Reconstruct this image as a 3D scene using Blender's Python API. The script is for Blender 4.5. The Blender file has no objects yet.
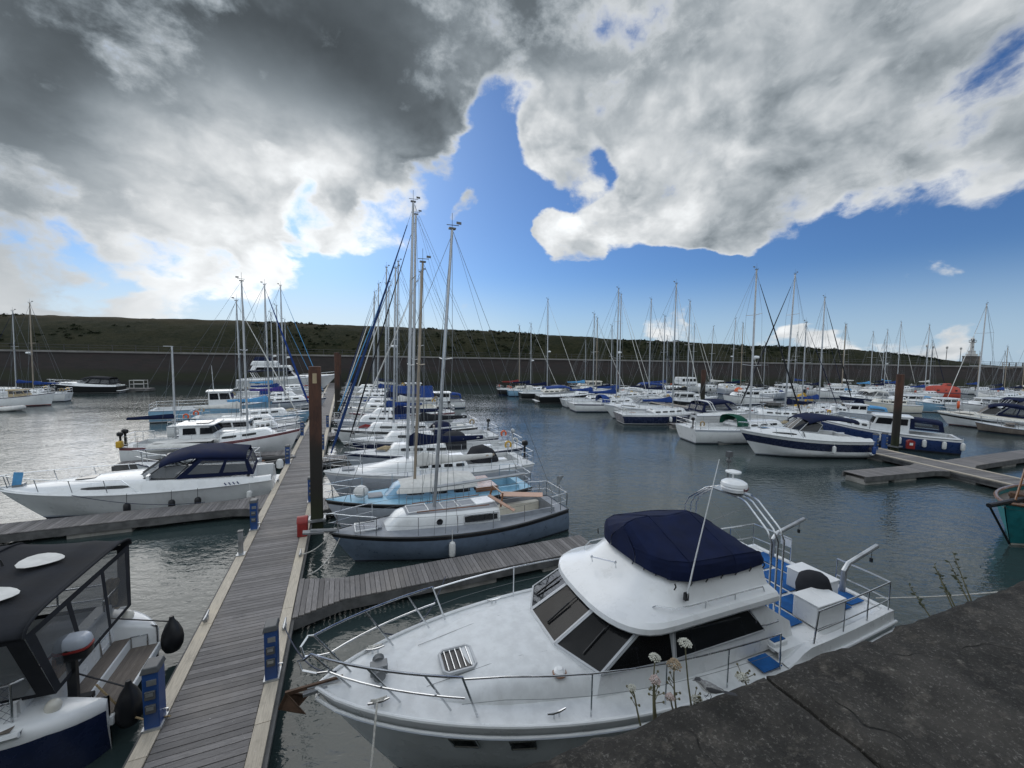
import bpy, bmesh, math, random
from mathutils import Vector, Matrix, noise as mnoise
C = bpy.context.scene.collection
SC = bpy.context.scene
R = math.radians
PI = math.pi
random.seed(7)

# ------------------------------------------------------------------ mesh builder
class MB:
    def __init__(self):
        self.v = []; self.f = []; self.m = []; self.mi = 0
    def add(self, vs, fs):
        o = len(self.v)
        self.v.extend([tuple(p) for p in vs])
        for f in fs:
            self.f.append([o + i for i in f]); self.m.append(self.mi)
        return self
    def box(self, c, s, rz=0.0, tx=1.0, ty=1.0, ry=0.0):
        hx, hy, hz = s[0] / 2, s[1] / 2, s[2] / 2
        vs = []
        for z, ax, ay in ((-hz, 1, 1), (hz, tx, ty)):
            for x, y in ((-hx * ax, -hy * ay), (hx * ax, -hy * ay), (hx * ax, hy * ay), (-hx * ax, hy * ay)):
                xx, zz = x * math.cos(ry) + z * math.sin(ry), -x * math.sin(ry) + z * math.cos(ry)
                vs.append((c[0] + xx * math.cos(rz) - y * math.sin(rz), c[1] + xx * math.sin(rz) + y * math.cos(rz), c[2] + zz))
        return self.add(vs, [(3, 2, 1, 0), (4, 5, 6, 7), (0, 1, 5, 4), (1, 2, 6, 5), (2, 3, 7, 6), (3, 0, 4, 7)])
    def bar(self, p0, p1, w, h):
        p0 = Vector(p0); p1 = Vector(p1); d = (p1 - p0).normalized()
        up = Vector((0, 0, 1)) if abs(d.z) < .95 else Vector((1, 0, 0))
        s = d.cross(up).normalized(); u = s.cross(d)
        vs = []
        for p in (p0, p1):
            for a, b in ((-1, -1), (1, -1), (1, 1), (-1, 1)):
                vs.append(p + s * (a * w / 2) + u * (b * h / 2))
        return self.add(vs, [(0, 1, 2, 3), (7, 6, 5, 4), (4, 5, 1, 0), (5, 6, 2, 1), (6, 7, 3, 2), (7, 4, 0, 3)])
    def tube(self, pts, r, n=6, closed=False):
        pts = [Vector(p) for p in pts]; k = len(pts)
        rr = r if isinstance(r, (list, tuple)) else [r] * k
        rings = []; prev = None
        for i, p in enumerate(pts):
            if closed: d = pts[(i + 1) % k] - pts[i - 1]
            else: d = pts[min(i + 1, k - 1)] - pts[max(i - 1, 0)]
            if d.length < 1e-9: d = Vector((0, 0, 1))
            d.normalize()
            if prev is None:
                up = Vector((0, 0, 1)) if abs(d.z) < .9 else Vector((1, 0, 0))
                s = d.cross(up).normalized()
            else:
                s = prev - d * prev.dot(d)
                s = s.normalized() if s.length > 1e-6 else d.orthogonal().normalized()
            prev = s; u = s.cross(d)
            rings.append([p + (s * math.cos(2 * PI * j / n) + u * math.sin(2 * PI * j / n)) * rr[i] for j in range(n)])
        vs = [q for ring in rings for q in ring]; fs = []
        for i in range(k if closed else k - 1):
            a = i * n; b = ((i + 1) % k) * n
            for j in range(n):
                fs.append((a + j, a + (j + 1) % n, b + (j + 1) % n, b + j))
        if not closed:
            fs.append(tuple(range(n - 1, -1, -1))); fs.append(tuple((k - 1) * n + j for j in range(n)))
        return self.add(vs, fs)
    def loft(self, rings, closed=True, cap0=False, cap1=False, mats=None):
        n = len(rings[0]); vs = [q for r in rings for q in r]
        o = len(self.v); self.v.extend([tuple(p) for p in vs])
        m = n if closed else n - 1
        for i in range(len(rings) - 1):
            for j in range(m):
                self.f.append([o + i * n + j, o + i * n + (j + 1) % n, o + (i + 1) * n + (j + 1) % n, o + (i + 1) * n + j])
                self.m.append(mats[j] if mats else self.mi)
        if cap0: self.f.append([o + j for j in range(n - 1, -1, -1)]); self.m.append(self.mi)
        if cap1: self.f.append([o + (len(rings) - 1) * n + j for j in range(n)]); self.m.append(self.mi)
        return self
    def lathe(self, c, prof, n=12, axis='z', sc=(1, 1)):
        rings = []
        for r, z in prof:
            ring = []
            for j in range(n):
                a = 2 * PI * j / n; x, y = r * math.cos(a) * sc[0], r * math.sin(a) * sc[1]
                if axis == 'z': ring.append((c[0] + x, c[1] + y, c[2] + z))
                elif axis == 'x': ring.append((c[0] + z, c[1] + x, c[2] + y))
                else: ring.append((c[0] + y, c[1] + z, c[2] + x))
            rings.append(ring)
        return self.loft(rings, True, True, True)
    def prism(self, poly, z0, z1):
        n = len(poly)
        vs = [(p[0], p[1], z0) for p in poly] + [(p[0], p[1], z1) for p in poly]
        fs = [tuple(range(n - 1, -1, -1)), tuple(range(n, 2 * n))] + [(i, (i + 1) % n, n + (i + 1) % n, n + i) for i in range(n)]
        return self.add(vs, fs)
    def slab(self, pts, nrm, th):
        """polygon in space pushed along nrm by th"""
        n = len(pts); d = Vector(nrm).normalized() * th
        vs = [Vector(p) for p in pts] + [Vector(p) + d for p in pts]
        fs = [tuple(range(n - 1, -1, -1)), tuple(range(n, 2 * n))] + [(i, (i + 1) % n, n + (i + 1) % n, n + i) for i in range(n)]
        return self.add(vs, fs)
    def ball(self, c, r, nu=10, nv=7):
        r = r if isinstance(r, (list, tuple)) else (r, r, r)
        rings = []
        for i in range(nv + 1):
            a = -PI / 2 + PI * i / nv; rho = max(math.cos(a), .02)
            rings.append([(c[0] + r[0] * rho * math.cos(2 * PI * j / nu), c[1] + r[1] * rho * math.sin(2 * PI * j / nu), c[2] + r[2] * math.sin(a)) for j in range(nu)])
        return self.loft(rings, True, True, True)
    def build(self, name, mats, parent=None, loc=None, smooth=35, bevel=0, seg=2, rz=None):
        me = bpy.data.meshes.new(name)
        me.from_pydata(self.v, [], self.f)
        mats = mats if isinstance(mats, (list, tuple)) else [mats]
        for x in mats: me.materials.append(x)
        if len(mats) > 1: me.polygons.foreach_set('material_index', self.m)
        bm = bmesh.new(); bm.from_mesh(me)
        bmesh.ops.recalc_face_normals(bm, faces=bm.faces); bm.to_mesh(me); bm.free()
        if smooth:
            me.polygons.foreach_set('use_smooth', [True] * len(me.polygons))
            me.set_sharp_from_angle(angle=R(smooth))
        me.update()
        o = bpy.data.objects.new(name, me); C.objects.link(o)
        if parent: o.parent = parent
        if loc: o.location = loc
        if rz is not None: o.rotation_euler.z = rz
        if bevel:
            b = o.modifiers.new('bevel', 'BEVEL'); b.width = bevel; b.segments = seg; b.limit_method = 'ANGLE'; b.angle_limit = R(40)
        return o

def tag(o, label=None, cat=None, group=None, kind=None):
    if label: o['label'] = label
    if cat: o['category'] = cat
    if group: o['group'] = group
    if kind: o['kind'] = kind
    return o
def empty(name, loc, rz=0.0):
    o = bpy.data.objects.new(name, None); C.objects.link(o)
    o.location = loc; o.rotation_euler = (0, 0, rz); o.empty_display_size = .2
    return o
KIDS = {}
def copy_tree(o, parent=None):
    c = o.copy(); C.objects.link(c); c.parent = parent
    for ch in list(o.children): copy_tree(ch, c)
    return c

# ------------------------------------------------------------------ camera
CAM = Vector((0, 0, 6.3)); FPX = 400.0
PITCH, ROLL, YAW = R(3.9), R(1.0), R(22.8)
fw = Vector((math.sin(YAW) * math.cos(PITCH), math.cos(YAW) * math.cos(PITCH), -math.sin(PITCH)))
rt0 = Vector((math.cos(YAW), -math.sin(YAW), 0)); up0 = rt0.cross(fw)
rt = rt0 * math.cos(ROLL) + up0 * math.sin(ROLL); up = up0 * math.cos(ROLL) - rt0 * math.sin(ROLL)
def ray(px, py):
    return (fw * FPX + rt * (px - 512) - up * (py - 384)).normalized()
def at(px, py, z=0.0):
    """survey: the point of the level plane z that the photograph shows at a pixel"""
    d = ray(px, py); t = (z - CAM.z) / d.z
    return CAM + d * t
cam = bpy.data.cameras.new('camera'); camo = bpy.data.objects.new('camera', cam); C.objects.link(camo)
cam.sensor_fit = 'HORIZONTAL'; cam.sensor_width = 36; cam.lens = 36 * FPX / 1024
cam.clip_start = .05; cam.clip_end = 3000
camo.matrix_world = Matrix(((rt.x, up.x, -fw.x, CAM.x), (rt.y, up.y, -fw.y, CAM.y), (rt.z, up.z, -fw.z, CAM.z), (0, 0, 0, 1)))
SC.camera = camo
SC.view_settings.view_transform = 'Standard'; SC.view_settings.look = 'None'
SC.view_settings.exposure = .24; SC.view_settings.gamma = 1
SC.cycles.max_bounces = 6; SC.cycles.diffuse_bounces = 2; SC.cycles.glossy_bounces = 3
SC.cycles.transparent_max_bounces = 8; SC.cycles.transmission_bounces = 3
SC.cycles.use_denoising = True
SC.cycles.sample_clamp_indirect = 4

# ------------------------------------------------------------------ node helpers
class NT:
    def __init__(self, nt): self.nt = nt; self.n = nt.nodes; self.l = nt.links
    def node(self, t, **kw):
        x = self.n.new(t)
        for k, v in kw.items(): setattr(x, k, v)
        return x
    def put(self, sock, v):
        if hasattr(v, 'is_output') or isinstance(v, bpy.types.NodeSocket): self.l.new(v, sock)
        elif isinstance(v, (tuple, list, Vector)) and len(v) == 3 and sock.type == 'RGBA': sock.default_value = (*v, 1)
        else: sock.default_value = v
    def math(self, op, a, b=0.0, c=None, clamp=False):
        x = self.node('ShaderNodeMath', operation=op, use_clamp=clamp)
        self.put(x.inputs[0], a); self.put(x.inputs[1], b)
        if c is not None: self.put(x.inputs[2], c)
        return x.outputs[0]
    def vmath(self, op, a, b=None, scale=None):
        x = self.node('ShaderNodeVectorMath', operation=op)
        self.put(x.inputs[0], a)
        if b is not None: self.put(x.inputs[1], b)
        if scale is not None: self.put(x.inputs['Scale'], scale)
        return x.outputs['Value'] if op in ('DOT_PRODUCT', 'LENGTH', 'DISTANCE') else x.outputs[0]
    def ramp(self, v, a, b, lo=0.0, hi=1.0, interp='SMOOTHSTEP'):
        x = self.node('ShaderNodeMapRange', interpolation_type=interp)
        self.put(x.inputs[0], v); self.put(x.inputs[1], a); self.put(x.inputs[2], b); self.put(x.inputs[3], lo); self.put(x.inputs[4], hi)
        return x.outputs[0]
    def mix(self, f, a, b, mode='MIX'):
        x = self.node('ShaderNodeMix', data_type='RGBA', blend_type=mode)
        self.put(x.inputs[0], f); self.put(x.inputs[6], a); self.put(x.inputs[7], b)
        return x.outputs[2]
    def noise(self, vec, scale, detail=4, rough=.55, dist=0.0, lac=2.0):
        x = self.node('ShaderNodeTexNoise'); 
        if vec is not None: self.put(x.inputs['Vector'], vec)
        x.inputs['Scale'].default_value = scale; x.inputs['Detail'].default_value = detail
        x.inputs['Roughness'].default_value = rough; x.inputs['Distortion'].default_value = dist; x.inputs['Lacunarity'].default_value = lac
        return x.outputs[0]
    def mapping(self, vec, scale=(1, 1, 1), loc=(0, 0, 0), rot=(0, 0, 0)):
        x = self.node('ShaderNodeMapping'); self.put(x.inputs[0], vec)
        x.inputs['Scale'].default_value = scale; x.inputs['Location'].default_value = loc; x.inputs['Rotation'].default_value = rot
        return x.outputs[0]
    def coord(self, which='Object'): return self.node('ShaderNodeTexCoord').outputs[which]
    def pos(self): return self.node('ShaderNodeNewGeometry').outputs['Position']
    def bump(self, h, strength=.3, dist=.02, nrm=None):
        x = self.node('ShaderNodeBump'); self.put(x.inputs['Height'], h)
        x.inputs['Strength'].default_value = strength; x.inputs['Distance'].default_value = dist
        if nrm is not None: self.put(x.inputs['Normal'], nrm)
        return x.outputs[0]

MATS = {}
def newmat(name):
    m = bpy.data.materials.new(name); m.use_nodes = True
    t = NT(m.node_tree); b = m.node_tree.nodes['Principled BSDF']
    return m, t, b
def mat(name, col, rough=.5, metal=0.0, var=.12, vs=4.0, bump=0.0, bs=60.0, coat=0.0, stretch=(1, 1, 1), dirt=None, dirt_amt=.5, spec=.5):
    """plain procedural surface: base colour with uneven wear, fine bump"""
    if name in MATS: return MATS[name]
    m, t, b = newmat(name)
    co = t.mapping(t.coord(), stretch)
    n = t.noise(co, vs, 5, .6)
    c = t.mix(t.ramp(n, .3, .7), tuple(x * (1 - var) for x in col), tuple(min(x * (1 + var), .95) for x in col))
    if dirt:
        n2 = t.noise(t.mapping(t.coord(), (stretch[0] * 1.3, stretch[1] * 1.3, stretch[2] * .35), (3, 1, 7)), vs * 1.7, 6, .7)
        c = t.mix(t.ramp(n2, .52, .8, 0, dirt_amt), c, dirt)
    t.put(b.inputs['Base Color'], c)
    t.put(b.inputs['Roughness'], t.ramp(n, .2, .8, max(rough - .08, .02), min(rough + .1, 1)))
    b.inputs['Metallic'].default_value = metal; b.inputs['Coat Weight'].default_value = coat
    b.inputs['Coat Roughness'].default_value = .12
    b.inputs['Specular IOR Level'].default_value = spec
    if bump: t.put(b.inputs['Normal'], t.bump(t.noise(t.coord(), bs, 3, .6), bump, .01))
    MATS[name] = m
    return m
def glass(name, tint=(.6, .62, .64), amt=.45, rough=.04, dark=(.012, .014, .016)):
    """window: see-through part, dark tinted part and the gloss of the pane"""
    if name in MATS: return MATS[name]
    m, t, b = newmat(name)
    b.inputs['Base Color'].default_value = (*dark, 1); b.inputs['Roughness'].default_value = rough
    tr = t.node('ShaderNodeBsdfTransparent'); tr.inputs[0].default_value = (*tint, 1)
    mx = t.node('ShaderNodeMixShader'); mx.inputs[0].default_value = amt
    t.l.new(b.outputs[0], mx.inputs[1]); t.l.new(tr.outputs[0], mx.inputs[2])
    t.l.new(mx.outputs[0], m.node_tree.nodes['Material Output'].inputs[0])
    MATS[name] = m
    return m
SKY_GAIN = .10
BACK_FILL = .68  # brightness added to the unseen cloud behind the camera, lights the near sides
# ------------------------------------------------------------------ sky and sun
SUN_H, SUN_E = R(-6.0), R(29.0)            # heading from +y towards +x, elevation
sun_dir = Vector((math.sin(SUN_H) * math.cos(SUN_E), math.cos(SUN_H) * math.cos(SUN_E), math.sin(SUN_E)))
w = bpy.data.worlds.new('World'); SC.world = w; w.use_nodes = True
t = NT(w.node_tree); bg = w.node_tree.nodes['Background']
sky = t.node('ShaderNodeTexSky', sky_type='NISHITA'); sky.sun_disc = False
sky.sun_elevation = SUN_E; sky.sun_rotation = SUN_H
sky.air_density = 1.0; sky.dust_density = .6; sky.ozone_density = 2.2; sky.altitude = 10
D = t.vmath('NORMALIZE', t.coord('Generated'))
sep = t.node('ShaderNodeSeparateXYZ'); t.l.new(D, sep.inputs[0])
dz = t.math('MAXIMUM', sep.outputs[2], 0.0)
inv = t.math('DIVIDE', 1.0, t.math('ADD', dz, .42))
cmb = t.node('ShaderNodeCombineXYZ')
t.l.new(t.math('MULTIPLY', sep.outputs[0], inv), cmb.inputs[0]); t.l.new(t.math('MULTIPLY', sep.outputs[1], inv), cmb.inputs[1])
P = cmb.outputs[0]
wob = t.node('ShaderNodeTexNoise'); t.l.new(P, wob.inputs['Vector']); wob.inputs['Scale'].default_value = 2.6; wob.inputs['Detail'].default_value = 8
wv = t.vmath('SUBTRACT', wob.outputs['Color'], (.5, .5, .5))
P2 = t.vmath('ADD', P, t.vmath('SCALE', wv, scale=.35))
Dw = t.vmath('NORMALIZE', t.vmath('ADD', D, t.vmath('SCALE', wv, scale=.30)))
def blob(px, py, inner, outer, vec=Dw):
    """soft round patch of sky around one direction, radii in degrees"""
    c = ray(px, py)
    return t.ramp(t.vmath('DOT_PRODUCT', vec, tuple(c)), math.cos(R(outer)), math.cos(R(inner)))
def total(items):
    s = None
    for amp, b in items:
        x = t.math('MULTIPLY', b, amp); s = x if s is None else t.math('ADD', s, x)
    return s
n1 = t.noise(P2, 2.6, 9, .58)
Dn = t.vmath('ADD', D, t.vmath('SCALE', wv, scale=.10))
n2 = t.noise(t.vmath('MULTIPLY', Dn, (1, 1, 1.35)), 8.5, 9, .60)
Lv = tuple(Vector(sun_dir) * .055 + Vector((0, 0, .02)))
n2l = t.noise(t.vmath('MULTIPLY', t.vmath('ADD', Dn, Lv), (1, 1, 1.35)), 8.5, 4, .55)
n2s = t.noise(t.vmath('MULTIPLY', Dn, (1, 1, 1.35)), 8.5, 5, .55)
lit = t.math('SUBTRACT', n2s, n2l)
nz = t.math('ADD', t.math('MULTIPLY', n1, .45), t.math('MULTIPLY', n2, .55))
cover = total([
    (1.0, blob(60, 20, 16, 29)), (.9, blob(340, 10, 10, 20)), (.9, blob(560, -20, 8, 16)), (.6, blob(0, 150, 5, 14)), (.6, blob(170, 110, 4, 12)), (.8, blob(215, 20, 5, 13)), (.7, blob(240, 50, 4, 10)), (.5, blob(330, 40, 3, 9)), (.55, blob(420, 85, 3, 8)), (.4, blob(50, 205, 3, 8)),
    (1.0, blob(770, 100, 12, 18)), (1.0, blob(920, 30, 12, 22)), (.9, blob(640, 20, 6, 14)), (.95, blob(556, 158, 2.5, 5.5)), (.9, blob(570, 236, 2.5, 4.6)), (.9, blob(620, 205, 3, 7)), (.9, blob(690, 205, 3.5, 7)), (.8, blob(760, 195, 4, 8)), (.6, blob(660, 130, 3, 8)), (.6, blob(850, 160, 3, 8)), (.5, blob(960, 130, 3, 8)),
    (.6, blob(-250, 60, 15, 30)), (.5, blob(1350, 60, 15, 40)),
])
back = t.ramp(t.vmath('DOT_PRODUCT', D, tuple(Vector((-fw.x, -fw.y, .45)).normalized())), -.05, .55)  # unseen sky behind and above the camera, clouded over as added fill light
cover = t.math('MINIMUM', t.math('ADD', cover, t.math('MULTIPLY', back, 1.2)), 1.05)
cover = t.math('ADD', cover, total([
    (.38, blob(300, 50, 4, 11)), (.34, blob(260, 205, 5, 12)), (.62, blob(372, 212, 4, 8)), (.16, blob(80, 280, 4, 14)), (.22, blob(220, 270, 2, 8)), (-.45, blob(205, 240, 1.5, 6)), (-.4, blob(60, 255, 1.5, 6)), (-.55, blob(310, 200, .8, 4)), (-.4, blob(270, 165, .6, 3)), (-.5, blob(330, 262, 1, 5)), (-.4, blob(130, 265, 1, 5)), 
    (.85, blob(458, 218, 1, 3.2)), (.50, blob(415, 160, 2, 6)), (.60, blob(900, 325, 2, 6)), (.60, blob(780, 330, 2, 5)), (.56, blob(690, 334, 2, 5)), (.34, blob(470, 330, 2, 7)), (.2, blob(330, 265, 2, 6)), (.45, blob(840, 335, 2, 6)), (.5, blob(950, 335, 1, 4)),
    (-.45, blob(478, 165, 2, 6)), (-.35, blob(490, 250, 3, 8)), (-.25, blob(592, 98, .4, 3)), (-.4, blob(972, 98, .4, 4)), (-.7, blob(950, 268, 5, 12)), (-.7, blob(840, 275, 3, 8)), (-.5, blob(760, 292, 3, 7)), (-.4, blob(640, 300, 3, 7)), (-.25, blob(520, 200, .5, 3)),
]))
cover = t.math('ADD', cover, t.math('MULTIPLY', t.ramp(dz, .75, .95), .3))
dens = t.math('ADD', t.math('MULTIPLY', t.math('SUBTRACT', nz, .5), 3.0), t.math('SUBTRACT', cover, .50))
alpha = t.ramp(dens, -.06, .36)
thick = t.ramp(dens, .10, .62)
# light inside the clouds: brightest towards the sun and at their thin edges
glow = t.ramp(t.vmath('DOT_PRODUCT', D, tuple(ray(285, 240))), math.cos(R(21)), math.cos(R(5)))
n3 = t.math('ADD', t.math('MULTIPLY', t.noise(t.vmath('ADD', P2, (1.7, 7.1, 2.0)), 1.7, 6, .5), .62), t.math('MULTIPLY', t.noise(t.vmath('ADD', t.vmath('MULTIPLY', Dn, (1, 1, 1.3)), (3, 1, .04)), 4.5, 8, .52), .38))
thick = t.math('MULTIPLY', thick, t.math('SUBTRACT', 1.0, t.math('MULTIPLY', glow, .45)))
right = blob(760, 150, 16, 40)
dark = total([(1.0, blob(110, 80, 12, 34)), (.9, blob(400, 30, 6, 20)), (.8, blob(590, 10, 4, 14)), (.6, blob(200, 30, 4, 14)), (.45, blob(50, 225, 4, 16)), (.4, blob(880, 40, 8, 28))])
lowl = blob(40, 285, 4, 17, D)
edge = t.math('ADD', t.math('ADD', .70, t.math('MULTIPLY', glow, .45)), t.math('MULTIPLY', right, .1))
base = t.math('ADD', t.math('SUBTRACT', .41, t.math('MULTIPLY', dark, .215)), t.math('ADD', t.math('MULTIPLY', glow, .30), t.math('ADD', t.math('MULTIPLY', lowl, .30), t.math('ADD', t.math('MULTIPLY', blob(600, 210, 6, 16), .16), t.math('ADD', t.math('MULTIPLY', right, .13), t.math('MULTIPLY', t.ramp(dz, .05, .22, 1, 0), .25))))))
amp = t.math('ADD', t.math('SUBTRACT', 1.4, t.math('MULTIPLY', dark, 1.0)), t.math('MULTIPLY', glow, 1.0))
slow = t.math('MULTIPLY', t.math('SUBTRACT', n3, .5), .28)
core = t.math('ADD', t.math('ADD', base, slow), t.math('MULTIPLY', lit, amp))
core = t.math('ADD', t.math('ADD', t.math('SMOOTH_MAX', core, .105, .16), t.math('MULTIPLY', t.math('SUBTRACT', n2, .5), .10)), t.math('MULTIPLY', back, BACK_FILL))
edge = t.math('ADD', edge, t.math('MULTIPLY', lit, .5))
bright = t.math('ADD', t.math('MULTIPLY', edge, t.math('SUBTRACT', 1.0, thick)), t.math('MULTIPLY', core, thick))
tintc = t.mix(t.ramp(bright, .05, .9), (.76, .91, 1.03), (.97, 1.0, 1.02))
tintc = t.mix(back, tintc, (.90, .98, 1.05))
ccol = t.vmath('SCALE', tintc, scale=t.math('MULTIPLY', bright, .80))
skc = t.vmath('SCALE', sky.outputs[0], scale=SKY_GAIN)
skc = t.vmath('MULTIPLY', skc, (.36, .54, .80))
# pale air low over the horizon, strongest below the sun
hz = t.math('MULTIPLY', t.ramp(dz, .0, .20, 1.0, .0), t.math('ADD', .25, t.math('MULTIPLY', blob(200, 330, 8, 45, D), .6)))
skc = t.mix(t.ramp(dz, .0, .22, .62, .0), skc, (.30, .45, .62))
skc = t.mix(hz, skc, (.64, .72, .78))
fin = t.mix(alpha, skc, ccol)
fin = t.vmath('SCALE', fin, scale=1 / SKY_GAIN)
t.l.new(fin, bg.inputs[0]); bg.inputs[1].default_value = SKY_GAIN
sl = bpy.data.lights.new('sun', 'SUN'); so = bpy.data.objects.new('sun', sl); C.objects.link(so)
sl.energy = 1.15; sl.angle = R(58); sl.color = (1, .975, .94)
so.rotation_euler = (-sun_dir).to_track_quat('-Z', 'Y').to_euler()
so.location = (0, 30, 60)
# ------------------------------------------------------------------ materials
def band(t, co, axis, size):
    s = t.node('ShaderNodeSeparateXYZ'); t.l.new(co, s.inputs[0])
    return t.math('FLOOR', t.math('DIVIDE', s.outputs[axis], size)), t.math('FRACT', t.math('DIVIDE', s.outputs[axis], size))
def wood_boards(name, base, axis=1, size=.145, along=(1, 14, 14), var=.35, rough=.75):
    m, t, b = newmat(name); co = t.coord()
    fl, fr = band(t, co, axis, size)
    wn = t.node('ShaderNodeTexWhiteNoise', noise_dimensions='1D'); t.l.new(fl, wn.inputs['W'])
    g = t.noise(t.mapping(co, along), 3, 6, .65)
    big = t.noise(co, .7, 4)
    c = t.mix(wn.outputs['Value'], tuple(x * (1 - var) for x in base), tuple(x * (1 + var) for x in base))
    c = t.mix(t.ramp(g, .35, .7, 0, .55), c, tuple(x * .55 for x in base))
    c = t.mix(t.ramp(big, .5, .75, 0, .5), c, (base[0] * 1.35, base[1] * 1.3, base[2] * 1.2))
    sp = t.noise(co, 26, 2, .5); c = t.mix(t.ramp(sp, .735, .76, 0, .55), c, tuple(min(.6, x * 3) for x in base))
    st = t.noise(co, 1.9, 6, .7); c = t.mix(t.ramp(st, .56, .72, 0, .5), c, tuple(x * .5 for x in base))
    t.put(b.inputs['Base Color'], c); t.put(b.inputs['Roughness'], t.ramp(g, .2, .8, rough - .15, rough + .15))
    t.put(b.inputs['Normal'], t.bump(g, .5, .004)); return m
M = {}
M['plank'] = wood_boards('weathered_decking', (.190, .180, .178), 1, .12, (2, 22, 22))
M['plank_x'] = wood_boards('weathered_decking_cross', (.190, .180, .178), 0, .12, (22, 2, 22))
M['kerb'] = wood_boards('pale_timber', (.54, .48, .39), 1, 3.1, (22, 1.2, 22), .12)
M['kerb_x'] = wood_boards('pale_timber_cross', (.54, .48, .39), 0, 3.1, (1.2, 22, 22), .12)
M['beam'] = mat('grey_beam', (.10, .10, .10), .7, var=.35, vs=3, bump=.3)
M['concrete'] = mat('float_concrete', (.30, .29, .27), .8, var=.25, vs=2, bump=.4, dirt=(.07, .08, .05), dirt_amt=.7)
M['steel'] = mat('stainless', (.62, .64, .66), .22, 1.0, var=.08)
M['galv'] = mat('galvanised', (.42, .44, .46), .42, .8, var=.2)
M['alu'] = mat('mast_aluminium', (.40, .42, .44), .38, .6, var=.1)
M['alu_white'] = mat('mast_white', (.42, .44, .46), .4, .1, var=.08)
M['mast_tan'] = mat('mast_tan', (.30, .25, .19), .5, .1, var=.2, stretch=(1, 1, .2))
M['wire'] = mat('rigging_wire', (.16, .17, .18), .4, .6)
M['rope'] = mat('rope_white', (.55, .54, .50), .9, var=.25, vs=30)
M['rope_dark'] = mat('rope_dark', (.05, .06, .09), .9, var=.3, vs=30)
M['rope_tan'] = mat('rope_tan', (.36, .27, .15), .9, var=.3, vs=30)
M['white'] = mat('white_gelcoat', (.74, .76, .77), .3, var=.05, vs=1.5, coat=.3, dirt=(.44, .43, .38), dirt_amt=.34)
M['cream'] = mat('cream_gelcoat', (.66, .64, .57), .35, var=.06, coat=.2, dirt=(.35, .33, .28), dirt_amt=.35)
M['nonskid'] = mat('white_nonskid', (.66, .68, .69), .6, var=.08, vs=5, bump=.25, bs=180, dirt=(.4, .4, .36), dirt_amt=.25)
M['greydeck'] = mat('grey_deck_paint', (.24, .26, .29), .55, var=.12, bump=.2, bs=150, dirt=(.12, .12, .12), dirt_amt=.4)
M['bluedeck'] = mat('light_blue_deck_paint', (.25, .47, .62), .5, var=.1, dirt=(.2, .3, .36), dirt_amt=.4)
M['blue_hull'] = mat('slate_blue_hull', (.135, .180, .250), .32, var=.12, coat=.3, dirt=(.16, .17, .18), dirt_amt=.35)
M['grey_hull'] = mat('pale_grey_hull', (.42, .46, .52), .35, var=.06, coat=.3, dirt=(.3, .3, .28), dirt_amt=.3)
M['navy'] = mat('navy_paint', (.012, .02, .06), .25, var=.15, coat=.4)
M['mid_blue'] = mat('deep_blue_hull', (.016, .040, .135), .3, var=.12, coat=.3)
M['black'] = mat('black_paint', (.012, .013, .015), .35, var=.2)
M['sky_blue'] = mat('sky_blue_hull', (.22, .40, .56), .35, var=.08, coat=.3)
M['teal'] = mat('teal_hull', (.02, .20, .22), .4, var=.2, dirt=(.06, .09, .08), dirt_amt=.5)
M['red_paint'] = mat('red_paint', (.26, .022, .02), .45, var=.15, dirt=(.2, .05, .04), dirt_amt=.4)
M['lifeboat_red'] = mat('lifeboat_orange_red', (.40, .045, .022), .5, var=.12, dirt=(.3, .09, .06), dirt_amt=.5)
M['antifoul'] = mat('antifoul', (.03, .035, .05), .7, var=.3)
M['antifoul_red'] = mat('antifoul_red', (.12, .03, .025), .7, var=.3)
M['stripe_blue'] = mat('stripe_blue', (.03, .07, .22), .35, var=.1)
M['stripe_red'] = mat('stripe_red', (.16, .03, .04), .4, var=.1)
M['rubber'] = mat('black_rubber', (.018, .019, .021), .6, var=.2)
M['canvas_navy'] = mat('navy_canvas', (.007, .0125, .043), .85, var=.2, vs=3, bump=.3, bs=25, spec=.2)
M['canvas_blue'] = mat('royal_blue_canvas', (.018, .05, .20), .85, var=.2, vs=3, bump=.3, bs=25, spec=.2)
M['canvas_royal_dark'] = mat('faded_blue_canvas', (.018, .045, .14), .85, var=.25, vs=3, bump=.3, bs=25, spec=.2)
M['canvas_sky'] = mat('sky_blue_canvas', (.10, .30, .55), .85, var=.15, bump=.3, bs=25, spec=.2)
M['canvas_black'] = mat('black_canvas', (.022, .024, .029), .9, var=.25, vs=2, bump=.35, bs=25, spec=.2)
M['canvas_green'] = mat('green_canvas', (.012, .075, .05), .85, var=.2, bump=.3, bs=25, spec=.2)
M['canvas_white'] = mat('white_sailcloth', (.62, .62, .60), .85, var=.1, bump=.4, bs=12, spec=.2)
M['canvas_purple'] = mat('purple_canvas', (.06, .045, .22), .85, var=.2, bump=.3, bs=25, spec=.2)
M['canvas_red'] = mat('dull_red_canvas', (.20, .03, .03), .85, var=.2, bump=.3, bs=25, spec=.2)
M['teak'] = wood_boards('teak_deck', (.20, .13, .085), 1, .06, (2, 30, 30), .2, .7)
M['teak_grey'] = wood_boards('grey_teak', (.17, .145, .125), 0, .055, (30, 2, 30), .2, .75)
M['varnish'] = mat('varnished_wood', (.20, .085, .035), .3, var=.35, vs=2, stretch=(1, 9, 9), coat=.4)
M['plywood'] = mat('pink_plywood', (.48, .30, .22), .6, var=.12, vs=2)
M['window'] = mat('dark_window', (.012, .014, .017), .06, var=.1)
M['window_brown'] = glass('smoked_pane', (.30, .31, .33), .5, .03, (.018, .019, .021))
M['vinyl'] = glass('clear_vinyl', (.75, .77, .79), .55, .10, (.16, .17, .18))
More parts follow.
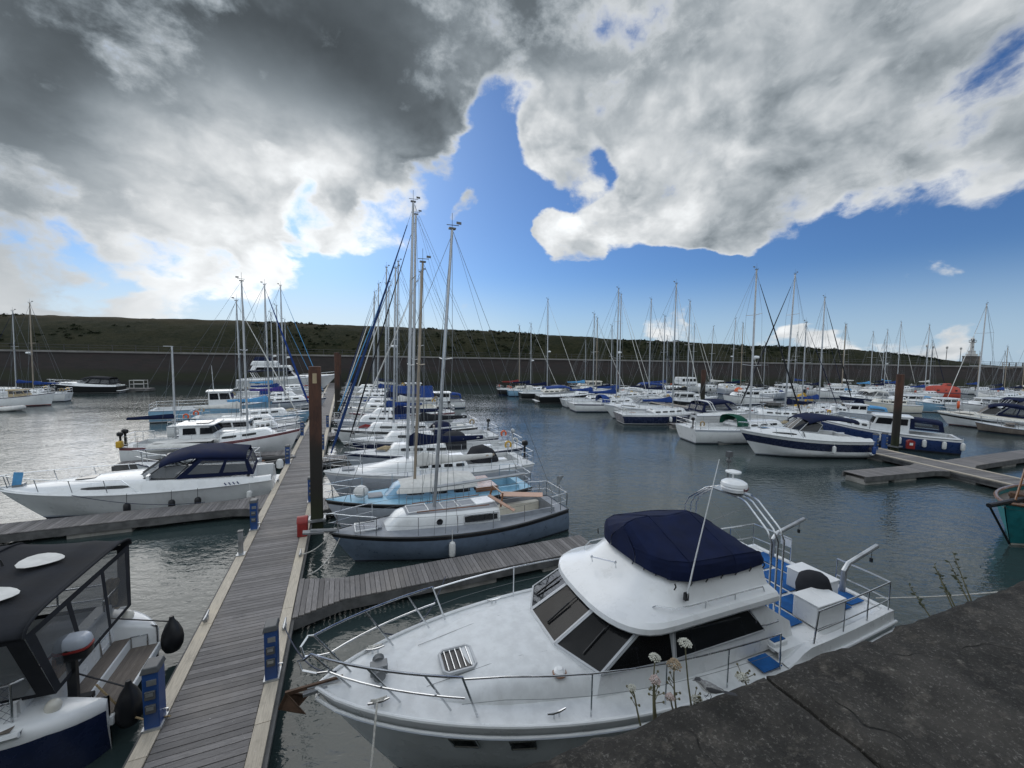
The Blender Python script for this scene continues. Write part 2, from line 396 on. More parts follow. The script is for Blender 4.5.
M['fender_white'] = mat('white_fender', (.68, .69, .68), .45, var=.1, dirt=(.3, .3, .28), dirt_amt=.4)
M['fender_black'] = mat('black_fender', (.014, .015, .018), .4, var=.2)
M['fender_blue'] = mat('blue_fender', (.02, .06, .22), .4, var=.15)
M['ped_blue'] = mat('pedestal_blue', (.014, .06, .21), .4, var=.12, coat=.2)
M['ped_grey'] = mat('pedestal_cap_grey', (.09, .095, .10), .5)
M['rust'] = mat('rusty_piling', (.060, .026, .018), .85, var=.45, vs=3, bump=.7, bs=18, stretch=(1, 1, .3), dirt=(.10, .045, .025), dirt_amt=.7)
M['yellow'] = mat('yellow_paint', (.55, .33, .03), .5, var=.15)
M['orange'] = mat('orange_buoy', (.62, .10, .02), .5, var=.1)
M['blue_carpet'] = mat('blue_deck_carpet', (.018, .10, .30), .9, var=.2, vs=6, bump=.3, bs=220, dirt=(.05, .09, .16), dirt_amt=.5, spec=.2)
M['tan_cover'] = mat('tan_cover', (.36, .29, .18), .7, var=.2)
M['anchor'] = mat('rusty_anchor', (.085, .05, .032), .7, .3, var=.35, vs=8)

# water: dark harbour water with wind ripples
m, t, b = newmat('harbour_water'); M['water'] = m
b.inputs['Base Color'].default_value = (.030, .047, .048, 1); b.inputs['Roughness'].default_value = .07
b.inputs['IOR'].default_value = 1.48
co = t.mapping(t.pos(), (1, 1, 1), rot=(0, 0, R(20)))
r1 = t.noise(t.mapping(co, (1.0, 1.8, 1)), 2.6, 3, .55, .4)
r2 = t.noise(t.mapping(co, (1.0, 1.5, 1), rot=(0, 0, R(35))), 8.0, 2, .5, .3)
r3 = t.noise(co, .45, 3, .5)
calm = t.ramp(t.noise(t.mapping(co, (.5, 1.2, 1)), .10, 4, .55), .32, .66, .5, 1.2)
hh = t.math('ADD', t.math('ADD', t.math('MULTIPLY', r1, .085), t.math('MULTIPLY', r2, .018)), t.math('MULTIPLY', r3, .12))
hh = t.math('MULTIPLY', hh, calm)
t.put(b.inputs['Normal'], t.bump(hh, 1.0, .27))

# ------------------------------------------------------------------ the setting
wm = MB(); wm.add([(-900, -30, 0), (1200, -30, 0), (1200, 1500, 0), (-900, 1500, 0)], [(0, 1, 2, 3)])
tag(wm.build('water', M['water'], smooth=0), kind='structure')

# far harbour wall, promenade, grass bank
WALL = [(-420, 150), (-160, 112), (-54, 96), (32, 83), (95, 62), (150, 41), (290, -14)]
WTOP = 6.05
def poly_pts(poly, step):
    out = []
    for a, b_ in zip(poly, poly[1:]):
        a = Vector((a[0], a[1], a[2] if len(a) > 2 else 0)); b2 = Vector((b_[0], b_[1], b_[2] if len(b_) > 2 else 0))
        n = max(1, int((b2 - a).length / step))
        for i in range(n): out.append(a.lerp(b2, i / n))
    out.append(Vector((poly[-1][0], poly[-1][1], poly[-1][2] if len(poly[-1]) > 2 else 0))); return out
m, t, b = newmat('old_harbour_wall'); M['wall'] = m
co = t.pos(); s = t.node('ShaderNodeSeparateXYZ'); t.l.new(co, s.inputs[0])
br = t.node('ShaderNodeTexBrick'); cb = t.node('ShaderNodeCombineXYZ')
t.l.new(s.outputs[0], cb.inputs[0]); t.l.new(s.outputs[2], cb.inputs[1]); t.l.new(cb.outputs[0], br.inputs[0])
br.inputs['Scale'].default_value = 1.0; br.inputs['Brick Width'].default_value = 1.3; br.inputs['Row Height'].default_value = .48; br.inputs['Mortar Size'].default_value = .025
br.inputs['Color1'].default_value = (.036, .026, .026, 1); br.inputs['Color2'].default_value = (.025, .022, .022, 1); br.inputs['Mortar'].default_value = (.026, .024, .023, 1)
nn = t.noise(t.mapping(co, (.35, .35, 1)), .9, 7, .65)
c = t.mix(t.ramp(nn, .4, .72, 0, .7), br.outputs[0], (.033, .030, .029))
c = t.mix(t.ramp(nn, .28, .42, .4, 0), c, (.066, .05, .047))
wl = t.math('ADD', s.outputs[2], t.math('MULTIPLY', t.math('SUBTRACT', nn, .5), 2.6))
c = t.mix(t.ramp(wl, 1.6, 3.4, 1, 0), c, (.022, .026, .014))
c = t.mix(t.ramp(wl, .2, 1.4, 1, 0), c, (.016, .016, .014))
t.put(b.inputs['Base Color'], c); b.inputs['Roughness'].default_value = .85
t.put(b.inputs['Normal'], t.bump(nn, .6, .12))
wp = poly_pts(WALL, 6)
def offset(pts, d):
    out = []
    for i, p in enumerate(pts):
        a = pts[max(i - 1, 0)]; c2 = pts[min(i + 1, len(pts) - 1)]
        tdir = (c2 - a); nrm = Vector((-tdir.y, tdir.x, 0)).normalized()
        out.append(p + nrm * d)
    return out
mb = MB()
back = offset(wp, 3.0); front = offset(wp, -.35)
rings = [[(f.x, f.y, -2), (p.x, p.y, WTOP - .32), (q.x, q.y, WTOP - .32), (q.x, q.y, -2)] for f, p, q in zip(front, wp, back)]
mb.loft(rings, True, True, True)
wall = mb.build('harbour_wall', M['wall'], smooth=0)
tag(wall, 'long dark red brown stone harbour wall below the grass bank, algae at its foot', 'wall')
M['wallcope'] = mat('pale_coping', (.17, .165, .16), .8, var=.2, vs=.6)
mb = MB(); f2 = offset(wp, -.25); b2 = offset(wp, 1.3)
mb.loft([[(f.x, f.y, WTOP - .318), (f.x, f.y, WTOP), (q.x, q.y, WTOP), (q.x, q.y, WTOP - .318)] for f, q in zip(f2, b2)], True, True, True)
mb.build('coping', M['wallcope'], wall, smooth=0)
# old timber fender piles standing against the wall
# promenade and the land behind it, one sheet
m, t, b = newmat('promenade_asphalt'); M['prom'] = m
n = t.noise(t.pos(), .4, 6); t.put(b.inputs['Base Color'], t.mix(n, (.10, .10, .098), (.17, .165, .16))); b.inputs['Roughness'].default_value = .9
mb = MB(); q0 = offset(wp, 1.3); q1 = offset(wp, 420)
mb.loft([[(a.x, a.y, WTOP - .06), (c2.x, c2.y, WTOP - .06)] for a, c2 in zip(q0, q1)], False)
tag(mb.build('promenade', M['prom'], smooth=0), kind='structure')
# grass bank
CREST = [(-420, 205, 16.2), (-160, 172, 15.2), (-78.6, 141.5, 14.4), (-21, 122, 14.2), (41, 107, 13.3), (70, 90, 11.5), (107, 80, 10.7), (136, 67, 9.8), (152, 58.5, 8.0), (160, 54.5, 6.8), (168, 51, 6.05)]
FOOT = [(-420, 157), (-160, 119), (-54, 103), (-5, 96), (33, 90), (60, 81), (97, 69), (125, 57), (142, 50.5), (152, 48), (166, 46)]
def resample(poly, n):
    L = [0]
    for a, b_ in zip(poly, poly[1:]): L.append(L[-1] + (Vector(a[:2]) - Vector(b_[:2])).length)
    out = []
    for i in range(n):
        d = L[-1] * i / (n - 1); k = 0
        while k < len(L) - 2 and L[k + 1] < d: k += 1
        f = (d - L[k]) / (L[k + 1] - L[k]); out.append([u + (v - u) * f for u, v in zip(poly[k], poly[k + 1])])
    return out
NC = 420
cr = []; ft = []
for i in range(len(CREST) - 1):
    k = [70, 60, 45, 50, 50, 40, 40, 40, 15, 10][i]
    for j in range(k):
        f = j / k
        cr.append(Vector(CREST[i]).lerp(Vector(CREST[i + 1]), f)); ft.append(Vector((*FOOT[i], 0)).lerp(Vector((*FOOT[i + 1], 0)), f))
mb = MB(); rings = []
for c2, f in zip(cr, ft):
    ring = []
    h = c2.z - WTOP
    for j in range(26):
        if j <= 17:
            s_ = j / 17; x = f.x + (c2.x - f.x) * s_; y = f.y + (c2.y - f.y) * s_
            z = WTOP - .1 + (h + .1) * (1 - (1 - s_) ** 1.7) if s_ < 1 else c2.z
        else:
            s_ = (j - 17) / 8; dv = (c2 - f); dv.z = 0; dv = dv.normalized()
            x = c2.x + dv.x * 30 * s_; y = c2.y + dv.y * 30 * s_; z = c2.z - (c2.z - 5.5) * s_ ** 1.5
        if 0 < j < 25:
            k = min(1, h / 4)
            z += k * (mnoise.noise((x * .10, y * .10, 0)) * (.22 if j > 12 else .5) + mnoise.noise((x * .35, y * .35, 3)) * .25 + abs(mnoise.noise((x * .9, y * .9, 5))) * .35 * (.4 if 14 < j else 1))
        ring.append((x, y, z))
    rings.append(ring)
mb.loft(rings, False)
m, t, b = newmat('rough_grass'); M['grass'] = m
co = t.pos(); n = t.noise(t.mapping(co, (.6, .6, 1.6)), .16, 8, .68); n2_ = t.noise(co, 1.4, 6, .7); n3_ = t.noise(t.mapping(co, (.25, .25, 1.4)), .5, 6, .65)
s = t.node('ShaderNodeSeparateXYZ'); t.l.new(co, s.inputs[0])
c = t.mix(t.ramp(n, .40, .60), (.010, .015, .007), (.023, .025, .012))
c = t.mix(t.ramp(n3_, .5, .66, 0, .8), c, (.009, .014, .007))
c = t.mix(t.ramp(n2_, .35, .72, 0, .75), c, (.037, .035, .019))
c = t.mix(t.ramp(t.math('ADD', s.outputs[2], t.math('MULTIPLY', n, 2.)), 13.2, 15.2, 0, .65), c, (.062, .050, .030))
t.put(b.inputs['Base Color'], c); b.inputs['Roughness'].default_value = .95; b.inputs['Specular IOR Level'].default_value = .1
t.put(b.inputs['Normal'], t.bump(n2_, .9, .5))
tag(mb.build('grass_bank', M['grass'], smooth=180), kind='structure')
# scrub: leafy clumps scattered over the bank, one mass
mb = MB(); rs = random.Random(3)
def clump(mb, x, y, z, r, n, rs):
    for _ in range(n):
        a = rs.uniform(0, 2 * PI); e = rs.uniform(.0, 1.0); q = r * rs.uniform(.35, 1) 
        cx, cy, cz = x + q * math.cos(a) * math.sqrt(1 - e * e), y + q * math.sin(a) * math.sqrt(1 - e * e), z + q * e * .75
        d = Vector((rs.gauss(0, 1), rs.gauss(0, 1), rs.gauss(0, 1))).normalized(); u = d.orthogonal().normalized() * r * rs.uniform(.12, .3); v = d.cross(u).normalized() * r * rs.uniform(.12, .3)
        p = Vector((cx, cy, cz)); mb.add([p - u - v, p + u - v * .4, p + v, p - u * .6 + v * .5], [(0, 1, 2, 3)])
for _ in range(2100):
    i = rs.randrange(70, len(cr) - 24); s_ = rs.random() ** .8
    j = min(17, int(s_ * 16) + 1); p = rings[i][j]
    thick = mnoise.noise((p[0] * .045, p[1] * .045, 9))
    if thick < .02 + (.07 if i < 200 else 0) * (1 if j > 8 else .3): continue
    clump(mb, p[0], p[1], p[2] - .15, rs.uniform(.3, .85), 26, rs)
M['scrub'] = mat('scrub_leaves', (.013, .019, .009), .9, var=.5, vs=.5, spec=.1)
tag(mb.build('scrub', M['scrub'], smooth=0), kind='stuff')

# promenade railing: posts and two rails
rp = poly_pts([(-160, 112.9), (-54, 96.9), (32, 83.9), (95, 62.9), (150, 41.9)], 1.0)
rail = empty('railing', (0, 0, WTOP)); tag(rail, 'dark post and rail fence along the top of the far harbour wall', 'railing')
def along(poly, step):
    pts = poly_pts(poly, .5); out = [pts[0]]; acc = 0
    for a, b_ in zip(pts, pts[1:]):
        acc += (b_ - a).length
        if acc >= step: out.append(b_); acc = 0
    return out
M['railpaint'] = mat('dark_rail_paint', (.035, .036, .036), .6)
LINE = [(-160, 113.2), (-54, 97.2), (32, 84.2), (95, 63.2), (150, 42.2)]
posts = along(LINE, 3.4)
for p in posts[:98]:
    q = MB().box((0, 0, .55), (.10, .10, 1.1)); q.box((0, 0, 1.12), (.13, .13, .05))
    if p is posts[0]: q0m = q.build('post', M['railpaint'], rail, (p.x, p.y, 0), smooth=0)
    else:
        o = q0m.copy(); C.objects.link(o); o.parent = rail; o.location = (p.x, p.y, 0)
for z in (.55, 1.0):
    mb = MB(); mb.tube([(p.x, p.y, z) for p in posts[:98]], .04, 5); mb.build('rail', M['railpaint'], rail)

# lighthouse on the pier
lx, ly = 191, 63.5
lh = empty('lighthouse', (lx, ly, WTOP - .06)); lh.scale = (.78, .78, .95); tag(lh, 'small white lighthouse with a lantern on a dark round stone drum', 'lighthouse')
M['lhwhite'] = mat('lighthouse_white', (.42, .42, .41), .6, var=.1, dirt=(.3, .28, .25), dirt_amt=.4)
M['darkstone'] = mat('dark_stone', (.085, .078, .072), .85, var=.3, vs=1.5, bump=.6, bs=3)
mb = MB(); mb.lathe((0, 0, 0), [(2.55, 0), (2.5, 3.0), (2.65, 3.05), (2.65, 3.35), (2.3, 3.36)], 20); mb.build('drum', M['darkstone'], lh)
mb = MB(); mb.lathe((0, 0, 3.37), [(1.75, 0), (1.7, .5), (1.8, .52), (1.8, .7), (1.15, .71), (1.1, 1.6), (1.2, 1.62), (1.2, 1.8), (.7, 1.82)], 18); mb.build('base', M['lhwhite'], lh)
mb = MB(); mb.lathe((0, 0, 5.2), [(.62, 0), (.52, 2.6), (.8, 2.75), (1.15, 2.9), (1.15, 3.0), (.6, 3.0)], 16); tw = mb.build('tower', M['lhwhite'], lh)
mb = MB(); mb.box((-.6, -.42, 1.2), (.3, .3, .5), rz=.6); mb.build('window', M['window'], tw, (0, 0, 5.2))
mb = MB(); mb.lathe((0, 0, 8.2), [(.55, 0), (.55, .95)], 10); la = mb.build('lantern', M['window'], lh)
mb = MB(); mb.lathe((0, 0, 9.15), [(.75, 0), (.7, .1), (.35, .45), (.1, .6), (.08, 1.0), (.02, 1.02)], 12); mb.build('roof', M['lhwhite'], lh)
mb = MB()
for k in range(10):
    a = k * PI / 5; mb.tube([(1.08 * math.cos(a), 1.08 * math.sin(a), 8.2), (1.08 * math.cos(a), 1.08 * math.sin(a), 8.8)], .04, 4)
mb.tube([(1.08 * math.cos(k * PI / 10), 1.08 * math.sin(k * PI / 10), 8.8) for k in range(20)], .04, 4, True); mb.build('gallery_rail', M['railpaint'], lh)
# pier parapet and the white hut beside the lighthouse
pr = empty('pier_fence', (196, 58, WTOP - .06)); tag(pr, 'open pier fence of posts and rails right of the lighthouse', 'fence')
for k in range(26):
    q = MB().box((k * 1.6, -k * .95, .65), (.22, .22, 1.3)); q.build('post', M['lhwhite'] if k % 5 == 0 else M['darkstone'], pr, smooth=0)
for z in (.5, 1.15):
    MB().tube([(0, 0, z), (40, -23.75, z)], .09, 5).build('rail', M['darkstone'], pr)
hut = empty('hut', (178, 44, WTOP - .06), R(-20)); tag(hut, 'low white flat roofed hut on the pier beyond the right masts', 'hut')
mb = MB(); mb.box((0, 0, 1.15), (6, 3, 2.3)); mb.build('wall', M['lhwhite'], hut, smooth=0)
mb = MB(); mb.box((0, 0, 2.38), (6.4, 3.4, .14)); mb.build('roof', M['wallcope'], hut, smooth=0)
for k in (-1.6, .2, 1.9):
    MB().box((k, -1.52, 1.3), (.9, .06, .8)).build('window', M['window'], hut, smooth=0)
for k, (px, dd) in enumerate([(960, 175), (946, 165), (932, 160), (926, 150)]):
    d = ray(px, 360); d.z = 0; d.normalize(); p = d * dd
    lp = empty('lamp_post', (p.x, p.y, WTOP - .06)); tag(lp, 'thin lamp post on the skyline left of the lighthouse', 'lamp post', 'lamp posts on the pier')
    MB().tube([(0, 0, 0), (0, 0, 4.6)], [.09, .06], 6).build('pole', M['railpaint'], lp)
    mb = MB(); mb.lathe((0, 0, 4.6), [(.12, 0), (.28, .25), (.26, .55), (.05, .75)], 8); mb.build('lantern', M['lhwhite'], lp)

# ------------------------------------------------------------------ quay under the camera
m, t, b = newmat('weathered_coping_stone'); M['coping'] = m
co = t.pos(); a1 = t.noise(co, 4.0, 8, .68); a2 = t.noise(co, 105, 5, .8); a3 = t.noise(t.mapping(co, (1, 1.6, 1), rot=(0, 0, .5)), 12, 7, .75)
vo = t.node('ShaderNodeTexVoronoi'); t.l.new(t.vmath('ADD', co, t.vmath('SCALE', t.node('ShaderNodeTexNoise').outputs['Color'], scale=.02)), vo.inputs['Vector']); vo.inputs['Scale'].default_value = 24
c = t.mix(t.ramp(a1, .35, .68), (.024, .023, .021), (.070, .065, .058))
c = t.mix(t.ramp(a3, .52, .72, 0, .8), c, (.135, .122, .104))
c = t.mix(t.math('MULTIPLY', t.ramp(a2, .54, .66), t.ramp(a1, .35, .6, .3, .95)), c, (.21, .20, .18))
c = t.mix(t.math('MULTIPLY', t.ramp(vo.outputs['Distance'], .30, .12), t.ramp(a3, .58, .70)), c, (.30, .29, .25))
ck = t.node('ShaderNodeTexVoronoi', feature='DISTANCE_TO_EDGE'); t.l.new(t.vmath('ADD', co, t.vmath('SCALE', t.node('ShaderNodeTexNoise').outputs['Color'], scale=.35)), ck.inputs['Vector']); ck.inputs['Scale'].default_value = 2.1
crack = t.math('MULTIPLY', t.ramp(ck.outputs['Distance'], .006, .0, 0, 1), t.ramp(a1, .45, .6))
c = t.mix(crack, c, (.008, .008, .007))
t.put(b.inputs['Base Color'], c); b.inputs['Roughness'].default_value = .92; b.inputs['Specular IOR Level'].default_value = .25
t.put(b.inputs['Normal'], t.bump(t.math('ADD', t.math('ADD', t.math('MULTIPLY', a3, .5), t.math('MULTIPLY', a2, .35)), t.math('SUBTRACT', a1, t.math('MULTIPLY', crack, .6))), 1.0, .026))
QE = .770; QZ = 5.40
quay = empty('quay_wall', (0, QE, 0), R(-2.2)); tag(quay, 'near quay wall topped with dark lichen speckled coping stones, bottom right', 'wall')
mb = MB(); mb.box((0, -.75, 2.15), (160, 1.3, 6.1)); mb.build('masonry', M['wall'], quay, smooth=0)
joints = [1.125 + 1.95 * k for k in range(-8, 10)]
for x0, x1 in zip(joints, joints[1:]):
    mb = MB(); near = -3 < x0 < 7; nx, ny = (64, 44) if near else (6, 4); rings = []
    g = .006
    for i in range(nx + 1):
        x = x0 + g + (x1 - x0 - 2 * g) * i / nx; ring = []
        ring.append((x, -1.3, QZ - .36))
        for j in range(ny + 1):
            y = -1.30 + 1.30 * j / ny
            e = min(min(i, nx - i) / nx * (x1 - x0), -y if y > -.6 else 1, 1)
            z = QZ - .018 * max(0, 1 - e / .028) ** 2
            if near: z += .011 * mnoise.noise((x * 4, y * 4, 1)) + .006 * mnoise.noise((x * 15, y * 15, 2)) + .0035 * mnoise.noise((x * 40, y * 40, 4)) - (.006 * abs(mnoise.noise((x * 9, y * 9, 7))) if e < .07 else 0)
            yy = y + (.010 * mnoise.noise((x * 7, 0, 3)) + .007 * mnoise.noise((x * 25, 0, 5)) if j == ny and near else 0)
            ring.append((x, yy, z))
        ring.append((x, .0, QZ - .10)); ring.append((x, -.02, QZ - .36))
        rings.append(ring)
    mb.loft(rings, True, True, True); mb.build('coping_stone', M['coping'], quay, smooth=50)
mb = MB(); mb.add([(-80, -60, 4.5), (80, -60, 4.5), (80, -.55, 4.5), (-80, -.55, 4.5)], [(0, 1, 2, 3)])
tag(mb.build('quay_pavement', M['prom'], smooth=0), kind='structure')

# ------------------------------------------------------------------ jetties
def deck_boards(mb, x0, x1, y0, y1, z, axis, rs, pitch=.12, th=.03, gap=.012):
    """individual boards; axis 'y' = boards laid across, stepping along y"""
    a0, a1 = (y0, y1) if axis == 'y' else (x0, x1)
    n = int((a1 - a0) / pitch)
    for i in range(n):
        c = a0 + (i + .5) * pitch; e = rs.uniform(-.004, .004); dz_ = rs.uniform(-.003, .003)
        if axis == 'y': mb.box(((x0 + x1) / 2 + e, c, z - th / 2 + dz_), (x1 - x0, pitch - gap, th))
        else: mb.box((c, (y0 + y1) / 2 + e, z - th / 2 + dz_), (pitch - gap, y1 - y0, th))
def jetty(name, label, loc, rz, length, width, zt=.45, near=True):
    rs = random.Random(5); o = empty(name, loc, rz); tag(o, label, 'jetty')
    hw = width / 2; kw = .23
    mb = MB(); deck_boards(mb, -hw + kw + .006, hw - kw - .006, 0, length, zt, 'y', rs, .12); mb.build('decking', M['plank'], o, smooth=0)
    for s_ in (-1, 1):
        mb = MB(); y = 0
        while y < length:
            l = min(3.1, length - y); mb.box((s_ * (hw - kw / 2), y + l / 2, zt - .002), (kw - .012, l - .012, .05))
            y += 3.1
        mb.build('kerb_board', M['kerb'], o, smooth=0)
        mb = MB(); mb.box((s_ * (hw - .045), length / 2, zt - .17), (.09, length, .28)); mb.box((s_ * (hw + .028), length / 2, zt - .09), (.055, length, .09))
        mb.build('edge_beam', M['beam'], o, smooth=0)
    y = 1.2
    while y < length:
        mb = MB(); mb.box((0, y, .02), (width - .25, 1.9, .48)); mb.build('float', M['concrete'], o, smooth=0, bevel=.03); y += 4.6
    return o
j1 = jetty('jetty', 'long straight timber jetty with pale kerb boards running away from the quay', (-2.015, -.2 + .95, 0), 0, 87, 1.77)
J2C = Vector((31.95, 11.25, 0)); J2A = R(-13.7)
J2D = Vector((math.sin(-J2A), math.cos(J2A), 0))
j2s = J2C - J2D * 16
j2 = jetty('jetty', 'second timber jetty with a cross of finger pontoons, right of the open water', tuple(j2s), J2A, 70, 2.1)
def finger(x, y, length, width, rz, label, root=.5, zt=.45, group=None):
    """x, y: where it joins; runs along local +x"""
    rs = random.Random(int(x * 10 + y)); o = empty('finger_pontoon', (x, y, 0), rz); tag(o, label, 'pontoon', group)
    mb = MB(); n = int(length / .12)
    for i in range(n):
        c = (i + .5) * .12; ww = width / 2 + max(0, root * (1 - c / 1.0))
        mb.box((c, rs.uniform(-.006, .006), zt - .02 + rs.uniform(-.003, .003)), (.109, 2 * ww, .03))
    mb.build('decking', M['plank_x'], o, smooth=0)
    for s_ in (-1, 1):
        mb = MB(); mb.bar((1.0, s_ * (width / 2 - .03), zt - .17), (length, s_ * (width / 2 - .03), zt - .17), .07, .24)
        mb.bar((.02, s_ * (width / 2 + root - .03), zt - .17), (1.0, s_ * (width / 2 - .03), zt - .17), .07, .24)
        mb.build('edge_beam', M['beam'], o, smooth=0)
    for c in (length - 1.0, length * .5):
        mb = MB(); mb.box((c, 0, .0), (1.7, width - .16, .5)); mb.build('float', M['concrete'], o, smooth=0, bevel=.03)
    return o
FG = 'finger pontoons between the berths'
finger(-1.12, 10.5, 8.3, 1.0, 0, 'grey planked finger pontoon between the big white motor yacht and the slate blue sailing boat', .35)
finger(-2.91, 18.0, 9.6, 1.05, PI, 'finger pontoon in front of the white sports cruiser with navy canopy', .35)
RF = [16.9, 24.4, 31.6, 39.4, 47.5, 56, 65, 74]
for y in RF: finger(-1.12, y, 8.0, .9, 0, 'finger pontoon hidden among the boats right of the long jetty', .35, group=FG)
for y in [26.6, 34.4, 43, 52, 62, 72]: finger(-2.91, y, 8.0, .9, PI, 'finger pontoon hidden among the boats left of the long jetty', .35, group=FG)
q = J2C + J2D * .1
finger(q.x - 1.0, q.y, 6.3, 1.15, PI - R(7), 'empty finger pontoon with a pale concrete float at its tip, right of the open water', .3)
finger(q.x + 1.0, q.y, 10.5, 1.3, -R(2), 'finger pontoon leaving the second jetty towards the right edge', .3)
for k in range(8):
    p = J2C + J2D * (9 + k * 6.2)
    finger(p.x - 1.0, p.y, 7.4, .9, PI + J2A, 'finger pontoon between the stern-on boats of the middle row', .3, group=FG)
    finger(p.x + 1.0, p.y, 7.4, .9, J2A, 'finger pontoon on the far side of the second jetty', .3, group=FG)
# far pontoons
def pontoon(px, py, length, rz, label, width=1.6, rail_=False):
    p = at(px, py, .4); o = empty('pontoon', (p.x, p.y, 0), rz); tag(o, label, 'pontoon')
    mb = MB(); deck_boards(mb, -length / 2, length / 2, -width / 2, width / 2, .5, 'x', random.Random(2), .29); mb.build('decking', M['plank_x'], o, smooth=0)
    mb = MB(); mb.box((0, 0, .28), (length, width + .04, .36)); mb.build('frame', M['beam'], o, smooth=0)
    k = int(length / 4.5)
    for i in range(k):
        mb = MB(); mb.box(((i + .5) * length / k - length / 2, 0, -.05), (1.8, width - .2, .5)); mb.build('float', M['concrete'], o, smooth=0)
    if rail_:
        mb = MB(); x = length / 2 - 2.6
        for a, b_ in ((0, 0), (1.8, 0)):
            mb.tube([(x + a, -.5, .5), (x + a, -.5, 1.75), (x + a, .5, 1.75), (x + a, .5, .5)], .05, 5)
        for yy in (-.5, .5):
            mb.tube([(x, yy, 1.7), (x + 1.8, yy, 1.7)], .05, 5); mb.tube([(x, yy, 1.15), (x + 1.8, yy, 1.15)], .05, 5)
        mb.build('rail', M['lhwhite'], o)
    return o
pontoon(88, 389, 16, R(-8), 'far pontoon with a small white rail, left below the grass bank', rail_=True)
pontoon(845, 403, 26, R(-16), 'long dark pontoon crossing behind the yellow digger-like barge', 1.8)
pontoon(930, 408, 20, R(-18), 'dark pontoon below the red lifeboat')
pontoon(1010, 404, 26, R(-16), 'far pontoon behind the tall mast at the right edge')
pontoon(700, 398, 30, R(60), 'pontoon in the far middle of the harbour')
# pilings
def piling(x, y, top, label, r=.2, square=False):
    o = empty('piling', (x, y, 0)); tag(o, label, 'piling')
    mb = MB()
    if square: mb.box((0, 0, top / 2 - .6), (2 * r, 2 * r, top + 1.2)); mb.build('pile', M['pile'], o, bevel=.02)
    else: mb.lathe((0, 0, -1.2), [(r, 0), (r, top + 1.2), (r * .6, top + 1.21)], 14); mb.build('pile', M['pile'], o)
    mb = MB(); 
    for s_ in (-1, 1):
        mb.box((s_ * (r + .05), 0, .50), (.06, 2 * r + .2, .09)); mb.box((0, s_ * (r + .05), .50), (2 * r + .2, .06, .09))
    mb.build('guide_collar', M['galv'], o, smooth=0)
    return o
m, t, b = newmat('steel_pile'); M['pile'] = m
co = t.pos(); s = t.node('ShaderNodeSeparateXYZ'); t.l.new(co, s.inputs[0]); n = t.noise(t.mapping(t.coord(), (1, 1, .25)), 4, 7, .7)
c = t.mix(t.ramp(n, .35, .7), (.040, .021, .016), (.095, .042, .026))
zz = t.math('ADD', s.outputs[2], t.math('MULTIPLY', n, 1.2))
c = t.mix(t.ramp(zz, 3.3, 4.6, 1, 0), c, (.020, .018, .015)); c = t.mix(t.ramp(zz, .9, 2.4, 1, 0), c, (.022, .030, .012))
t.put(b.inputs['Base Color'], c); b.inputs['Roughness'].default_value = .85; t.put(b.inputs['Normal'], t.bump(n, .8, .03))
p1 = piling(-.93, 15.3, 5.85, 'rusty square piling beside the red cabinet on the long jetty', .19, True)
mb = MB()
for zc in (5.35, 5.05):
    for zz_ in (-.09, .09): mb.box((-.2, -.193, 0), (.001, .001, .001))
mb = MB(); mb.box((0, -.196, 5.45), (.13, .012, .34)); mb.build('number_plate', M['tan_cover'], p1, smooth=0)
piling(-.62, 41.5, 6.4, 'rusty piling farther along the right side of the long jetty', .24)
piling(-.62, 66, 6.2, 'far rusty piling at the outer end of the long jetty', .22)
p = at(893, 447, .45); piling(p.x + .2, p.y, 5.55, 'tall rusty piling beside the blue hulled cabin cruiser', .22)
for px, py, lab in ((500.5, 402, 'piling behind the blue-covered boats in the middle row'), (692, 0, 'dark piling beside the small white wheelhouse boat')):
    pass
p = at(617, 402, 0); piling(p.x, p.y, 4.6, 'dark piling behind the white yacht with blue canopy', .25)
p = at(702, 407, 0); piling(p.x, p.y, 5.0, 'dark brown piling right of the small white wheelhouse boat', .3)

# service pedestals, cabinet, posts on the jetties
def pedestal(x, y, rz, label, h=.92):
    o = empty('service_pedestal', (x, y, .475), rz); tag(o, label, 'pedestal', 'blue service pedestals on the jetties')
    mb = MB(); mb.box((0, 0, h / 2), (.20, .26, h)); mb.build('body', M['ped_blue'], o, bevel=.015)
    mb = MB(); mb.box((0, 0, .02), (.25, .31, .04)); mb.build('base_plate', M['galv'], o, smooth=0)
    mb = MB(); mb.box((0, 0, h + .045), (.24, .30, .09), tx=.8, ty=.85); mb.build('cap', M['ped_grey'], o, bevel=.012)
    for s_ in (-1, 1):
        for zc in (.36, .58):
            mb = MB(); mb.box((0, s_ * .145, zc), (.13, .035, .13)); mb.build('socket', M['ped_grey'], o, bevel=.008)
            MB().box((0, s_ * .166, zc + .02), (.09, .008, .05)).build('flap', M['galv'], o, smooth=0)
        mb = MB(); mb.box((.02, s_ * .134, .77), (.12, .01, .09)); mb.build('sign', M['galv'], o, smooth=0)
    mb = MB(); mb.tube([(.10, 0, .2), (.16, 0, .2), (.16, 0, .15)], .014, 6); mb.build('tap', M['steel'], o)
    return o
for x, y, lab in [(-2.78, 7.55, 'blue service pedestal on the left kerb beside the dark canopied boat, nearest on that side'),
                  (-1.25, 7.95, 'blue service pedestal on the right kerb by the bow of the big white motor yacht'),
                  (-2.78, 15.1, 'blue service pedestal on the left kerb at the finger of the white sports cruiser'),
                  (-2.78, 23.6, 'blue service pedestal behind the stern of the white sports cruiser'),
                  (-1.25, 17.2, 'blue service pedestal behind the red cabinet and the square piling'),
                  (-2.78, 31.5, 'blue service pedestal on the left kerb at the bow of the white ketch'),
                  (-1.25, 26.5, 'blue service pedestal on the right kerb beyond the square piling'),
                  (-1.25, 34.5, 'blue service pedestal on the right kerb before the round piling')]:
    pedestal(x, y, 0, lab)
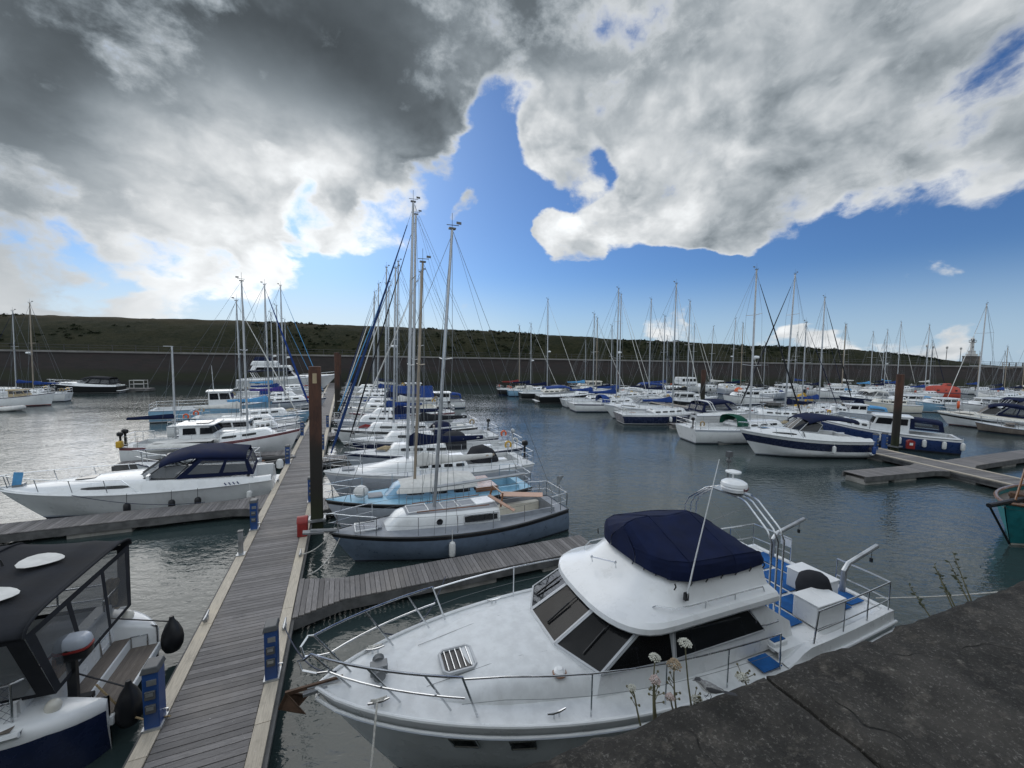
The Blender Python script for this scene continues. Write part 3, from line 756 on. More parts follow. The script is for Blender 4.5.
for px, py, lab in ((875, 450, 'left one of the two blue service pedestals by the tall right piling'), (884, 449, 'right one of the two blue service pedestals by the tall right piling')):
    p = at(px, py, .45); pedestal(p.x, p.y, J2A, lab, 1.0)
def fire_cabinet(x, y, rz, label):
    o = empty('fire_cabinet', (x, y, .475), rz); o.scale = (.85, .85, .85); tag(o, label, 'cabinet')
    mb = MB(); mb.prism([(-.17, -.24), (.17, -.24), (.17, .24), (-.17, .24)], 0, .52); mb.build('box', M['red_paint'], o, bevel=.03)
    mb = MB(); rings = []
    for k in range(9):
        a = PI * k / 8; rings.append([(-.18, -.25 * math.cos(a), .52 + .2 * math.sin(a)), (.18, -.25 * math.cos(a), .52 + .2 * math.sin(a))])
    mb.loft(rings, False); mb.add([(-.18, -.25 * math.cos(PI * k / 8), .52 + .2 * math.sin(PI * k / 8)) for k in range(9)], [tuple(range(9))]); mb.add([(.18, -.25 * math.cos(PI * k / 8), .52 + .2 * math.sin(PI * k / 8)) for k in range(9)], [tuple(range(9))])
    mb.build('lid', M['red_paint'], o)
    mb = MB(); mb.box((-.178, 0, .40), (.012, .2, .2)); mb.build('sign', M['white'], o, smooth=0)
    return o
fire_cabinet(-1.28, 14.1, 0, 'red fire cabinet on the right kerb of the long jetty')
p = at(910, 449, .45); fire_cabinet(p.x, p.y, R(40), 'red cabinet with a white sign on the second jetty')
bo = empty('mooring_post', (-2.80, 13.3, .475)); tag(bo, 'short grey steel mooring post on the left kerb of the long jetty', 'post')
MB().box((0, 0, .34), (.11, .11, .68)).build('shaft', M['galv'], bo, bevel=.01); MB().box((0, 0, .69), (.13, .13, .03)).build('cap', M['ped_grey'], bo, smooth=0)
MB().box((0, 0, .01), (.22, .22, .02)).build('base_plate', M['galv'], bo, smooth=0)
def cleat(x, y, z, rz, label, s=1.0):
    o = empty('cleat', (x, y, z), rz); tag(o, label, 'cleat', 'mooring cleats on the jetty kerbs')
    mb = MB(); mb.tube([(-.13 * s, 0, .075 * s), (-.05 * s, 0, .06 * s), (.05 * s, 0, .06 * s), (.13 * s, 0, .075 * s)], [.012 * s, .018 * s, .018 * s, .012 * s], 6); mb.build('horn', M['galv'], o)
    MB().box((0, 0, .025 * s), (.10 * s, .045 * s, .05 * s)).build('foot', M['galv'], o, smooth=0)
for x, y, lab in ((-1.22, 9.3, 'mooring cleat on the kerb where the first finger joins'), (-1.22, 12.6, 'mooring cleat on the kerb by the slate blue bow'), (-2.82, 10.2, 'mooring cleat on the left kerb near the dark canopied boat'), (-2.82, 20.5, 'mooring cleat on the left kerb by the sports cruiser stern')):
    cleat(x, y, .475, PI / 2, lab, 1.5)
# ------------------------------------------------------------------ boats: shared shapes
# every boat: local +x = bow, origin amidships on the waterline
def sm(a, b, x):
    u = min(max((x - a) / (b - a), 0), 1); return u * u * (3 - 2 * u)
class Hull:
    def __init__(s, L, B, fs, fb, tr=.75, xm=.42, pw=2.2, rake=None, srake=0.0, dip=.05, vee=0.0, draft=.4, full=.42, bowp=.9, bowq=.85):
        s.L, s.B, s.fs, s.fb, s.tr, s.xm, s.pw, s.srake, s.dip, s.vee, s.draft, s.full, s.bowp, s.bowq = L, B, fs, fb, tr, xm, pw, srake, dip, vee, draft, full, bowp, bowq
        s.rake = .12 * L if rake is None else rake
    def hb(s, t):
        if t < s.xm: return s.B / 2 * (s.tr + (1 - s.tr) * math.sin(PI / 2 * t / s.xm))
        u = (t - s.xm) / (1 - s.xm); return max(.015, s.B / 2 * max(0, 1 - u ** s.pw) ** s.bowp)
    def zs(s, t): return s.fs + (s.fb - s.fs) * t ** 1.7 - s.dip * math.sin(PI * t)
    def t_of(s, x): return min(max((x + s.L / 2) / s.L, 0), 1)
    def sheer(s, x):
        t = s.t_of(x); return s.hb(t), s.zs(t)
    def pt(s, t, z, side):
        zt = s.zs(t); q = min(max((z + s.draft) / (zt + s.draft), 0), 1)
        e = s.full + .75 * sm(.45, 1, t)
        if s.vee: f = (q / .42 * .80 if q < .42 else .80 + .20 * ((q - .42) / .58) ** 1.1) * (1 - sm(.5, 1, t)) + (q ** s.bowq) * sm(.5, 1, t)
        else: f = (1 - (1 - q) ** 2.4) ** e
        if q <= 0: f = .0
        zf = min(max(1 - q, 0), 1)
        x = -s.L / 2 + s.L * t - s.rake * sm(.55, 1, t) * zf ** 1.1 + s.srake * zf * (1 - sm(0, .12, t))
        return (x, side * s.hb(t) * f, z)
    def rows(s, t, bands):
        zt = s.zs(t); out = [-s.draft, -.15, .07, .13]
        lo = .13; hi = zt - bands
        out += [lo + (hi - lo) * k / 4 for k in (1, 2, 3, 4)] + [zt - bands * (.45 if bands < .5 else .30), zt]
        return out
    def mesh(s, n=26, band=.16):
        """faces: 0 topside 1 antifoul 2 boot stripe 3 sheer band"""
        mb = MB(); ts = [i / n for i in range(n)] + [1.0]; ts = [1 - (1 - t) ** 1.25 for t in ts]
        matrow = [1, 1, 2, 0, 0, 0, 0, 3, 0]
        for side in (1, -1):
            rings = [[s.pt(t, z, side) for z in s.rows(t, band)] for t in ts]
            mb.loft(rings, False, mats=matrow)
        z0 = s.rows(0, band)
        mb.mi = 0
        a = [s.pt(0, z, 1) for z in z0]; c = [s.pt(0, z, -1) for z in z0]
        for k in range(len(z0) - 1):
            mb.mi = matrow[k] if matrow[k] != 3 else 0; mb.add([a[k], a[k + 1], c[k + 1], c[k]], [(0, 1, 2, 3)])
        return mb
    def rail_pts(s, x0, x1, off=0.0, dz=0.0, side=1, n=24):
        out = []
        for i in range(n + 1):
            x = x0 + (x1 - x0) * i / n; h, z = s.sheer(x); out.append((x, side * max(h + off, 0.0), z + dz))
        return out
    def loop_pts(s, off=0.0, dz=0.0, n=26, x0=None):
        x0 = -s.L / 2 if x0 is None else x0
        a = s.rail_pts(x0, s.L / 2 - .01, off, dz, 1, n); b_ = s.rail_pts(x0, s.L / 2 - .01, off, dz, -1, n)
        return a + b_[::-1]
    def deck(s, x0, x1, dz=-.03, camber=.05, inset=.02, n=22):
        mb = MB(); rings = []
        for i in range(n + 1):
            x = x0 + (x1 - x0) * i / n; h, z = s.sheer(x); h = max(h - inset, .005)
            rings.append([(x, h * k, z + dz + camber * (1 - k * k)) for k in (-1, -.66, -.33, 0, .33, .66, 1)])
        return mb.loft(rings, False)
    def sidedeck(s, mb, x0, x1, cw, dz=-.03, coam=.16, floor=.25, n=10):
        """side decks, coaming and well of a cockpit"""
        for side in (1, -1):
            rings = []
            for i in range(n + 1):
                x = x0 + (x1 - x0) * i / n; h, z = s.sheer(x); z += dz; c = min(cw, h - .12)
                rings.append([(x, side * (h - .02), z), (x, side * (c + .05), z + .01), (x, side * (c + .04), z + coam), (x, side * (c - .02), z + coam), (x, side * (c - .05), floor), (x, 0, floor)])
            mb.loft(rings, False)
            for x in (x0, x1):
                h, z = s.sheer(x); z += dz; c = min(cw, h - .12)
                mb.add([(x, 0, floor), (x, side * (c - .05), floor), (x, side * (c - .02), z + coam), (x, 0, z + coam)], [(0, 1, 2, 3)])
        return mb
class Trunk:
    """coachroof lofted over the deck of a hull"""
    def __init__(s, H, x0, x1, w0, w1, h, front=.5, aft=.12, margin=.28, base=0.0, tumble=.10, crown=.06, hf=None):
        s.H, s.x0, s.x1, s.w0, s.w1, s.h, s.front, s.aft, s.margin, s.base, s.tumble, s.crown = H, x0, x1, w0, w1, h, front, aft, margin, base, tumble, crown
        s.hf = h if hf is None else hf; s.lin = False
    def w(s, x):
        f = (x - s.x0) / (s.x1 - s.x0); hh, z = s.H.sheer(x)
        return max(.08, min(s.w0 + (s.w1 - s.w0) * f ** 1.3, hh - s.margin))
    def hh(s, x):
        f = (x - s.x0) / (s.x1 - s.x0); h = s.h + (s.hf - s.h) * f
        if s.lin: return max(.012, h * min(1, (s.x1 - x) / s.front))
        return max(.012, h * sm(0, 1, min(1, (s.x1 - x) / max(s.front, .01))) ** .8 * min(1, .55 + .45 * min(1, (x - s.x0) / max(s.aft, .001))))
    def ring(s, x):
        w = s.w(x); h = s.hh(x); z = s.H.sheer(x)[1] - .02 + s.base; k = s.tumble
        half = [(w, -.05), (w * (1 - k * .15), h * .3), (w * (1 - k * .6), h * .72), (w * (1 - k) - .02, h * .93), (w * (1 - k) * .85, h + s.crown * .25), (w * (1 - k) * .45, h + s.crown * .8)]
        return [(x, y, z + q) for y, q in half] + [(x, 0, z + h + s.crown)] + [(x, -y, z + q) for y, q in half[::-1]]
    def mesh(s, n=20):
        xs = [s.x0 + (s.x1 - s.x0) * i / n for i in range(n + 1)]
        return MB().loft([s.ring(x) for x in xs], False, True, True)
    def top(s, x): return s.H.sheer(x)[1] - .02 + s.base + s.hh(x) + s.crown
    def side(s, x, q, side, out=.008):
        """point on the cabin side at height fraction q"""
        r = s.ring(x)[:4]; hs = [(p[2] - r[0][2]) for p in r]; tot = hs[3]; v = q * tot
        for a, b_ in zip(r, r[1:]):
            if b_[2] - r[0][2] >= v - 1e-6:
                d = b_[2] - a[2]; f = (v - (a[2] - r[0][2])) / d if d > 1e-6 else 0
                y = a[1] + (b_[1] - a[1]) * f; z = a[2] + d * f; break
        else: y, z = r[3][1], r[3][2]
        return (x, side * (y + out), z)
    def window(s, xa, xb, qa, qb, side, out=.008, n=5, slant=.0):
        mb = MB(); a = []; c = []
        for i in range(n + 1):
            f = i / n; r = .12 if 0 < i < n else 0
            x = xa + (xb - xa) * f; x2 = xa + slant + (xb - xa - slant * 1.6) * f
            e = 0 if 0 < i < n else .10 * (qb - qa)
            a.append(s.side(x, qa + e, side, out)); c.append(s.side(x2, qb - e, side, out))
        mb.add(a + c, [(i, i + 1, n + 2 + i, n + 1 + i) for i in range(n)])
        return mb
CLUT = random.Random(77)
def clutter(o, H, T):
    """the loose gear that lies about a boat"""
    L2 = H.L / 2; r = CLUT
    for side in (1, -1):
        if r.random() < .55:
            x = -L2 + .3 + r.random() * .3; h, z = H.sheer(x); q = MB()
            q.tube([(x, side * (h - .02), z + .42 + .16 * math.sin(a)) if False else (x + .16 * math.cos(a), side * (h - .04), z + .42 + .18 * math.sin(a)) for a in [PI * (k / 8 * 1.5 - .25) for k in range(9)]], .055, 6)
            q.build('horseshoe_buoy', M[r.choice(['yellow', 'canvas_white', 'orange', 'rope_tan'])], o)
    if r.random() < .22: outboard(o, -L2 + .12, r.choice((1, -1)) * H.B * .28, H.zs(0) + .62, .8)
    if r.random() < .6:
        x = L2 * r.uniform(.55, .7); h, z = H.sheer(x); q = MB(); q.tube([(x - .5, r.uniform(-.2, .2), z + .12), (x, .05, z + .16), (x + .45, r.uniform(-.1, .1), z + .1)], [.08, .17, .07], 8); q.build('sail_bag', M[r.choice(['canvas_blue', 'canvas_white', 'canvas_navy', 'canvas_red', 'tan_cover'])], o)
    if r.random() < .55:
        x = T.x0 + .2; z = T.top(x) - .3; w_ = H.B * .27; q = MB(); q.tube([(x - 1.0, w_, z), (x - 1.0, w_, z + .9), (x - 1.0, -w_, z + .9), (x - 1.0, -w_, z)], .02, 5); q.build('gantry', M['steel'], o)
        if r.random() < .6: q = MB(); q.box((x - 1.0, 0, z + .93), (.6, 1.1, .03)); q.build('solar_panel', M['window'], o, smooth=0)
    x = H.L * r.uniform(-.40, -.25); h, z = H.sheer(x); q = MB(); q.box((x, r.uniform(-.4, .4), z - .1), (.5, .4, .35)); q.build('locker', M[r.choice(['white', 'varnish', 'cream', 'teak'])], o, bevel=.03)
    x = H.L * r.uniform(.0, .18)
    for side in (1, -1):
        if r.random() < .6:
            h, z = H.sheer(x); fender(o, (x, side * (h + .10), z - .45), M[r.choice(['fender_white', 'fender_blue', 'fender_black'])], .10, .5)
def fender(parent, p, m, r=.11, l=.5, name='fender', line=.35):
    mb = MB(); mb.lathe((p[0], p[1], p[2] - l / 2), [(r * .3, 0), (r * .85, l * .08), (r, l * .2), (r, l * .8), (r * .8, l * .93), (r * .25, l)], 10)
    mb.tube([(p[0], p[1], p[2] + l / 2), (p[0], p[1] * .985, p[2] + l / 2 + line)], .008, 4)
    return mb.build(name, m, parent)
def outboard(parent, x, y, z, s=1.0, face=-1):
    """small outboard: cowl, leg, lower unit; tilted a little; face -1 = aft"""
    mb = MB(); rings = []
    for zz, rx, ry in ((0, .12, .10), (.05, .17, .13), (.16, .18, .14), (.25, .15, .12), (.29, .07, .06)):
        rings.append([(x + face * .06 * s + rx * s * math.cos(k * PI / 6), y + ry * s * math.sin(k * PI / 6), z + zz * s) for k in range(12)])
    mb.loft(rings, True, True, True); o = mb.build('outboard', M['black'], parent)
    mb = MB(); mb.box((x + face * .05 * s, y, z - .32 * s), (.10 * s, .07 * s, .66 * s)); mb.box((x + face * .1 * s, y, z - .62 * s), (.30 * s, .10 * s, .03 * s))
    mb.lathe((x + face * .08 * s - .12 * s, y, z - .72 * s), [(.02 * s, 0), (.05 * s, .05 * s), (.05 * s, .2 * s), (.03 * s, .26 * s)], 8, 'x')
    for k in range(3):
        a = k * 2 * PI / 3; mb.box((x + face * .24 * s, y + .07 * s * math.cos(a), z - .72 * s + .07 * s * math.sin(a)), (.015, .06 * s, .06 * s))
    mb.build('leg', M['black'], o)
    return o
def pulpit(parent, H, x0, h=.55, r=.014, n=10, name='pulpit', mats=None):
    mb = MB(); L2 = H.L / 2
    top = H.rail_pts(x0, L2 - .08, -.05, h, 1, n); top2 = H.rail_pts(x0, L2 - .08, -.05, h, -1, n)
    pts = [(top[0][0], top[0][1], top[0][2] - h)] + top + [(L2 + .12, 0, top[-1][2])] + top2[::-1] + [(top2[0][0], top2[0][1], top2[0][2] - h)]
    mb.tube(pts, r, 6)
    for f in (.45, .95):
        k = int(n * f)
        for tt in (top, top2): mb.tube([tt[k], (tt[k][0] - .05, tt[k][1], tt[k][2] - h)], r, 5)
    mb.tube([(p[0], p[1], p[2] - h * .5) for p in top] + [(L2 + .02, 0, top[-1][2] - h * .5)] + [(p[0], p[1], p[2] - h * .5) for p in top2[::-1]], r * .7, 5)
    return mb.build(name, mats or M['steel'], parent)
def pushpit(parent, H, x1, h=.58, r=.014, name='pushpit'):
    mb = MB(); x0 = -H.L / 2 + .06
    for hh in (h, h * .5):
        a = H.rail_pts(x1, x0, -.06, hh, 1, 5); c = H.rail_pts(x1, x0, -.06, hh, -1, 5)
        mb.tube(a + c[::-1], r if hh == h else r * .7, 6)
    for k in (0, 3, 5):
        for side in (1, -1):
            p = H.rail_pts(x1, x0, -.06, h, side, 5)[k]; mb.tube([p, (p[0], p[1], p[2] - h)], r, 5)
    return mb.build(name, M['steel'], parent)
def lifelines(parent, H, xa, xb, n, h=.55, r=.005, rs=.011):
    mb = MB()
    for side in (1, -1):
        ps = H.rail_pts(xa, xb, -.06, 0, side, n)
        for p in ps[1:-1]: mb.tube([p, (p[0], p[1], p[2] + h)], rs, 5)
    mb.build('stanchion', M['steel'], parent)
    mb = MB()
    for side in (1, -1):
        ps = H.rail_pts(xa, xb, -.06, 0, side, n)
        for hh in (h, h * .52): mb.tube([(p[0], p[1], p[2] + hh) for p in ps], r, 4)
    mb.build('guardrail_wire', M['wire'], parent)
def sailboat(name, label, loc, rz, L=8.5, B=None, hull='white', deckm='nonskid', cabm='white', mast_h=11, mast_x=.06, mastm='alu', boot='stripe_blue', band=None,
             cover='canvas_navy', genoa='canvas_white', hood=None, fb=1.15, fs=.95, group=None, detail=1, rake=.10, tr=.72, srake=.0, boom=True, mizzen=None,
             winm='window', nwin=4, spreaders=1, radar=False, tilt=0.0, fend=('fender_white',), pitch_aft=.012, th=.40, rigr=.006, fr=.45, boom_len=.36, cat='sailing boat', antif='antifoul', facet=False, trunk=(-.13, .28), gen_r=.042):
    B = B or L * .325
    o = empty(name, loc, rz); tag(o, label, cat, group)
    H = Hull(L, B, fs, fb, tr, .42, 2.1, rake * L, srake, .06)
    H.mesh(26 if detail else 16).build('hull', [M[hull], M[antif], M[boot], M[band or hull]], o, smooth=60)
    L2 = L / 2; xc0, xc1 = -.43 * L, trunk[0] * L
    dk = H.deck(xc1, L2 - .02, n=18)
    dk.loft([[(x, k * (H.sheer(x)[0] - .02), H.sheer(x)[1] - .03) for k in (-1, -.5, 0, .5, 1)] for x in (-L2, xc0)], False)
    H.sidedeck(dk, xc0, xc1, B * .26)
    dk.build('deck', M[deckm], o, smooth=40)
    mb = MB(); mb.tube(H.loop_pts(.012, -.03), .028 if detail else .03, 6); mb.build('rubbing_strake', M[band or 'varnish' if band is None and detail == 2 else band or 'grey_hull'], o)
    T = Trunk(H, xc1, trunk[1] * L, B * .30, B * .16, th, fr, .1, .3); T.lin = facet
    cb = T.mesh().build('cabin', M[cabm], o, smooth=45)
    span = (trunk[1] * L - fr - xc1 - .2)
    for side in (1, -1):
        for k in range(nwin):
            a = xc1 + .18 + span * k / nwin; T.window(a, a + span / nwin * .72, .42, .80, side).build('window', M[winm], cb, smooth=0)
    mb = MB(); hx = trunk[1] * L + .35
    hz = H.sheer(hx)[1]; mb.box((hx, 0, hz + .05), (.5, .5, .06)); mb.build('hatch', M['greydeck'], o, bevel=.02)
    mb = MB(); mb.box((xc1 + .35, 0, T.top(xc1 + .35) + .015), (.7, .62, .05)); mb.build('companionway_hatch', M[cabm], o, bevel=.015)
    for side in (1, -1):
        mb = MB(); mb.tube([(xc1 + .3, side * B * .2, T.top(xc1 + .4) + .03), (xc1 + span * .9, side * B * .15, T.top(xc1 + span * .9) + .03)], .018, 5); mb.build('grab_rail', M['varnish' if detail == 2 else 'steel'], o)
    # rig
    mx = mast_x * L; mz = T.top(mx); mr = .0049 * mast_h + .007
    top = Vector((mx - pitch_aft * mast_h, 0, mast_h)); base = Vector((mx, 0, mz - .05))
    mb = MB(); mb.tube([base, base.lerp(top, .6), top], [mr, mr, mr * .72], 8); ms = mb.build('mast', M[mastm], o)
    mb = MB(); mb.tube([top + Vector((0, 0, -.02)), top + Vector((0, 0, .5))], .008, 4); mb.tube([top + Vector((.18, 0, .12)), top + Vector((-.22, 0, .14))], .012, 4); mb.box(top + Vector((-.22, 0, .22)), (.16, .02, .08)); mb.box(top + Vector((0, 0, .02)), (.22, .12, .05)); mb.build('masthead_gear', M['ped_grey'], ms)
    mb = MB(); sp = []
    for k in range(spreaders):
        zf = (k + 1) / (spreaders + 1) + .04; p = base.lerp(top, zf); w_ = B * (.30 - .05 * k); sp.append((p, w_))
        mb.tube([(p.x - .06, -w_, p.z + .05), (p.x, 0, p.z), (p.x - .06, w_, p.z + .05)], .022, 5)
    mb.build('spreader', M[mastm], ms)
    hd = top.lerp(base, .02 if not tilt else tilt)
    bow = Vector((L2 - .08, 0, H.zs(1) + .03))
    mb = MB()
    for side in (1, -1):
        c = Vector((mx - .08, side * (H.sheer(mx)[0] - .08), H.sheer(mx)[1]))
        pts = [c] + [Vector((p.x - .06, side * w_, p.z + .05)) for p, w_ in sp] + [top]
        mb.tube(pts, rigr, 4)
        for dx in (.35, -.4):
            if sp: mb.tube([c + Vector((dx, 0, 0)), sp[0][0] - Vector((0, 0, .06))], rigr * .8, 4)
    mb.tube([(-L2 + .1, 0, H.zs(0) + .05), top], rigr, 4)
    mb.tube([bow, hd], rigr, 4)
    if boom: mb.tube([(mx - boom_len * L, 0, mz + .78), top - Vector((.05, 0, .1))], rigr * .7, 4)
    mb.build('rigging', M['wire'], o)
    if genoa:
        mb = MB(); a = bow.lerp(hd, .06); e = bow.lerp(hd, .93)
        mb.tube([a, a.lerp(e, .08), a.lerp(e, .55), e], [gen_r * .5, gen_r, gen_r * .85, gen_r * .3], 8); mb.build('furled_genoa', M[genoa], o)
        mb = MB(); mb.lathe(tuple(bow.lerp(hd, .03)), [(.03, -.06), (.09, -.05), (.07, 0), (.09, .05), (.03, .06)], 8); mb.build('furling_drum', M['black'], o)
    if boom:
        bl = boom_len * L; bz = mz + .65; b0 = Vector((mx - mr - .02, 0, bz)); b1 = Vector((mx - bl, 0, bz + .10))
        mb = MB(); mb.tube([b0, b1], .052, 8); bm_ = mb.build('boom', M[mastm], o)
        if cover:
            rings = []
            for i in range(15):
                f = i / 14; p = b0.lerp(b1, f * .97); hh = (.34 * (1 - f) ** 4 + .20 * (1 - f) + .09) * (L / 9) * (.6 if f == 0 else 1); ww = .06 + .075 * math.sin(PI * min(1, f + .25)) * (1 - f * .4)
                wob_ = .02 * math.sin(i * 2.3)
                rings.append([(p.x, ww * math.cos(k * PI / 5) * (1 if 1 < k < 9 else 1) + wob_ * (k < 5), p.z + (hh * math.sin(k * PI / 5) if k < 5 else .11 * math.sin(k * PI / 5)) - .0) for k in range(10)])
            MB().loft(rings, True, True, True).build('sail_cover', M[cover], bm_, smooth=60)
    if hood:
        mb = MB(); rings = []; x0 = xc1 + .75
        z0 = H.sheer(xc1)[1] + .12; ww = B * .31; hh = T.top(xc1 + .3) - z0 + .52
        for i, (dx, f, wf) in enumerate(((0.18, .52, .86), (-.02, .80, .93), (-.28, .98, .98), (-.62, 1.0, 1.0), (-.95, .93, 1.0))):
            rings.append([(x0 + dx - .0 * abs(math.cos(a)), ww * wf * (abs(math.cos(a)) ** .6) * (1 if math.cos(a) > 0 else -1), z0 + hh * f * math.sin(a) ** .55) for a in [PI * k / 12 for k in range(13)]])
        mb.loft(rings, False); hd_ = mb.build('sprayhood', M[hood], o, smooth=60)
        mb = MB(); a = PI
        for k0, k1 in ((3, 5), (5.2, 6.8), (7, 9)):
            pts = []
            for dx, f, wf in ((.175, .53, .86), (-.0, .78, .925)):
                for k in (k0, k1):
                    an = PI * k / 12; pts.append((x0 + dx + .02, ww * wf * (abs(math.cos(an)) ** .6) * (1 if math.cos(an) > 0 else -1), z0 + hh * f * math.sin(an) ** .55 + .012))
            mb.add([pts[0], pts[1], pts[3], pts[2]], [(0, 1, 2, 3)])
        mb.build('window', M['window'], hd_, smooth=0)
    if detail:
        pulpit(o, H, L2 - .16 * L); pushpit(o, H, -L2 + .10 * L); lifelines(o, H, -L2 + .10 * L, L2 - .16 * L, 5)
    else:
        pulpit(o, H, L2 - .14 * L, r=.02, n=6); pushpit(o, H, -L2 + .10 * L, r=.02)
    if radar:
        p = base.lerp(top, .42); mb = MB(); mb.lathe((p.x + .28, 0, p.z), [(.1, 0), (.24, .03), (.25, .12), (.2, .2), (.05, .22)], 12); mb.box((p.x + .1, 0, p.z - .03), (.3, .1, .05)); mb.build('radar_dome', M['white'], ms)
    if mizzen:
        xz, hz_, cm = mizzen; zb = H.sheer(xz)[1] + .2
        mb = MB(); mb.tube([(xz, 0, zb - .3), (xz, 0, hz_)], [.06, .045], 8); mb.tube([(xz - .4, 0, hz_ - .02), (xz + .06, 0, hz_ - .02)], .02, 5); mz2 = mb.build('mizzen_mast', M[mastm], o)
        mb = MB(); mb.tube([(xz, 0, zb + 1.15), (xz - 2.2, 0, zb + 1.2)], .04, 6); mzb = mb.build('mizzen_boom', M[mastm], mz2)
        rings = [[(xz - 2.15 * f, .08 * math.cos(k * PI / 4), zb + 1.2 + ((.26 - .16 * f) * math.sin(k * PI / 4) if k < 4 else .05 * math.sin(k * PI / 4))) for k in range(8)] for f in (0, .2, .5, .8, 1)]
        MB().loft(rings, True, True, True).build('sail_cover', M[cm], mzb, smooth=60)
        mb = MB(); 
        for side in (1, -1): mb.tube([(xz - .3, side * (H.sheer(xz)[0] - .06), H.sheer(xz)[1]), (xz, 0, hz_ - .1)], rigr, 4)
        mb.tube([(xz - 2.15, 0, zb + 1.2), (xz, 0, hz_)], rigr, 4); mb.build('mizzen_rigging', M['wire'], o)
    for i, fm in enumerate(fend):
        side = 1 if i % 2 else -1; x = L * (.02 - .16 * (i // 2) + .05 * i); h, z = H.sheer(x)
        fender(o, (x, side * (h + .09), z - .42), M[fm], .10, .48)
    if detail < 2: clutter(o, H, T)
    return o, H, T
def cruiser(name, label, loc, rz, L=8.5, B=2.9, upper='white', hull='white', boot='stripe_blue', canopy='canvas_navy', fs=1.0, fb=1.5, aft_canopy=True, group=None, wind='window', detail=1, band=None,
            fend=(), cat='motor boat', arch=False, wh=.62, cx=-.02, bandw=.34, top=True, antif='antifoul', hood_full=False, portlight=True, glass_m='vinyl'):
    """sports cruiser: raised foredeck, raked windscreen, canvas top over the cockpit"""
    o = empty(name, loc, rz); tag(o, label, cat, group); L2 = L / 2
    H = Hull(L, B, fs, fb, .90, .35, 2.6, .19 * L, -.02 * L, .05, 1, .45, bowp=.85)
    H.mesh(26, bandw).build('hull', [M[hull], M[antif], M[boot], M[band or hull]], o, smooth=38)
    xw = cx * L + .12 * L            # foot of the windscreen
    xa = -L2 + .09 * L               # aft end of the cockpit
    # moulded topsides above the gunwale: foredeck crown and cockpit sides
    mb = MB(); rings = []; n = 26
    def crown(x):
        h, z = H.sheer(x); f = sm(-L2, L2, x)
        up_ = .34 * (1 - sm(xw, L2 - .05, x)) ** .8
        return h, z, up_
    for i in range(n + 1):
        x = (xw - .35) + (L2 - .03 - (xw - .35)) * i / n; h, z, u = crown(x)
        h2 = max(h - .03, .005); hw = max(h2 - .16 - .12 * (u / .34), h2 * .55)
        ring = [(x, h2, z), (x, h2 * .985, z + .04), (x, hw + .05, z + .06 + u * .25), (x, hw, z + .06 + u * .62), (x, hw * .86, z + .07 + u * .92), (x, hw * .45, z + .08 + u * 1.08), (x, 0, z + .085 + u * 1.13)]
        rings.append(ring + [(a, -b_, c) for a, b_, c in ring[-2::-1]])
    mb.loft(rings, False, True, True)
    dk = mb.build('foredeck', M[upper], o, smooth=50)
    mb = MB(); H2 = H
    for side in (1, -1):
        rings = []
        for i in range(13):
            x = -L2 + .04 + (xw - .33 + L2) * i / 12; h, z, u = crown(x); u = .34 * (.55 + .45 * sm(-L2, xw, x)) if x > xa else .10
            rings.append([(x, side * (h - .03), z), (x, side * (h - .05), z + .04), (x, side * (h - .13), z + .06 + u * .6), (x, side * (h - .24), z + .06 + u), (x, side * (h - .34), z + .05 + u), (x, side * (h - .36), .38), (x, 0, .38)])
        mb.loft(rings, False)
    h, z = H.sheer(xa); mb.box((xa, 0, (.38 + z) / 2 + .1), (.14, 2 * h - .55, z - .2)); mb.box((xw - .4, 0, .7 + .3), (.1, 2 * H.sheer(xw)[0] - .6, 1.0))
    mb.box((xa + .55, 0, .62), (.6, B * .62, .5)); mb.box((xw - 1.15, -B * .2, .75), (.45, .5, .75))
    mb.build('cockpit', M[upper], o, smooth=50)
    mb = MB(); mb.prism([(-L2 - .42, -B * .40), (-L2 + .05, -B * .43), (-L2 + .05, B * .43), (-L2 - .42, B * .40)], .32, .42); mb.build('bathing_platform', M[upper], o, bevel=.03)
    mb = MB(); mb.tube(H.loop_pts(.012, -.005), .03, 6); mb.build('rubbing_strake', M['grey_hull' if band is None else 'white'], o)
    # windscreen
    hwx, zwx, _ = crown(xw); hb_ = hwx - .24; zb = zwx + .38
    base = [(-1.0, -1.35), (-.72, -.25), (-.30, .06), (0, .12), (.30, .06), (.72, -.25), (1.0, -1.35)]
    lo = [Vector((xw + fx * .9, fy * hb_, zb - (0 if abs(fy) < .9 else .02))) for fy, fx in base]
    hi = [Vector((xw + fx * .9 - (.85 if abs(fy) < .9 else .42), fy * hb_ * .86, zb + wh * (1 if abs(fy) < .9 else .62))) for fy, fx in base]
    mb = MB()
    for k in range(6): mb.add([lo[k], lo[k + 1], hi[k + 1], hi[k]], [(0, 1, 2, 3)])
    ws = mb.build('windscreen', M[glass_m], o, smooth=0)
    mb = MB(); mb.tube(hi, .026, 6); mb.tube(lo, .024, 6)
    for k in range(7): mb.tube([lo[k], hi[k]], .02 if k in (0, 6) else .022, 6)
    mb.build('frame', M['black' if canopy == 'canvas_navy' and detail == 2 else 'alu_white'], ws)
    # canvas
    if top and canopy:
        zt = zb + wh + .20; xs = [hi[3].x + .02, hi[3].x - .35, hi[3].x - 1.0, xw - 2.5, xa + .15]
        zz = [hi[3].z + .0, hi[3].z + .16, zt + .10, zt + .06, zt - .12]; wf = [.80, .88, .93, .95, .92]
        rings = []
        for x, z, f in zip(xs, zz, wf):
            h = H.sheer(x)[0] - .18
            rings.append([(x, h * f * math.copysign(abs(math.cos(a)) ** .55, math.cos(a)), z - .26 + .26 * math.sin(a) ** .8) for a in [PI * k / 12 for k in range(13)]])
        mb = MB(); mb.loft(rings, False); cv = mb.build('canopy', M[canopy], o, smooth=60)
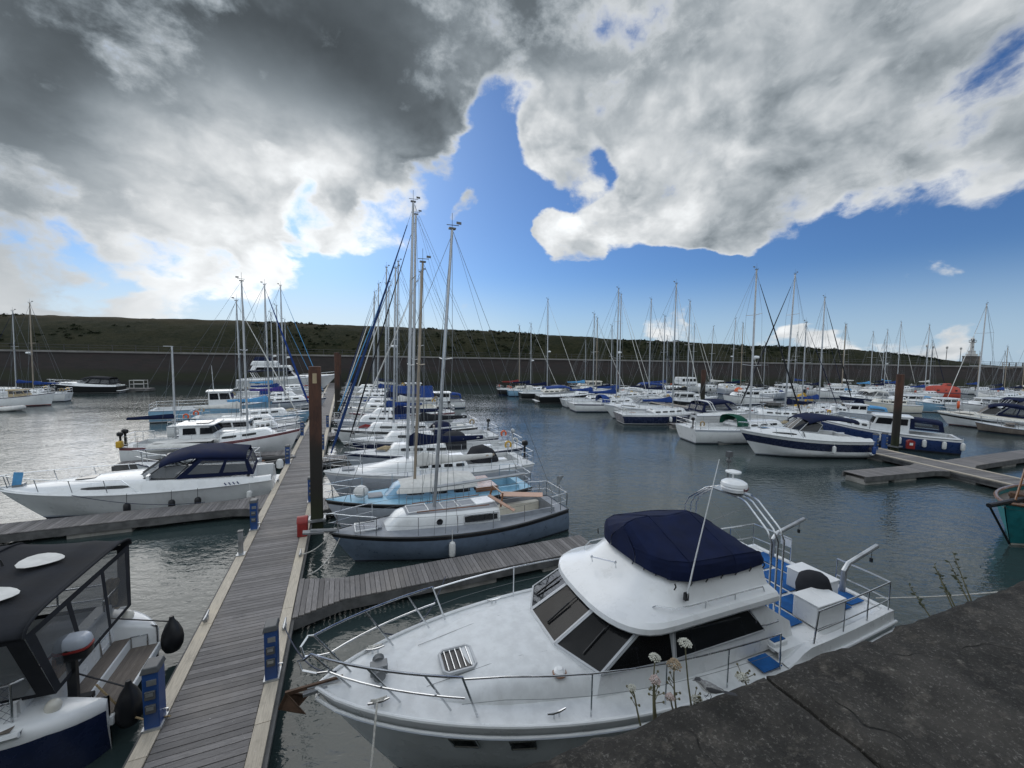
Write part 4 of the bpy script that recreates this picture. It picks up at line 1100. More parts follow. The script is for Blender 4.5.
        md = cv.modifiers.new('thickness', 'SOLIDIFY'); md.thickness = .015
        if aft_canopy:
            mb = MB(); mw = MB()
            for side in (1, -1):
                for (xA, xB, kind) in ((xs[2] + .25, xs[4] - .02, 's'),):
                    hA = (H.sheer(xA)[0] - .2); hB = (H.sheer(xB)[0] - .2)
                    zA = H.sheer(xA)[1] + .40; zB = H.sheer(xB)[1] + .30; zTA = zt - .14; zTB = zz[4] - .24
                    A = Vector((xA + .25, side * hA, zA)); Bp = Vector((xB - .22, side * hB, zB)); Cp = Vector((xB, side * hB * .93, zTB)); Dp = Vector((xA - .55, side * hA * .93, zTA))
                    def P(u, v): return (A.lerp(Bp, u)).lerp(Dp.lerp(Cp, u), v)
                    us = [0, .10, .52, .58, .93, 1]; vs = [0, .2, .86, 1]
                    for i in range(5):
                        for j in range(3):
                            tgt = mw if (j == 1 and i in (1, 3)) else mb
                            tgt.add([P(us[i], vs[j]), P(us[i + 1], vs[j]), P(us[i + 1], vs[j + 1]), P(us[i], vs[j + 1])], [(0, 1, 2, 3)])
            xB = xs[4] - .02; hB = H.sheer(xB)[0] - .2; zB = H.sheer(xB)[1] + .3; zTB = zz[4] - .24
            A = Vector((xB - .22, hB, zB)); Bp = Vector((xB - .22, -hB, zB)); Dp = Vector((xB, hB * .93, zTB)); Cp = Vector((xB, -hB * .93, zTB))
            us = [0, .08, .46, .54, .92, 1]; vs = [0, .25, .85, 1]
            for i in range(5):
                for j in range(3):
                    tgt = mw if (j == 1 and i in (1, 3)) else mb
                    q = [A.lerp(Bp, us[a]).lerp(Dp.lerp(Cp, us[a]), vs[b_]) for a, b_ in ((i, j), (i + 1, j), (i + 1, j + 1), (i, j + 1))]
                    tgt.add(q, [(0, 1, 2, 3)])
            mb.build('side_curtain', M[canopy], o, smooth=0); mw.build('clear_panel', M['vinyl'], o, smooth=0)
    if arch:
        mb = MB(); xr = xa + 1.1; h = H.sheer(xr)[0] - .22; z = H.sheer(xr)[1] + .3
        for dx in (0, .28): mb.tube([(xr + dx, h, z), (xr - .45 + dx, h * .9, z + .85), (xr - .5 + dx, h * .7, z + .98), (xr - .5 + dx, -h * .7, z + .98), (xr - .45 + dx, -h * .9, z + .85), (xr + dx, -h, z)], .06, 6)
        mb.build('radar_arch', M[upper], o)
    # portlights, hatch, rails
    if portlight:
        for side in (1, -1):
            for a, e in ((xw + .1, xw + 1.5),):
                mb = MB(); A = []; Bq = []
                for i in range(7):
                    x = a + (e - a) * i / 6; h, z, u = crown(x); h2 = h - .03; hw = max(h2 - .16 - .12 * (u / .34), h2 * .55)
                    p0 = Vector((x, hw + .05, z + .06 + u * .25)); p1 = Vector((x, hw, z + .06 + u * .62)); nrm = Vector((0, 1, .25)).normalized() * .008
                    e_ = 0 if 0 < i < 6 else .25
                    A.append(p0.lerp(p1, .05 + e_) + nrm); Bq.append(p0.lerp(p1, .95 - e_) + nrm)
                A = [Vector((p.x, p.y * side, p.z)) for p in A]; Bq = [Vector((p.x, p.y * side, p.z)) for p in Bq]
                mb.add(A + Bq, [(i, i + 1, 8 + i, 7 + i) for i in range(6)]); mb.build('window', M[wind], dk, smooth=0)
    hx = xw + 1.6; h, z, u = crown(hx); mb = MB(); mb.box((hx, 0, z + .09 + u * 1.13), (.55, .5, .04)); mb.build('hatch', M['window'], dk, bevel=.015)
    mb = MB()
    for side in (1, -1):
        tp = H.rail_pts(xw - .2, L2 - .15, -.07, .52, side, 8); tp[0] = (tp[0][0], tp[0][1], tp[0][2] - .50)
        mb.tube(tp + [(L2 + .15, 0, tp[-1][2])], .016 if detail else .022, 6)
        for k in (2, 4, 6, 8): mb.tube([tp[k], (tp[k][0] - .10, tp[k][1], tp[k][2] - .5)], .013 if detail else .018, 5)
    mb.build('bow_rail', M['steel'], o)
    mb = MB(); mb.tube([(L2 - .5, 0, H.zs(1) + .12), (L2 + .22, 0, H.zs(1) + .05), (L2 + .3, 0, H.zs(1) - .1)], .03, 6); mb.box((L2 - .5, 0, H.zs(.95) + .14), (.28, .22, .13)); mb.build('anchor_roller', M['galv'], o)
    for i, (x, side, fm) in enumerate(fend):
        h, z = H.sheer(x); fender(o, (x, side * (h + .10), z - .55), M[fm], .11, .5)
    return o, H
def wheelhouse(name, label, loc, rz, L=8.0, B=2.8, hull='navy', upper='white', boot='white', cabin=(-.22, .12), ch=1.05, fs=1.0, fb=1.45, fore=True, canopy=None, group=None, fend=(), deckm='nonskid', band=None, cat='motor boat', detail=1, mast=0, antif='antifoul', forelen=.2, raked=.35, winm='window', stripe=None):
    """displacement cabin cruiser: wheelhouse, low forecabin, open aft deck"""
    o = empty(name, loc, rz); tag(o, label, cat, group); L2 = L / 2
    H = Hull(L, B, fs, fb, .86, .40, 2.3, .09 * L, 0, .06, 0, .45, full=.34)
    H.mesh(24, .22).build('hull', [M[hull], M[antif], M[boot], M[band or hull]], o, smooth=45)
    x0, x1 = cabin[0] * L, cabin[1] * L
    dk = H.deck(x0, L2 - .02)
    dk.loft([[(x, k * (H.sheer(x)[0] - .02), H.sheer(x)[1] - .03) for k in (-1, -.5, 0, .5, 1)] for x in (-L2, -L2 + .25)], False)
    H.sidedeck(dk, -L2 + .25, x0, B * .36, coam=.05, floor=.30); dk.build('deck', M[deckm], o, smooth=40)
    mb = MB(); mb.tube(H.loop_pts(.015, -.03), .04, 6); mb.build('rubbing_strake', M['grey_hull' if hull != 'white' else 'navy'] if band is None else M[band], o)
    if fore:
        T = Trunk(H, x1 - .1, x1 + forelen * L, B * .32, B * .20, .46, .5, .02, .3); cb = T.mesh().build('forecabin', M[upper], o, smooth=45)
        for side in (1, -1):
            for k in range(3):
                a = x1 + .12 + k * (forelen * L - .55) / 3; T.window(a, a + (forelen * L - .55) / 3 * .7, .38, .8, side).build('window', M[winm], cb, smooth=0)
        mb = MB(); mb.box((x1 + forelen * L * .5, 0, T.top(x1 + forelen * L * .5) + .015), (.45, .45, .05)); mb.build('hatch', M['window'], o, bevel=.015)
    # wheelhouse: posts between panes are the shell itself
    w_ = min(B * .36, H.sheer(x1)[0] - .3); zb = H.sheer((x0 + x1) / 2)[1] - .05; k = raked
    lo = [(x0, -w_), (x1, -w_ * .96), (x1 + .12, 0), (x1, w_ * .96), (x0, w_)]
    def lvl(f):
        return [(x + (-k * f * (1 if i in (1, 2, 3) else .1)), y * (1 - .08 * f), zb + ch * f) for i, (x, y) in enumerate(lo)]
    mb = MB(); rings = [lvl(f) for f in (0, .45, .52, .90, 1.0)]; mb.loft(rings, True, False, True); wh_ = mb.build('wheelhouse', M[upper], o, smooth=0)
    t1 = lvl(1.0); mb = MB(); rr = [(x + (.14 if i in (1, 2, 3) else -.16), y * 1.07, z) for i, (x, y, z) in enumerate(t1)]
    mb.add([(x, y, z - .02) for x, y, z in rr] + [(x, y, z + .05) for x, y, z in rr] + [(x * .98, y * .8, z + .10) for x, y, z in rr], [(0, 1, 2, 3, 4), (10, 11, 12, 13, 14)] + [(i, (i + 1) % 5, 5 + (i + 1) % 5, 5 + i) for i in range(5)] + [(5 + i, 5 + (i + 1) % 5, 10 + (i + 1) % 5, 10 + i) for i in range(5)])
    mb.build('roof', M[upper], o, smooth=30)
    def pane(i, j, u0, u1, f0=.50, f1=.90):
        a0, a1 = lvl(f0), lvl(f1); P = []
        for (lev, u) in ((a0, u0), (a0, u1), (a1, u1), (a1, u0)):
            p = Vector(lev[i]).lerp(Vector(lev[j]), u); P.append(p)
        nrm = (P[1] - P[0]).cross(P[3] - P[0]).normalized(); cen = sum(P, Vector()) / 4
        if nrm.dot(cen - Vector(((x0 + x1) / 2, 0, cen.z))) < 0: nrm = -nrm
        return MB().slab([p + nrm * .004 for p in P], nrm, .012).build('window', M[winm], wh_, smooth=0)
    for (i, j) in ((0, 1), (4, 3)):
        pane(i, j, .06, .44); pane(i, j, .50, .94)
    pane(1, 2, .06, .92); pane(2, 3, .08, .94)
    pane(4, 0, .08, .45, .12, .88); pane(4, 0, .55, .92)
    if canopy:
        z = zb + ch; xa = max(-L2 + .5, x0 - 1.7); mb = MB(); mw = MB(); h = w_ * .98
        mb.loft([[(x, h * math.copysign(abs(math.cos(a)) ** .5, math.cos(a)), zz - .2 + .2 * math.sin(a) ** .7) for a in [PI * q / 10 for q in range(11)]] for x, zz in ((x0 - .02, z), (x0 - .8, z - .02), (xa, z - .12))], False)
        for side in (1, -1):
            A = Vector((x0 - .03, side * h, zb + .35)); Bq = Vector((xa - .1, side * h, zb + .30)); Cq = Vector((xa, side * h, z - .30)); Dq = Vector((x0 - .03, side * h, z - .18))
            us = [0, .14, .86, 1]; vs = [0, .25, .85, 1]
            for i in range(3):
                for j in range(3):
                    q = [A.lerp(Bq, us[a]).lerp(Dq.lerp(Cq, us[a]), vs[b_]) for a, b_ in ((i, j), (i + 1, j), (i + 1, j + 1), (i, j + 1))]
                    (mw if i == 1 and j == 1 else mb).add(q, [(0, 1, 2, 3)])
        mb.add([(xa - .1, -h, zb + .3), (xa - .1, h, zb + .3), (xa, h, z - .3), (xa, -h, z - .3)], [(0, 1, 2, 3)])
        mb.build('canopy', M[canopy], o, smooth=40); mw.build('clear_panel', M['vinyl'], o, smooth=0)
    pulpit(o, H, x1 if fore else 0, .6, .018 if detail else .022, 8, 'bow_rail'); 
    if not canopy: pushpit(o, H, x0 - .2, .55, .018)
    if mast:
        mb = MB(); mb.tube([(x0 + .3, 0, zb + ch), (x0 + .2, 0, zb + ch + mast)], [.04, .025], 6); mb.tube([(x0 + .23, -.35, zb + ch + mast * .7), (x0 + .23, .35, zb + ch + mast * .7)], .015, 4); mb.build('mast', M['alu_white'], o)
    for (x, side, fm) in fend:
        h, z = H.sheer(x); fender(o, (x, side * (h + .10), z - .5), M[fm], .12, .55)
    return o, H
def tender(name, label, loc, rz, L=2.6, m='canvas_white', cat='dinghy', group=None, flip=False):
    """inflatable: horseshoe tube, floor and transom"""
    o = empty(name, loc, rz); tag(o, label, cat, group); r = .19 * L / 2.6; w_ = .52 * L / 2.6; l2 = L / 2
    z = r * .9 if not flip else -r * .2
    pts = [(-l2, w_, 0)] + [(l2 - w_ * 1.5, w_, 0)] + [(l2 - w_ * 1.5 + w_ * 1.45 * math.sin(a), w_ * math.cos(a), .10 * math.sin(a)) for a in [PI * k / 10 for k in range(1, 10)]] + [(l2 - w_ * 1.5, -w_, 0), (-l2, -w_, 0)]
    s_ = -1 if flip else 1
    MB().tube([(x, y, s_ * zz + (r if not flip else .1)) for x, y, zz in pts], [r * .45] + [r] * (len(pts) - 2) + [r * .45], 10).build('tube', M[m], o, smooth=70)
    mb = MB(); fl = [(x * .94, y * .8, (.06 if not flip else .1 + r * .9)) for x, y, zz in pts]; mb.add(fl, [tuple(range(len(fl)))]); mb.build('floor', M['grey_hull' if not flip else m], o, smooth=0)
    MB().box((-l2 + .25, 0, .16 if not flip else .1), (.05, 2 * w_ - r, .3)).build('transom', M['black'], o, smooth=0)
    if not flip: MB().box((0, 0, .26), (.22, 2 * w_, .03)).build('thwart', M['varnish'], o, smooth=0)
    return o
# ------------------------------------------------------------------ the big white motor yacht
def text_mesh(body, size, depth=.004):
    cu = bpy.data.curves.new('lettering', 'FONT'); cu.body = body; cu.size = size; cu.extrude = depth; cu.align_x = 'CENTER'; cu.align_y = 'CENTER'
    ob = bpy.data.objects.new('lettering', cu); C.objects.link(ob)
    bpy.context.view_layer.update()
    me = bpy.data.meshes.new_from_object(ob.evaluated_get(bpy.context.evaluated_depsgraph_get()))
    bpy.data.objects.remove(ob); bpy.data.curves.remove(cu)
    return me
def put_text(body, size, m, parent, mtx, bend=None, name='lettering'):
    me = text_mesh(body, size)
    if bend:
        for v in me.vertices:
            a = v.co.x / bend; r = bend + v.co.z; v.co = Vector((r * math.sin(a), v.co.y, r * math.cos(a)))
    me.materials.clear(); me.materials.append(m)
    o = bpy.data.objects.new(name, me); C.objects.link(o); o.parent = parent; o.matrix_local = mtx; return o
yo = empty('motor_yacht', (4.84, 5.71, 0), R(178.5))
tag(yo, 'big white flybridge motor yacht with a navy canvas cover, moored nearest below the quay', 'motor yacht')
YL = 10.5; YB = 3.45
YH = Hull(YL, YB, 1.20, 1.70, .90, .40, 2.5, 1.55, -.05, .05, 1, .5, bowp=.78, bowq=.42)
YH.mesh(40, .26).build('hull', [M['white'], M['antifoul'], M['navy'], M['white']], yo, smooth=38)
dk = YH.deck(-2.2, YL / 2 - .02, dz=-.02, camber=.05, n=34); dk.build('deck', M['nonskid'], yo, smooth=60)
mb = MB(); mb.tube(YH.loop_pts(.004, -.15, 40), .026, 8); mb.tube(YH.loop_pts(-.005, .0, 40), .028, 8); mb.build('rubbing_strake', M['white'], yo)
mb = MB(); mb.tube(YH.loop_pts(.022, -.15, 40), .014, 6); mb.build('strake_insert', M['grey_hull'], yo)
# bow nose moulding carrying the anchor
M['ped_grey2'] = mat('worn_grey_casting', (.20, .21, .22), .55, .4, var=.2)
# raised foredeck trunk running into the windscreen
FT = Trunk(YH, 1.1, 4.15, 1.22, .70, .30, 1.9, .01, .34, tumble=.16, crown=.05)
FT.hf = .30
fd = FT.mesh(30).build('foredeck_trunk', M['nonskid'], yo, smooth=70)
def lvl(pts, z): return [(x, y, z) for x, y in pts]
# cabin: sill loop and roof loop, panes set in between
SILL = [(-2.55, -1.24), (-1.95, -1.26), (.15, -1.27), (1.42, -1.20), (1.80, -.46), (1.80, .46), (1.42, 1.20), (.15, 1.27), (-1.95, 1.26), (-2.55, 1.24)]
HEAD = [(-1.75, -1.14), (-1.65, -1.14), (.10, -1.15), (.62, -1.10), (1.02, -.42), (1.02, .42), (.62, 1.10), (.10, 1.15), (-1.65, 1.14), (-1.75, 1.14)]
ZD, ZS, ZH = 1.28, 1.66, 2.16
mb = MB()
low = [(x * 1.0 + (.10 if i in (3, 4, 5, 6) else -.1 if i in (0, 9) else 0), y * 1.02, ZD) for i, (x, y) in enumerate(SILL)]
sil = [(x, y, ZS + (.09 if i in (4, 5) else .04 if i in (3, 6) else -.02)) for i, (x, y) in enumerate(SILL)]
hed = [(x, y, ZH) for x, y in HEAD]
mb.loft([low, sil], True)
for i in (0, 1, 7, 8, 9): mb.add([sil[i], sil[(i + 1) % 10], hed[(i + 1) % 10], hed[i]], [(0, 1, 2, 3)])
cabin = mb.build('cabin', M['white'], yo, smooth=25)
def quad_pane(a, b_, c, d, ins, name, m, parent, th=.02, out=.0, insl=None):
    """pane inset from four corners, frame around it"""
    P = [Vector(q) for q in (a, b_, c, d)]; cen = sum(P, Vector()) / 4
    nrm = (P[1] - P[0]).cross(P[3] - P[0]).normalized()
    if nrm.dot(cen - Vector((0, 0, cen.z - .4))) < 0: nrm = -nrm
    u = (P[1] - P[0]).normalized(); v = (P[3] - P[0]).normalized()
    Q = []
    for k, p in enumerate(P):
        du = u * ins * (1 if k in (0, 3) else -1); dv = v * ins * (1 if k in (0, 1) else -1); Q.append(p + du + dv)
    pane = MB().slab([q + nrm * (out - .004) for q in Q], nrm, .010).build(name, m, parent, smooth=0)
    fr = MB()
    for k in range(4):
        fr.add([P[k], P[(k + 1) % 4], Q[(k + 1) % 4], Q[k], P[k] + nrm * th, P[(k + 1) % 4] + nrm * th, Q[(k + 1) % 4] + nrm * th, Q[k] + nrm * th], [(4, 5, 6, 7), (0, 1, 5, 4), (2, 3, 7, 6)])
    return pane, fr
for i, nm in ((3, 0), (4, 0), (5, 0)):
    pane, fr = quad_pane(sil[i], sil[i + 1], hed[i + 1], hed[i], .035, 'windscreen', M['window_brown'], yo)
    fr.build('frame', M['alu_white'], pane, smooth=0)
    # wiper
    a = Vector(hed[i]).lerp(Vector(hed[i + 1]), .5); c = Vector(sil[i]).lerp(Vector(sil[i + 1]), .55); n_ = Vector((1, 0, .9)).normalized() * .04
    mb = MB(); mb.tube([a.lerp(c, .05) + n_, a.lerp(c, .72) + n_], .008, 5); mb.bar(a.lerp(c, .30) + n_ * 1.2, a.lerp(c, .86) + n_ * .8, .016, .03); mb.build('wiper', M['rubber'], pane)
for s_ in (1, -1):
    f = [Vector((x, s_ * abs(y), z)) for x, y, z in (sil[6], sil[7], hed[7], hed[6])]
    pane, fr = quad_pane(f[0], f[1], f[2], f[3], .035, 'side_window', M['window_brown'], yo); fr.build('frame', M['alu_white'], pane, smooth=0)
    g = [Vector((.10, s_ * 1.268, ZS + .00)), Vector((-1.85, s_ * 1.262, ZS)), Vector((-1.52, s_ * 1.150, ZH - .06)), Vector((.06, s_ * 1.158, ZH - .06))]
    n_ = Vector((0, s_, .22)).normalized()
    mb = MB(); mb.slab([p + n_ * .006 for p in (g[0], g[1], g[1].lerp(g[2], .25) , g[1].lerp(g[2], .85) + Vector((.05, 0, 0)), g[2] + Vector((.18, 0, 0)), g[3])], n_, .012); mb.build('side_window', M['window'], cabin, smooth=0)
    mb = MB(); mb.tube([p + n_ * .02 for p in (g[0], g[1], g[1].lerp(g[2], .85), g[2] + Vector((.16, 0, 0)), g[3])], .014, 6, True); mb.build('window_trim', M['alu_white'], cabin)
    mb = MB(); mb.tube([(-1.75, s_ * 1.30, 1.78), (-1.8, s_ * 1.34, 1.80), (-2.1, s_ * 1.34, 1.80), (-2.15, s_ * 1.30, 1.79)], .012, 6); mb.build('grab_handle', M['steel'], cabin)
# moulding seams of the foredeck
for s_ in (1, -1):
    mb = MB(); mb.tube([(x, s_ * (.42 + .05 * (4 - x) * (x < 4)), FT.top(x) - .052 - .0 + (.05 * (1 - ((.42 + .05 * (4 - x)) / max(.5, FT.w(x))) ** 2) if False else .032)) for x in (1.95, 2.4, 2.9, 3.4, 3.8)], .004, 4); mb.build('deck_seam', M['ped_grey2'], yo)
# helm seen through the glass
mb = MB(); mb.box((.55, 0, 1.35), (1.3, 2.1, .06)); mb.box((.95, .55, 1.52), (.4, .8, .30)); mb.box((.1, .5, 1.5), (.5, .5, .5)); mb.box((.1, -.6, 1.45), (.6, .6, .4)); mb.build('dashboard', M['ped_grey'], yo, bevel=.03)
mb = MB(); mb.tube([(.68 + .10 * math.sin(a), .55 + .19 * math.cos(a), 1.72 + .16 * math.sin(a)) for a in [PI * k / 8 for k in range(16)]], .014, 6, True); mb.build('steering_wheel', M['ped_grey2'], yo)
# flybridge moulding
def outline(xf, xa, w_, z, rf=1.0, n=9, drop=0.0):
    out = []
    for k in range(4): out.append((xa + (xf - rf - xa) * k / 4, w_, z))
    for k in range(n + 1):
        a = PI / 2 * k / n; ex = .72
        out.append((xf - rf + rf * math.sin(a) ** ex, w_ * (math.cos(a) ** ex if k < n else 0), z - drop * math.sin(a) * 0))
    return out + [(x, -y, zz) for x, y, zz in out[-2::-1]]
fb = [(.98, -1.78, 1.16, 2.10, .9), (1.10, -2.05, 1.30, 2.125, .95), (1.15, -2.1, 1.34, 2.18, .95), (1.13, -2.1, 1.335, 2.255, .95), (1.04, -2.1, 1.29, 2.31, .92), (.70, -2.08, 1.13, 2.37, .9), (.50, -2.06, 1.09, 2.44, .85), (.22, -2.05, 1.04, 2.62, .8), (.02, -2.04, 1.01, 2.76, .75), (-.06, -2.03, .99, 2.78, .75), (-.12, -2.0, .94, 2.77, .75), (-.2, -1.98, .90, 2.25, .7)]
mb = MB(); mb.loft([outline(xf, xa, w_, z, rf) for xf, xa, w_, z, rf in fb], True, True, True); mb.build('flybridge', M['white'], yo, smooth=24)
for s_ in (1, -1):
    mb = MB()
    pts = [(.35, s_ * .98, 2.36), (.33, s_ * 1.05, 2.43), (.1, s_ * 1.22, 2.43), (-.2, s_ * 1.24, 2.43), (-1.8, s_ * 1.24, 2.43), (-1.85, s_ * 1.24, 2.33)]
    mb.tube(pts, .012, 6)
    for x in (-.5, -1.15): mb.tube([(x, s_ * 1.24, 2.43), (x, s_ * 1.24, 2.32)], .010, 5)
    mb.build('roof_rail', M['steel'], yo)
mb = MB(); mb.tube([(.60, -.35, 2.50), (.62, -.35, 2.60), (.42, .10, 2.68), (.40, .10, 2.57)], .012, 6); mb.ball((.62, -.35, 2.60), .028, 6, 5); mb.ball((.42, .10, 2.68), .028, 6, 5); mb.build('horn', M['steel'], yo)
# navy cover over the flybridge
sec = [(.20, .34, 2.79, 2.98, 3.26), (.12, .66, 2.765, 2.98, 3.33), (-.05, .93, 2.755, 2.98, 3.37), (-.35, 1.08, 2.745, 2.98, 3.385), (-.8, 1.09, 2.735, 2.96, 3.33), (-1.3, 1.09, 2.73, 2.95, 3.36), (-1.55, 1.08, 2.725, 2.93, 3.27), (-1.95, 1.06, 2.73, 2.89, 3.04), (-2.07, 1.02, 2.73, 2.83, 2.90)]
rings = []
for i, (x, w_, zh, zf, zr) in enumerate(sec):
    wv_ = .010 * math.sin(i * 2.1)
    half = [(w_ + .015, zh - .03 + wv_), (w_ + .012, (zh + zf) / 2), (w_ - .01 + wv_, zf - .02), (w_ - .05, zf + .03), (w_ * .66, zf + (zr - zf) * .42 - .02), (w_ * .33, zf + (zr - zf) * .74 - .012), (.03, zr)]
    rings.append([(x, y, z) for y, z in half] + [(x, -y, z) for y, z in half[::-1]])
mb = MB(); mb.loft(rings, False); mb.add(rings[0], [tuple(range(14))]); mb.add(rings[-1], [tuple(range(14))])
fc = mb.build('flybridge_cover', M['canvas_navy'], yo, smooth=28)
md = fc.modifiers.new('sub', 'SUBSURF'); md.levels = 1; md.render_levels = 3; md.subdivision_type = 'SIMPLE'
wt = bpy.data.textures.new('canvas_creases', 'CLOUDS'); wt.noise_scale = .32; wt.noise_depth = 3
md = fc.modifiers.new('creases', 'DISPLACE'); md.texture = wt; md.strength = .035; md.mid_level = .5; md.texture_coords = 'LOCAL'
mb = MB()
for i in range(7):
    x = .0 - 2.0 * i / 6
    for s_ in (1, -1): mb.tube([(x, s_ * 1.085, 2.745), (x - .01, s_ * 1.10, 2.70), (x, s_ * 1.075, 2.64)], .012, 5)
for k in range(6):
    a = .25 + k * .24; mb.tube([(-.70 + .86 * math.sin(PI / 2 - a * .8), 1.0 * math.sin(a * 1.05), 2.76), (-.66 + .86 * math.sin(PI / 2 - a * .8), 1.02 * math.sin(a * 1.05), 2.69)], .012, 5)
mb.build('cover_tie', M['black'], fc)
for i in (3, 5):
    MB().tube([(x, y, z + .004) for x, y, z in rings[i]], .007, 5).build('seam', M['canvas_navy'], fc)
for k in (3, 10):
    MB().tube([(r[k][0], r[k][1], r[k][2] + .004) for r in rings], .008, 5).build('seam', M['canvas_navy'], fc)
MB().tube([(r[6][0], 0, r[6][2] + .002) for r in rings], .008, 5).build('seam', M['canvas_navy'], fc)
# whip aerial
mb = MB(); mb.tube([(-.20, 1.14, 2.50), (-.30, 1.17, 3.1), (-.62, 1.25, 4.75)], [.016, .012, .006], 6); mb.build('whip_aerial', M['white'], yo)
mb = MB(); mb.box((-.20, 1.13, 2.52), (.07, .05, .12)); mb.build('aerial_mount', M['black'], yo, smooth=0)
# radar arch, radome
ar = MB()
for dx in (0, -.16, -.32):
    ar.tube([(-2.28 + dx, 1.02, 1.50), (-2.28 + dx, 1.02, 3.02), (-2.28 + dx, .92, 3.22), (-2.28 + dx, .48, 3.58), (-2.28 + dx, .38, 3.62), (-2.28 + dx, -.38, 3.62), (-2.28 + dx, -.48, 3.58), (-2.28 + dx, -.92, 3.22), (-2.28 + dx, -1.02, 3.02), (-2.28 + dx, -1.02, 1.50)], .017, 8)
ar.box((-2.44, 0, 3.635), (.42, .62, .02)); arch = ar.build('radar_arch', M['steel'], yo)
mb = MB(); mb.tube([(-2.28, 1.0, 2.4), (-2.28, -.5, 3.5)], .004, 4); mb.tube([(-2.28, -1.0, 2.4), (-2.28, .5, 3.5)], .004, 4); mb.build('bracing_wire', M['wire'], arch)
mb = MB(); mb.lathe((-2.44, .06, 3.66), [(.18, 0), (.235, .02), (.25, .08), (.235, .11), (.25, .125), (.235, .18), (.17, .22), (.05, .235)], 28); rd = mb.build('radome', M['white'], yo)
va = math.atan2(-1, .12)
mt = Matrix.Translation((-2.44, .06, 3.745)) @ Matrix.Rotation(R(118), 4, 'Z') @ Matrix(((0, 0, 1, 0), (1, 0, 0, 0), (0, 1, 0, 0), (0, 0, 0, 1)))
M['letter_maroon'] = mat('maroon_lettering', (.12, .02, .03), .5); M['letter_blue'] = mat('dark_blue_lettering', (.02, .04, .14), .5)
put_text('Raymarine', .075, M['letter_maroon'], rd, mt, bend=.252)
mb = MB(); mb.tube([(-2.62, -.12, 3.63), (-2.62, -.12, 3.98)], .02, 6); mb.lathe((-2.62, -.12, 3.96), [(.05, 0), (.15, .015), (.15, .04), (.04, .07)], 14); mb.build('gps_antenna', M['white'], yo)
mb = MB(); mb.tube([(-2.62, -.25, 3.62), (-2.66, -.27, 4.30)], .014, 6); mb.box((-2.66, -.27, 4.32), (.10, .10, .12)); mb.ball((-2.66, -.27, 4.18), .055, 8, 6); mb.build('masthead_light', M['ped_grey'], yo)
# aft deck: carpeted blue panels in white frames over the aft cabin, coaming round it
mb = MB(); n = 16; XA = -YL / 2 + .03
for s_ in (1, -1):
    rings = []
    for i in range(n + 1):
        x = -1.95 + (XA + 1.95) * i / n; h, z = YH.sheer(x); up_ = .20 * sm(-1.95, -2.55, x)
        rings.append([(x, s_ * (h - .02), z - .02), (x, s_ * (h - .06), z + up_), (x, s_ * (h - .16), z + up_ + .015), (x, s_ * (h - .22), z + up_ - .03), (x, s_ * (h - .24), 1.36), (x, 0, 1.385)])
    mb.loft(rings, False)
h, z = YH.sheer(XA); mb.box((XA + .04, 0, z + .08), (.12, 2 * h - .1, .24))
mb.add([(-1.95, -1.2, 1.2), (-1.95, 1.2, 1.2), (-2.0, 1.2, 1.385), (-2.0, -1.2, 1.385)], [(0, 1, 2, 3)])
mb.build('aft_deck', M['white'], yo, smooth=35)
for (xa, xb, ya, yb) in [(-2.62, -3.12, .42, 1.12), (-2.62, -3.12, -.42, .34), (-2.62, -3.12, -1.15, -.50), (-3.20, -3.85, .42, 1.12), (-3.20, -3.85, -.42, .34), (-3.20, -3.85, -1.15, -.50), (-3.93, -4.55, -.42, .34), (-3.93, -4.55, -1.15, -.50), (-3.93, -4.55, .42, 1.15), (-4.62, -5.05, -1.1, 1.1)]:
    MB().box(((xa + xb) / 2, (ya + yb) / 2, 1.398), (abs(xa - xb), abs(ya - yb), .012)).build('deck_carpet', M['blue_carpet'], yo, smooth=0)
for s_ in (1, -1):
    h, z = YH.sheer(-1.65); MB().box((-1.62, s_ * (h - .24), z + .045), (.42, .30, .012)).build('deck_carpet', M['blue_carpet'], yo, smooth=0)
    mb = MB(); mb.box((-2.15, s_ * (1.26), 1.36), (.34, .26, .16)); mb.build('step', M['white'], yo, bevel=.02)
    MB().box((-2.15, s_ * 1.26, 1.448), (.28, .20, .012)).build('deck_carpet', M['blue_carpet'], yo, smooth=0)
def locker(x, y, sx, sy, h, name='locker'):
    o = MB().box((x, y, 1.39 + h / 2), (sx, sy, h)).build(name, M['white'], yo, bevel=.025)
    MB().box((x, y, 1.39 + h + .012), (sx + .03, sy + .03, .03)).build('lid', M['white'], o, bevel=.012)
    return o
locker(-3.55, 1.12, .78, .46, .42); locker(-4.35, .50, .50, .75, .40); locker(-3.55, -1.10, 1.25, .42, .40)
mb = MB(); rings = []
for z, s_ in ((0, .24), (.08, .30), (.36, .30), (.54, .25), (.62, .15), (.64, .02)):
    rings.append([(-3.95 + s_ * 1.05 * math.cos(a) * (1 + .10 * math.sin(3 * a + z * 9)), .78 + s_ * .95 * math.sin(a) * (1 + .08 * math.cos(2 * a + z * 5)), 1.40 + z) for a in [2 * PI * k / 16 for k in range(16)]])
mb.loft(rings, True, True, True); mb.build('covered_engine', M['canvas_black'], yo, smooth=50)
mb = MB(); mb.box((-2.95, -.05, 1.42), (.62, .66, .05)); ht = mb.build('hatch', M['white'], yo, bevel=.015)
MB().box((-2.95, -.05, 1.448), (.5, .54, .012)).build('pane', M['window'], ht, smooth=0)
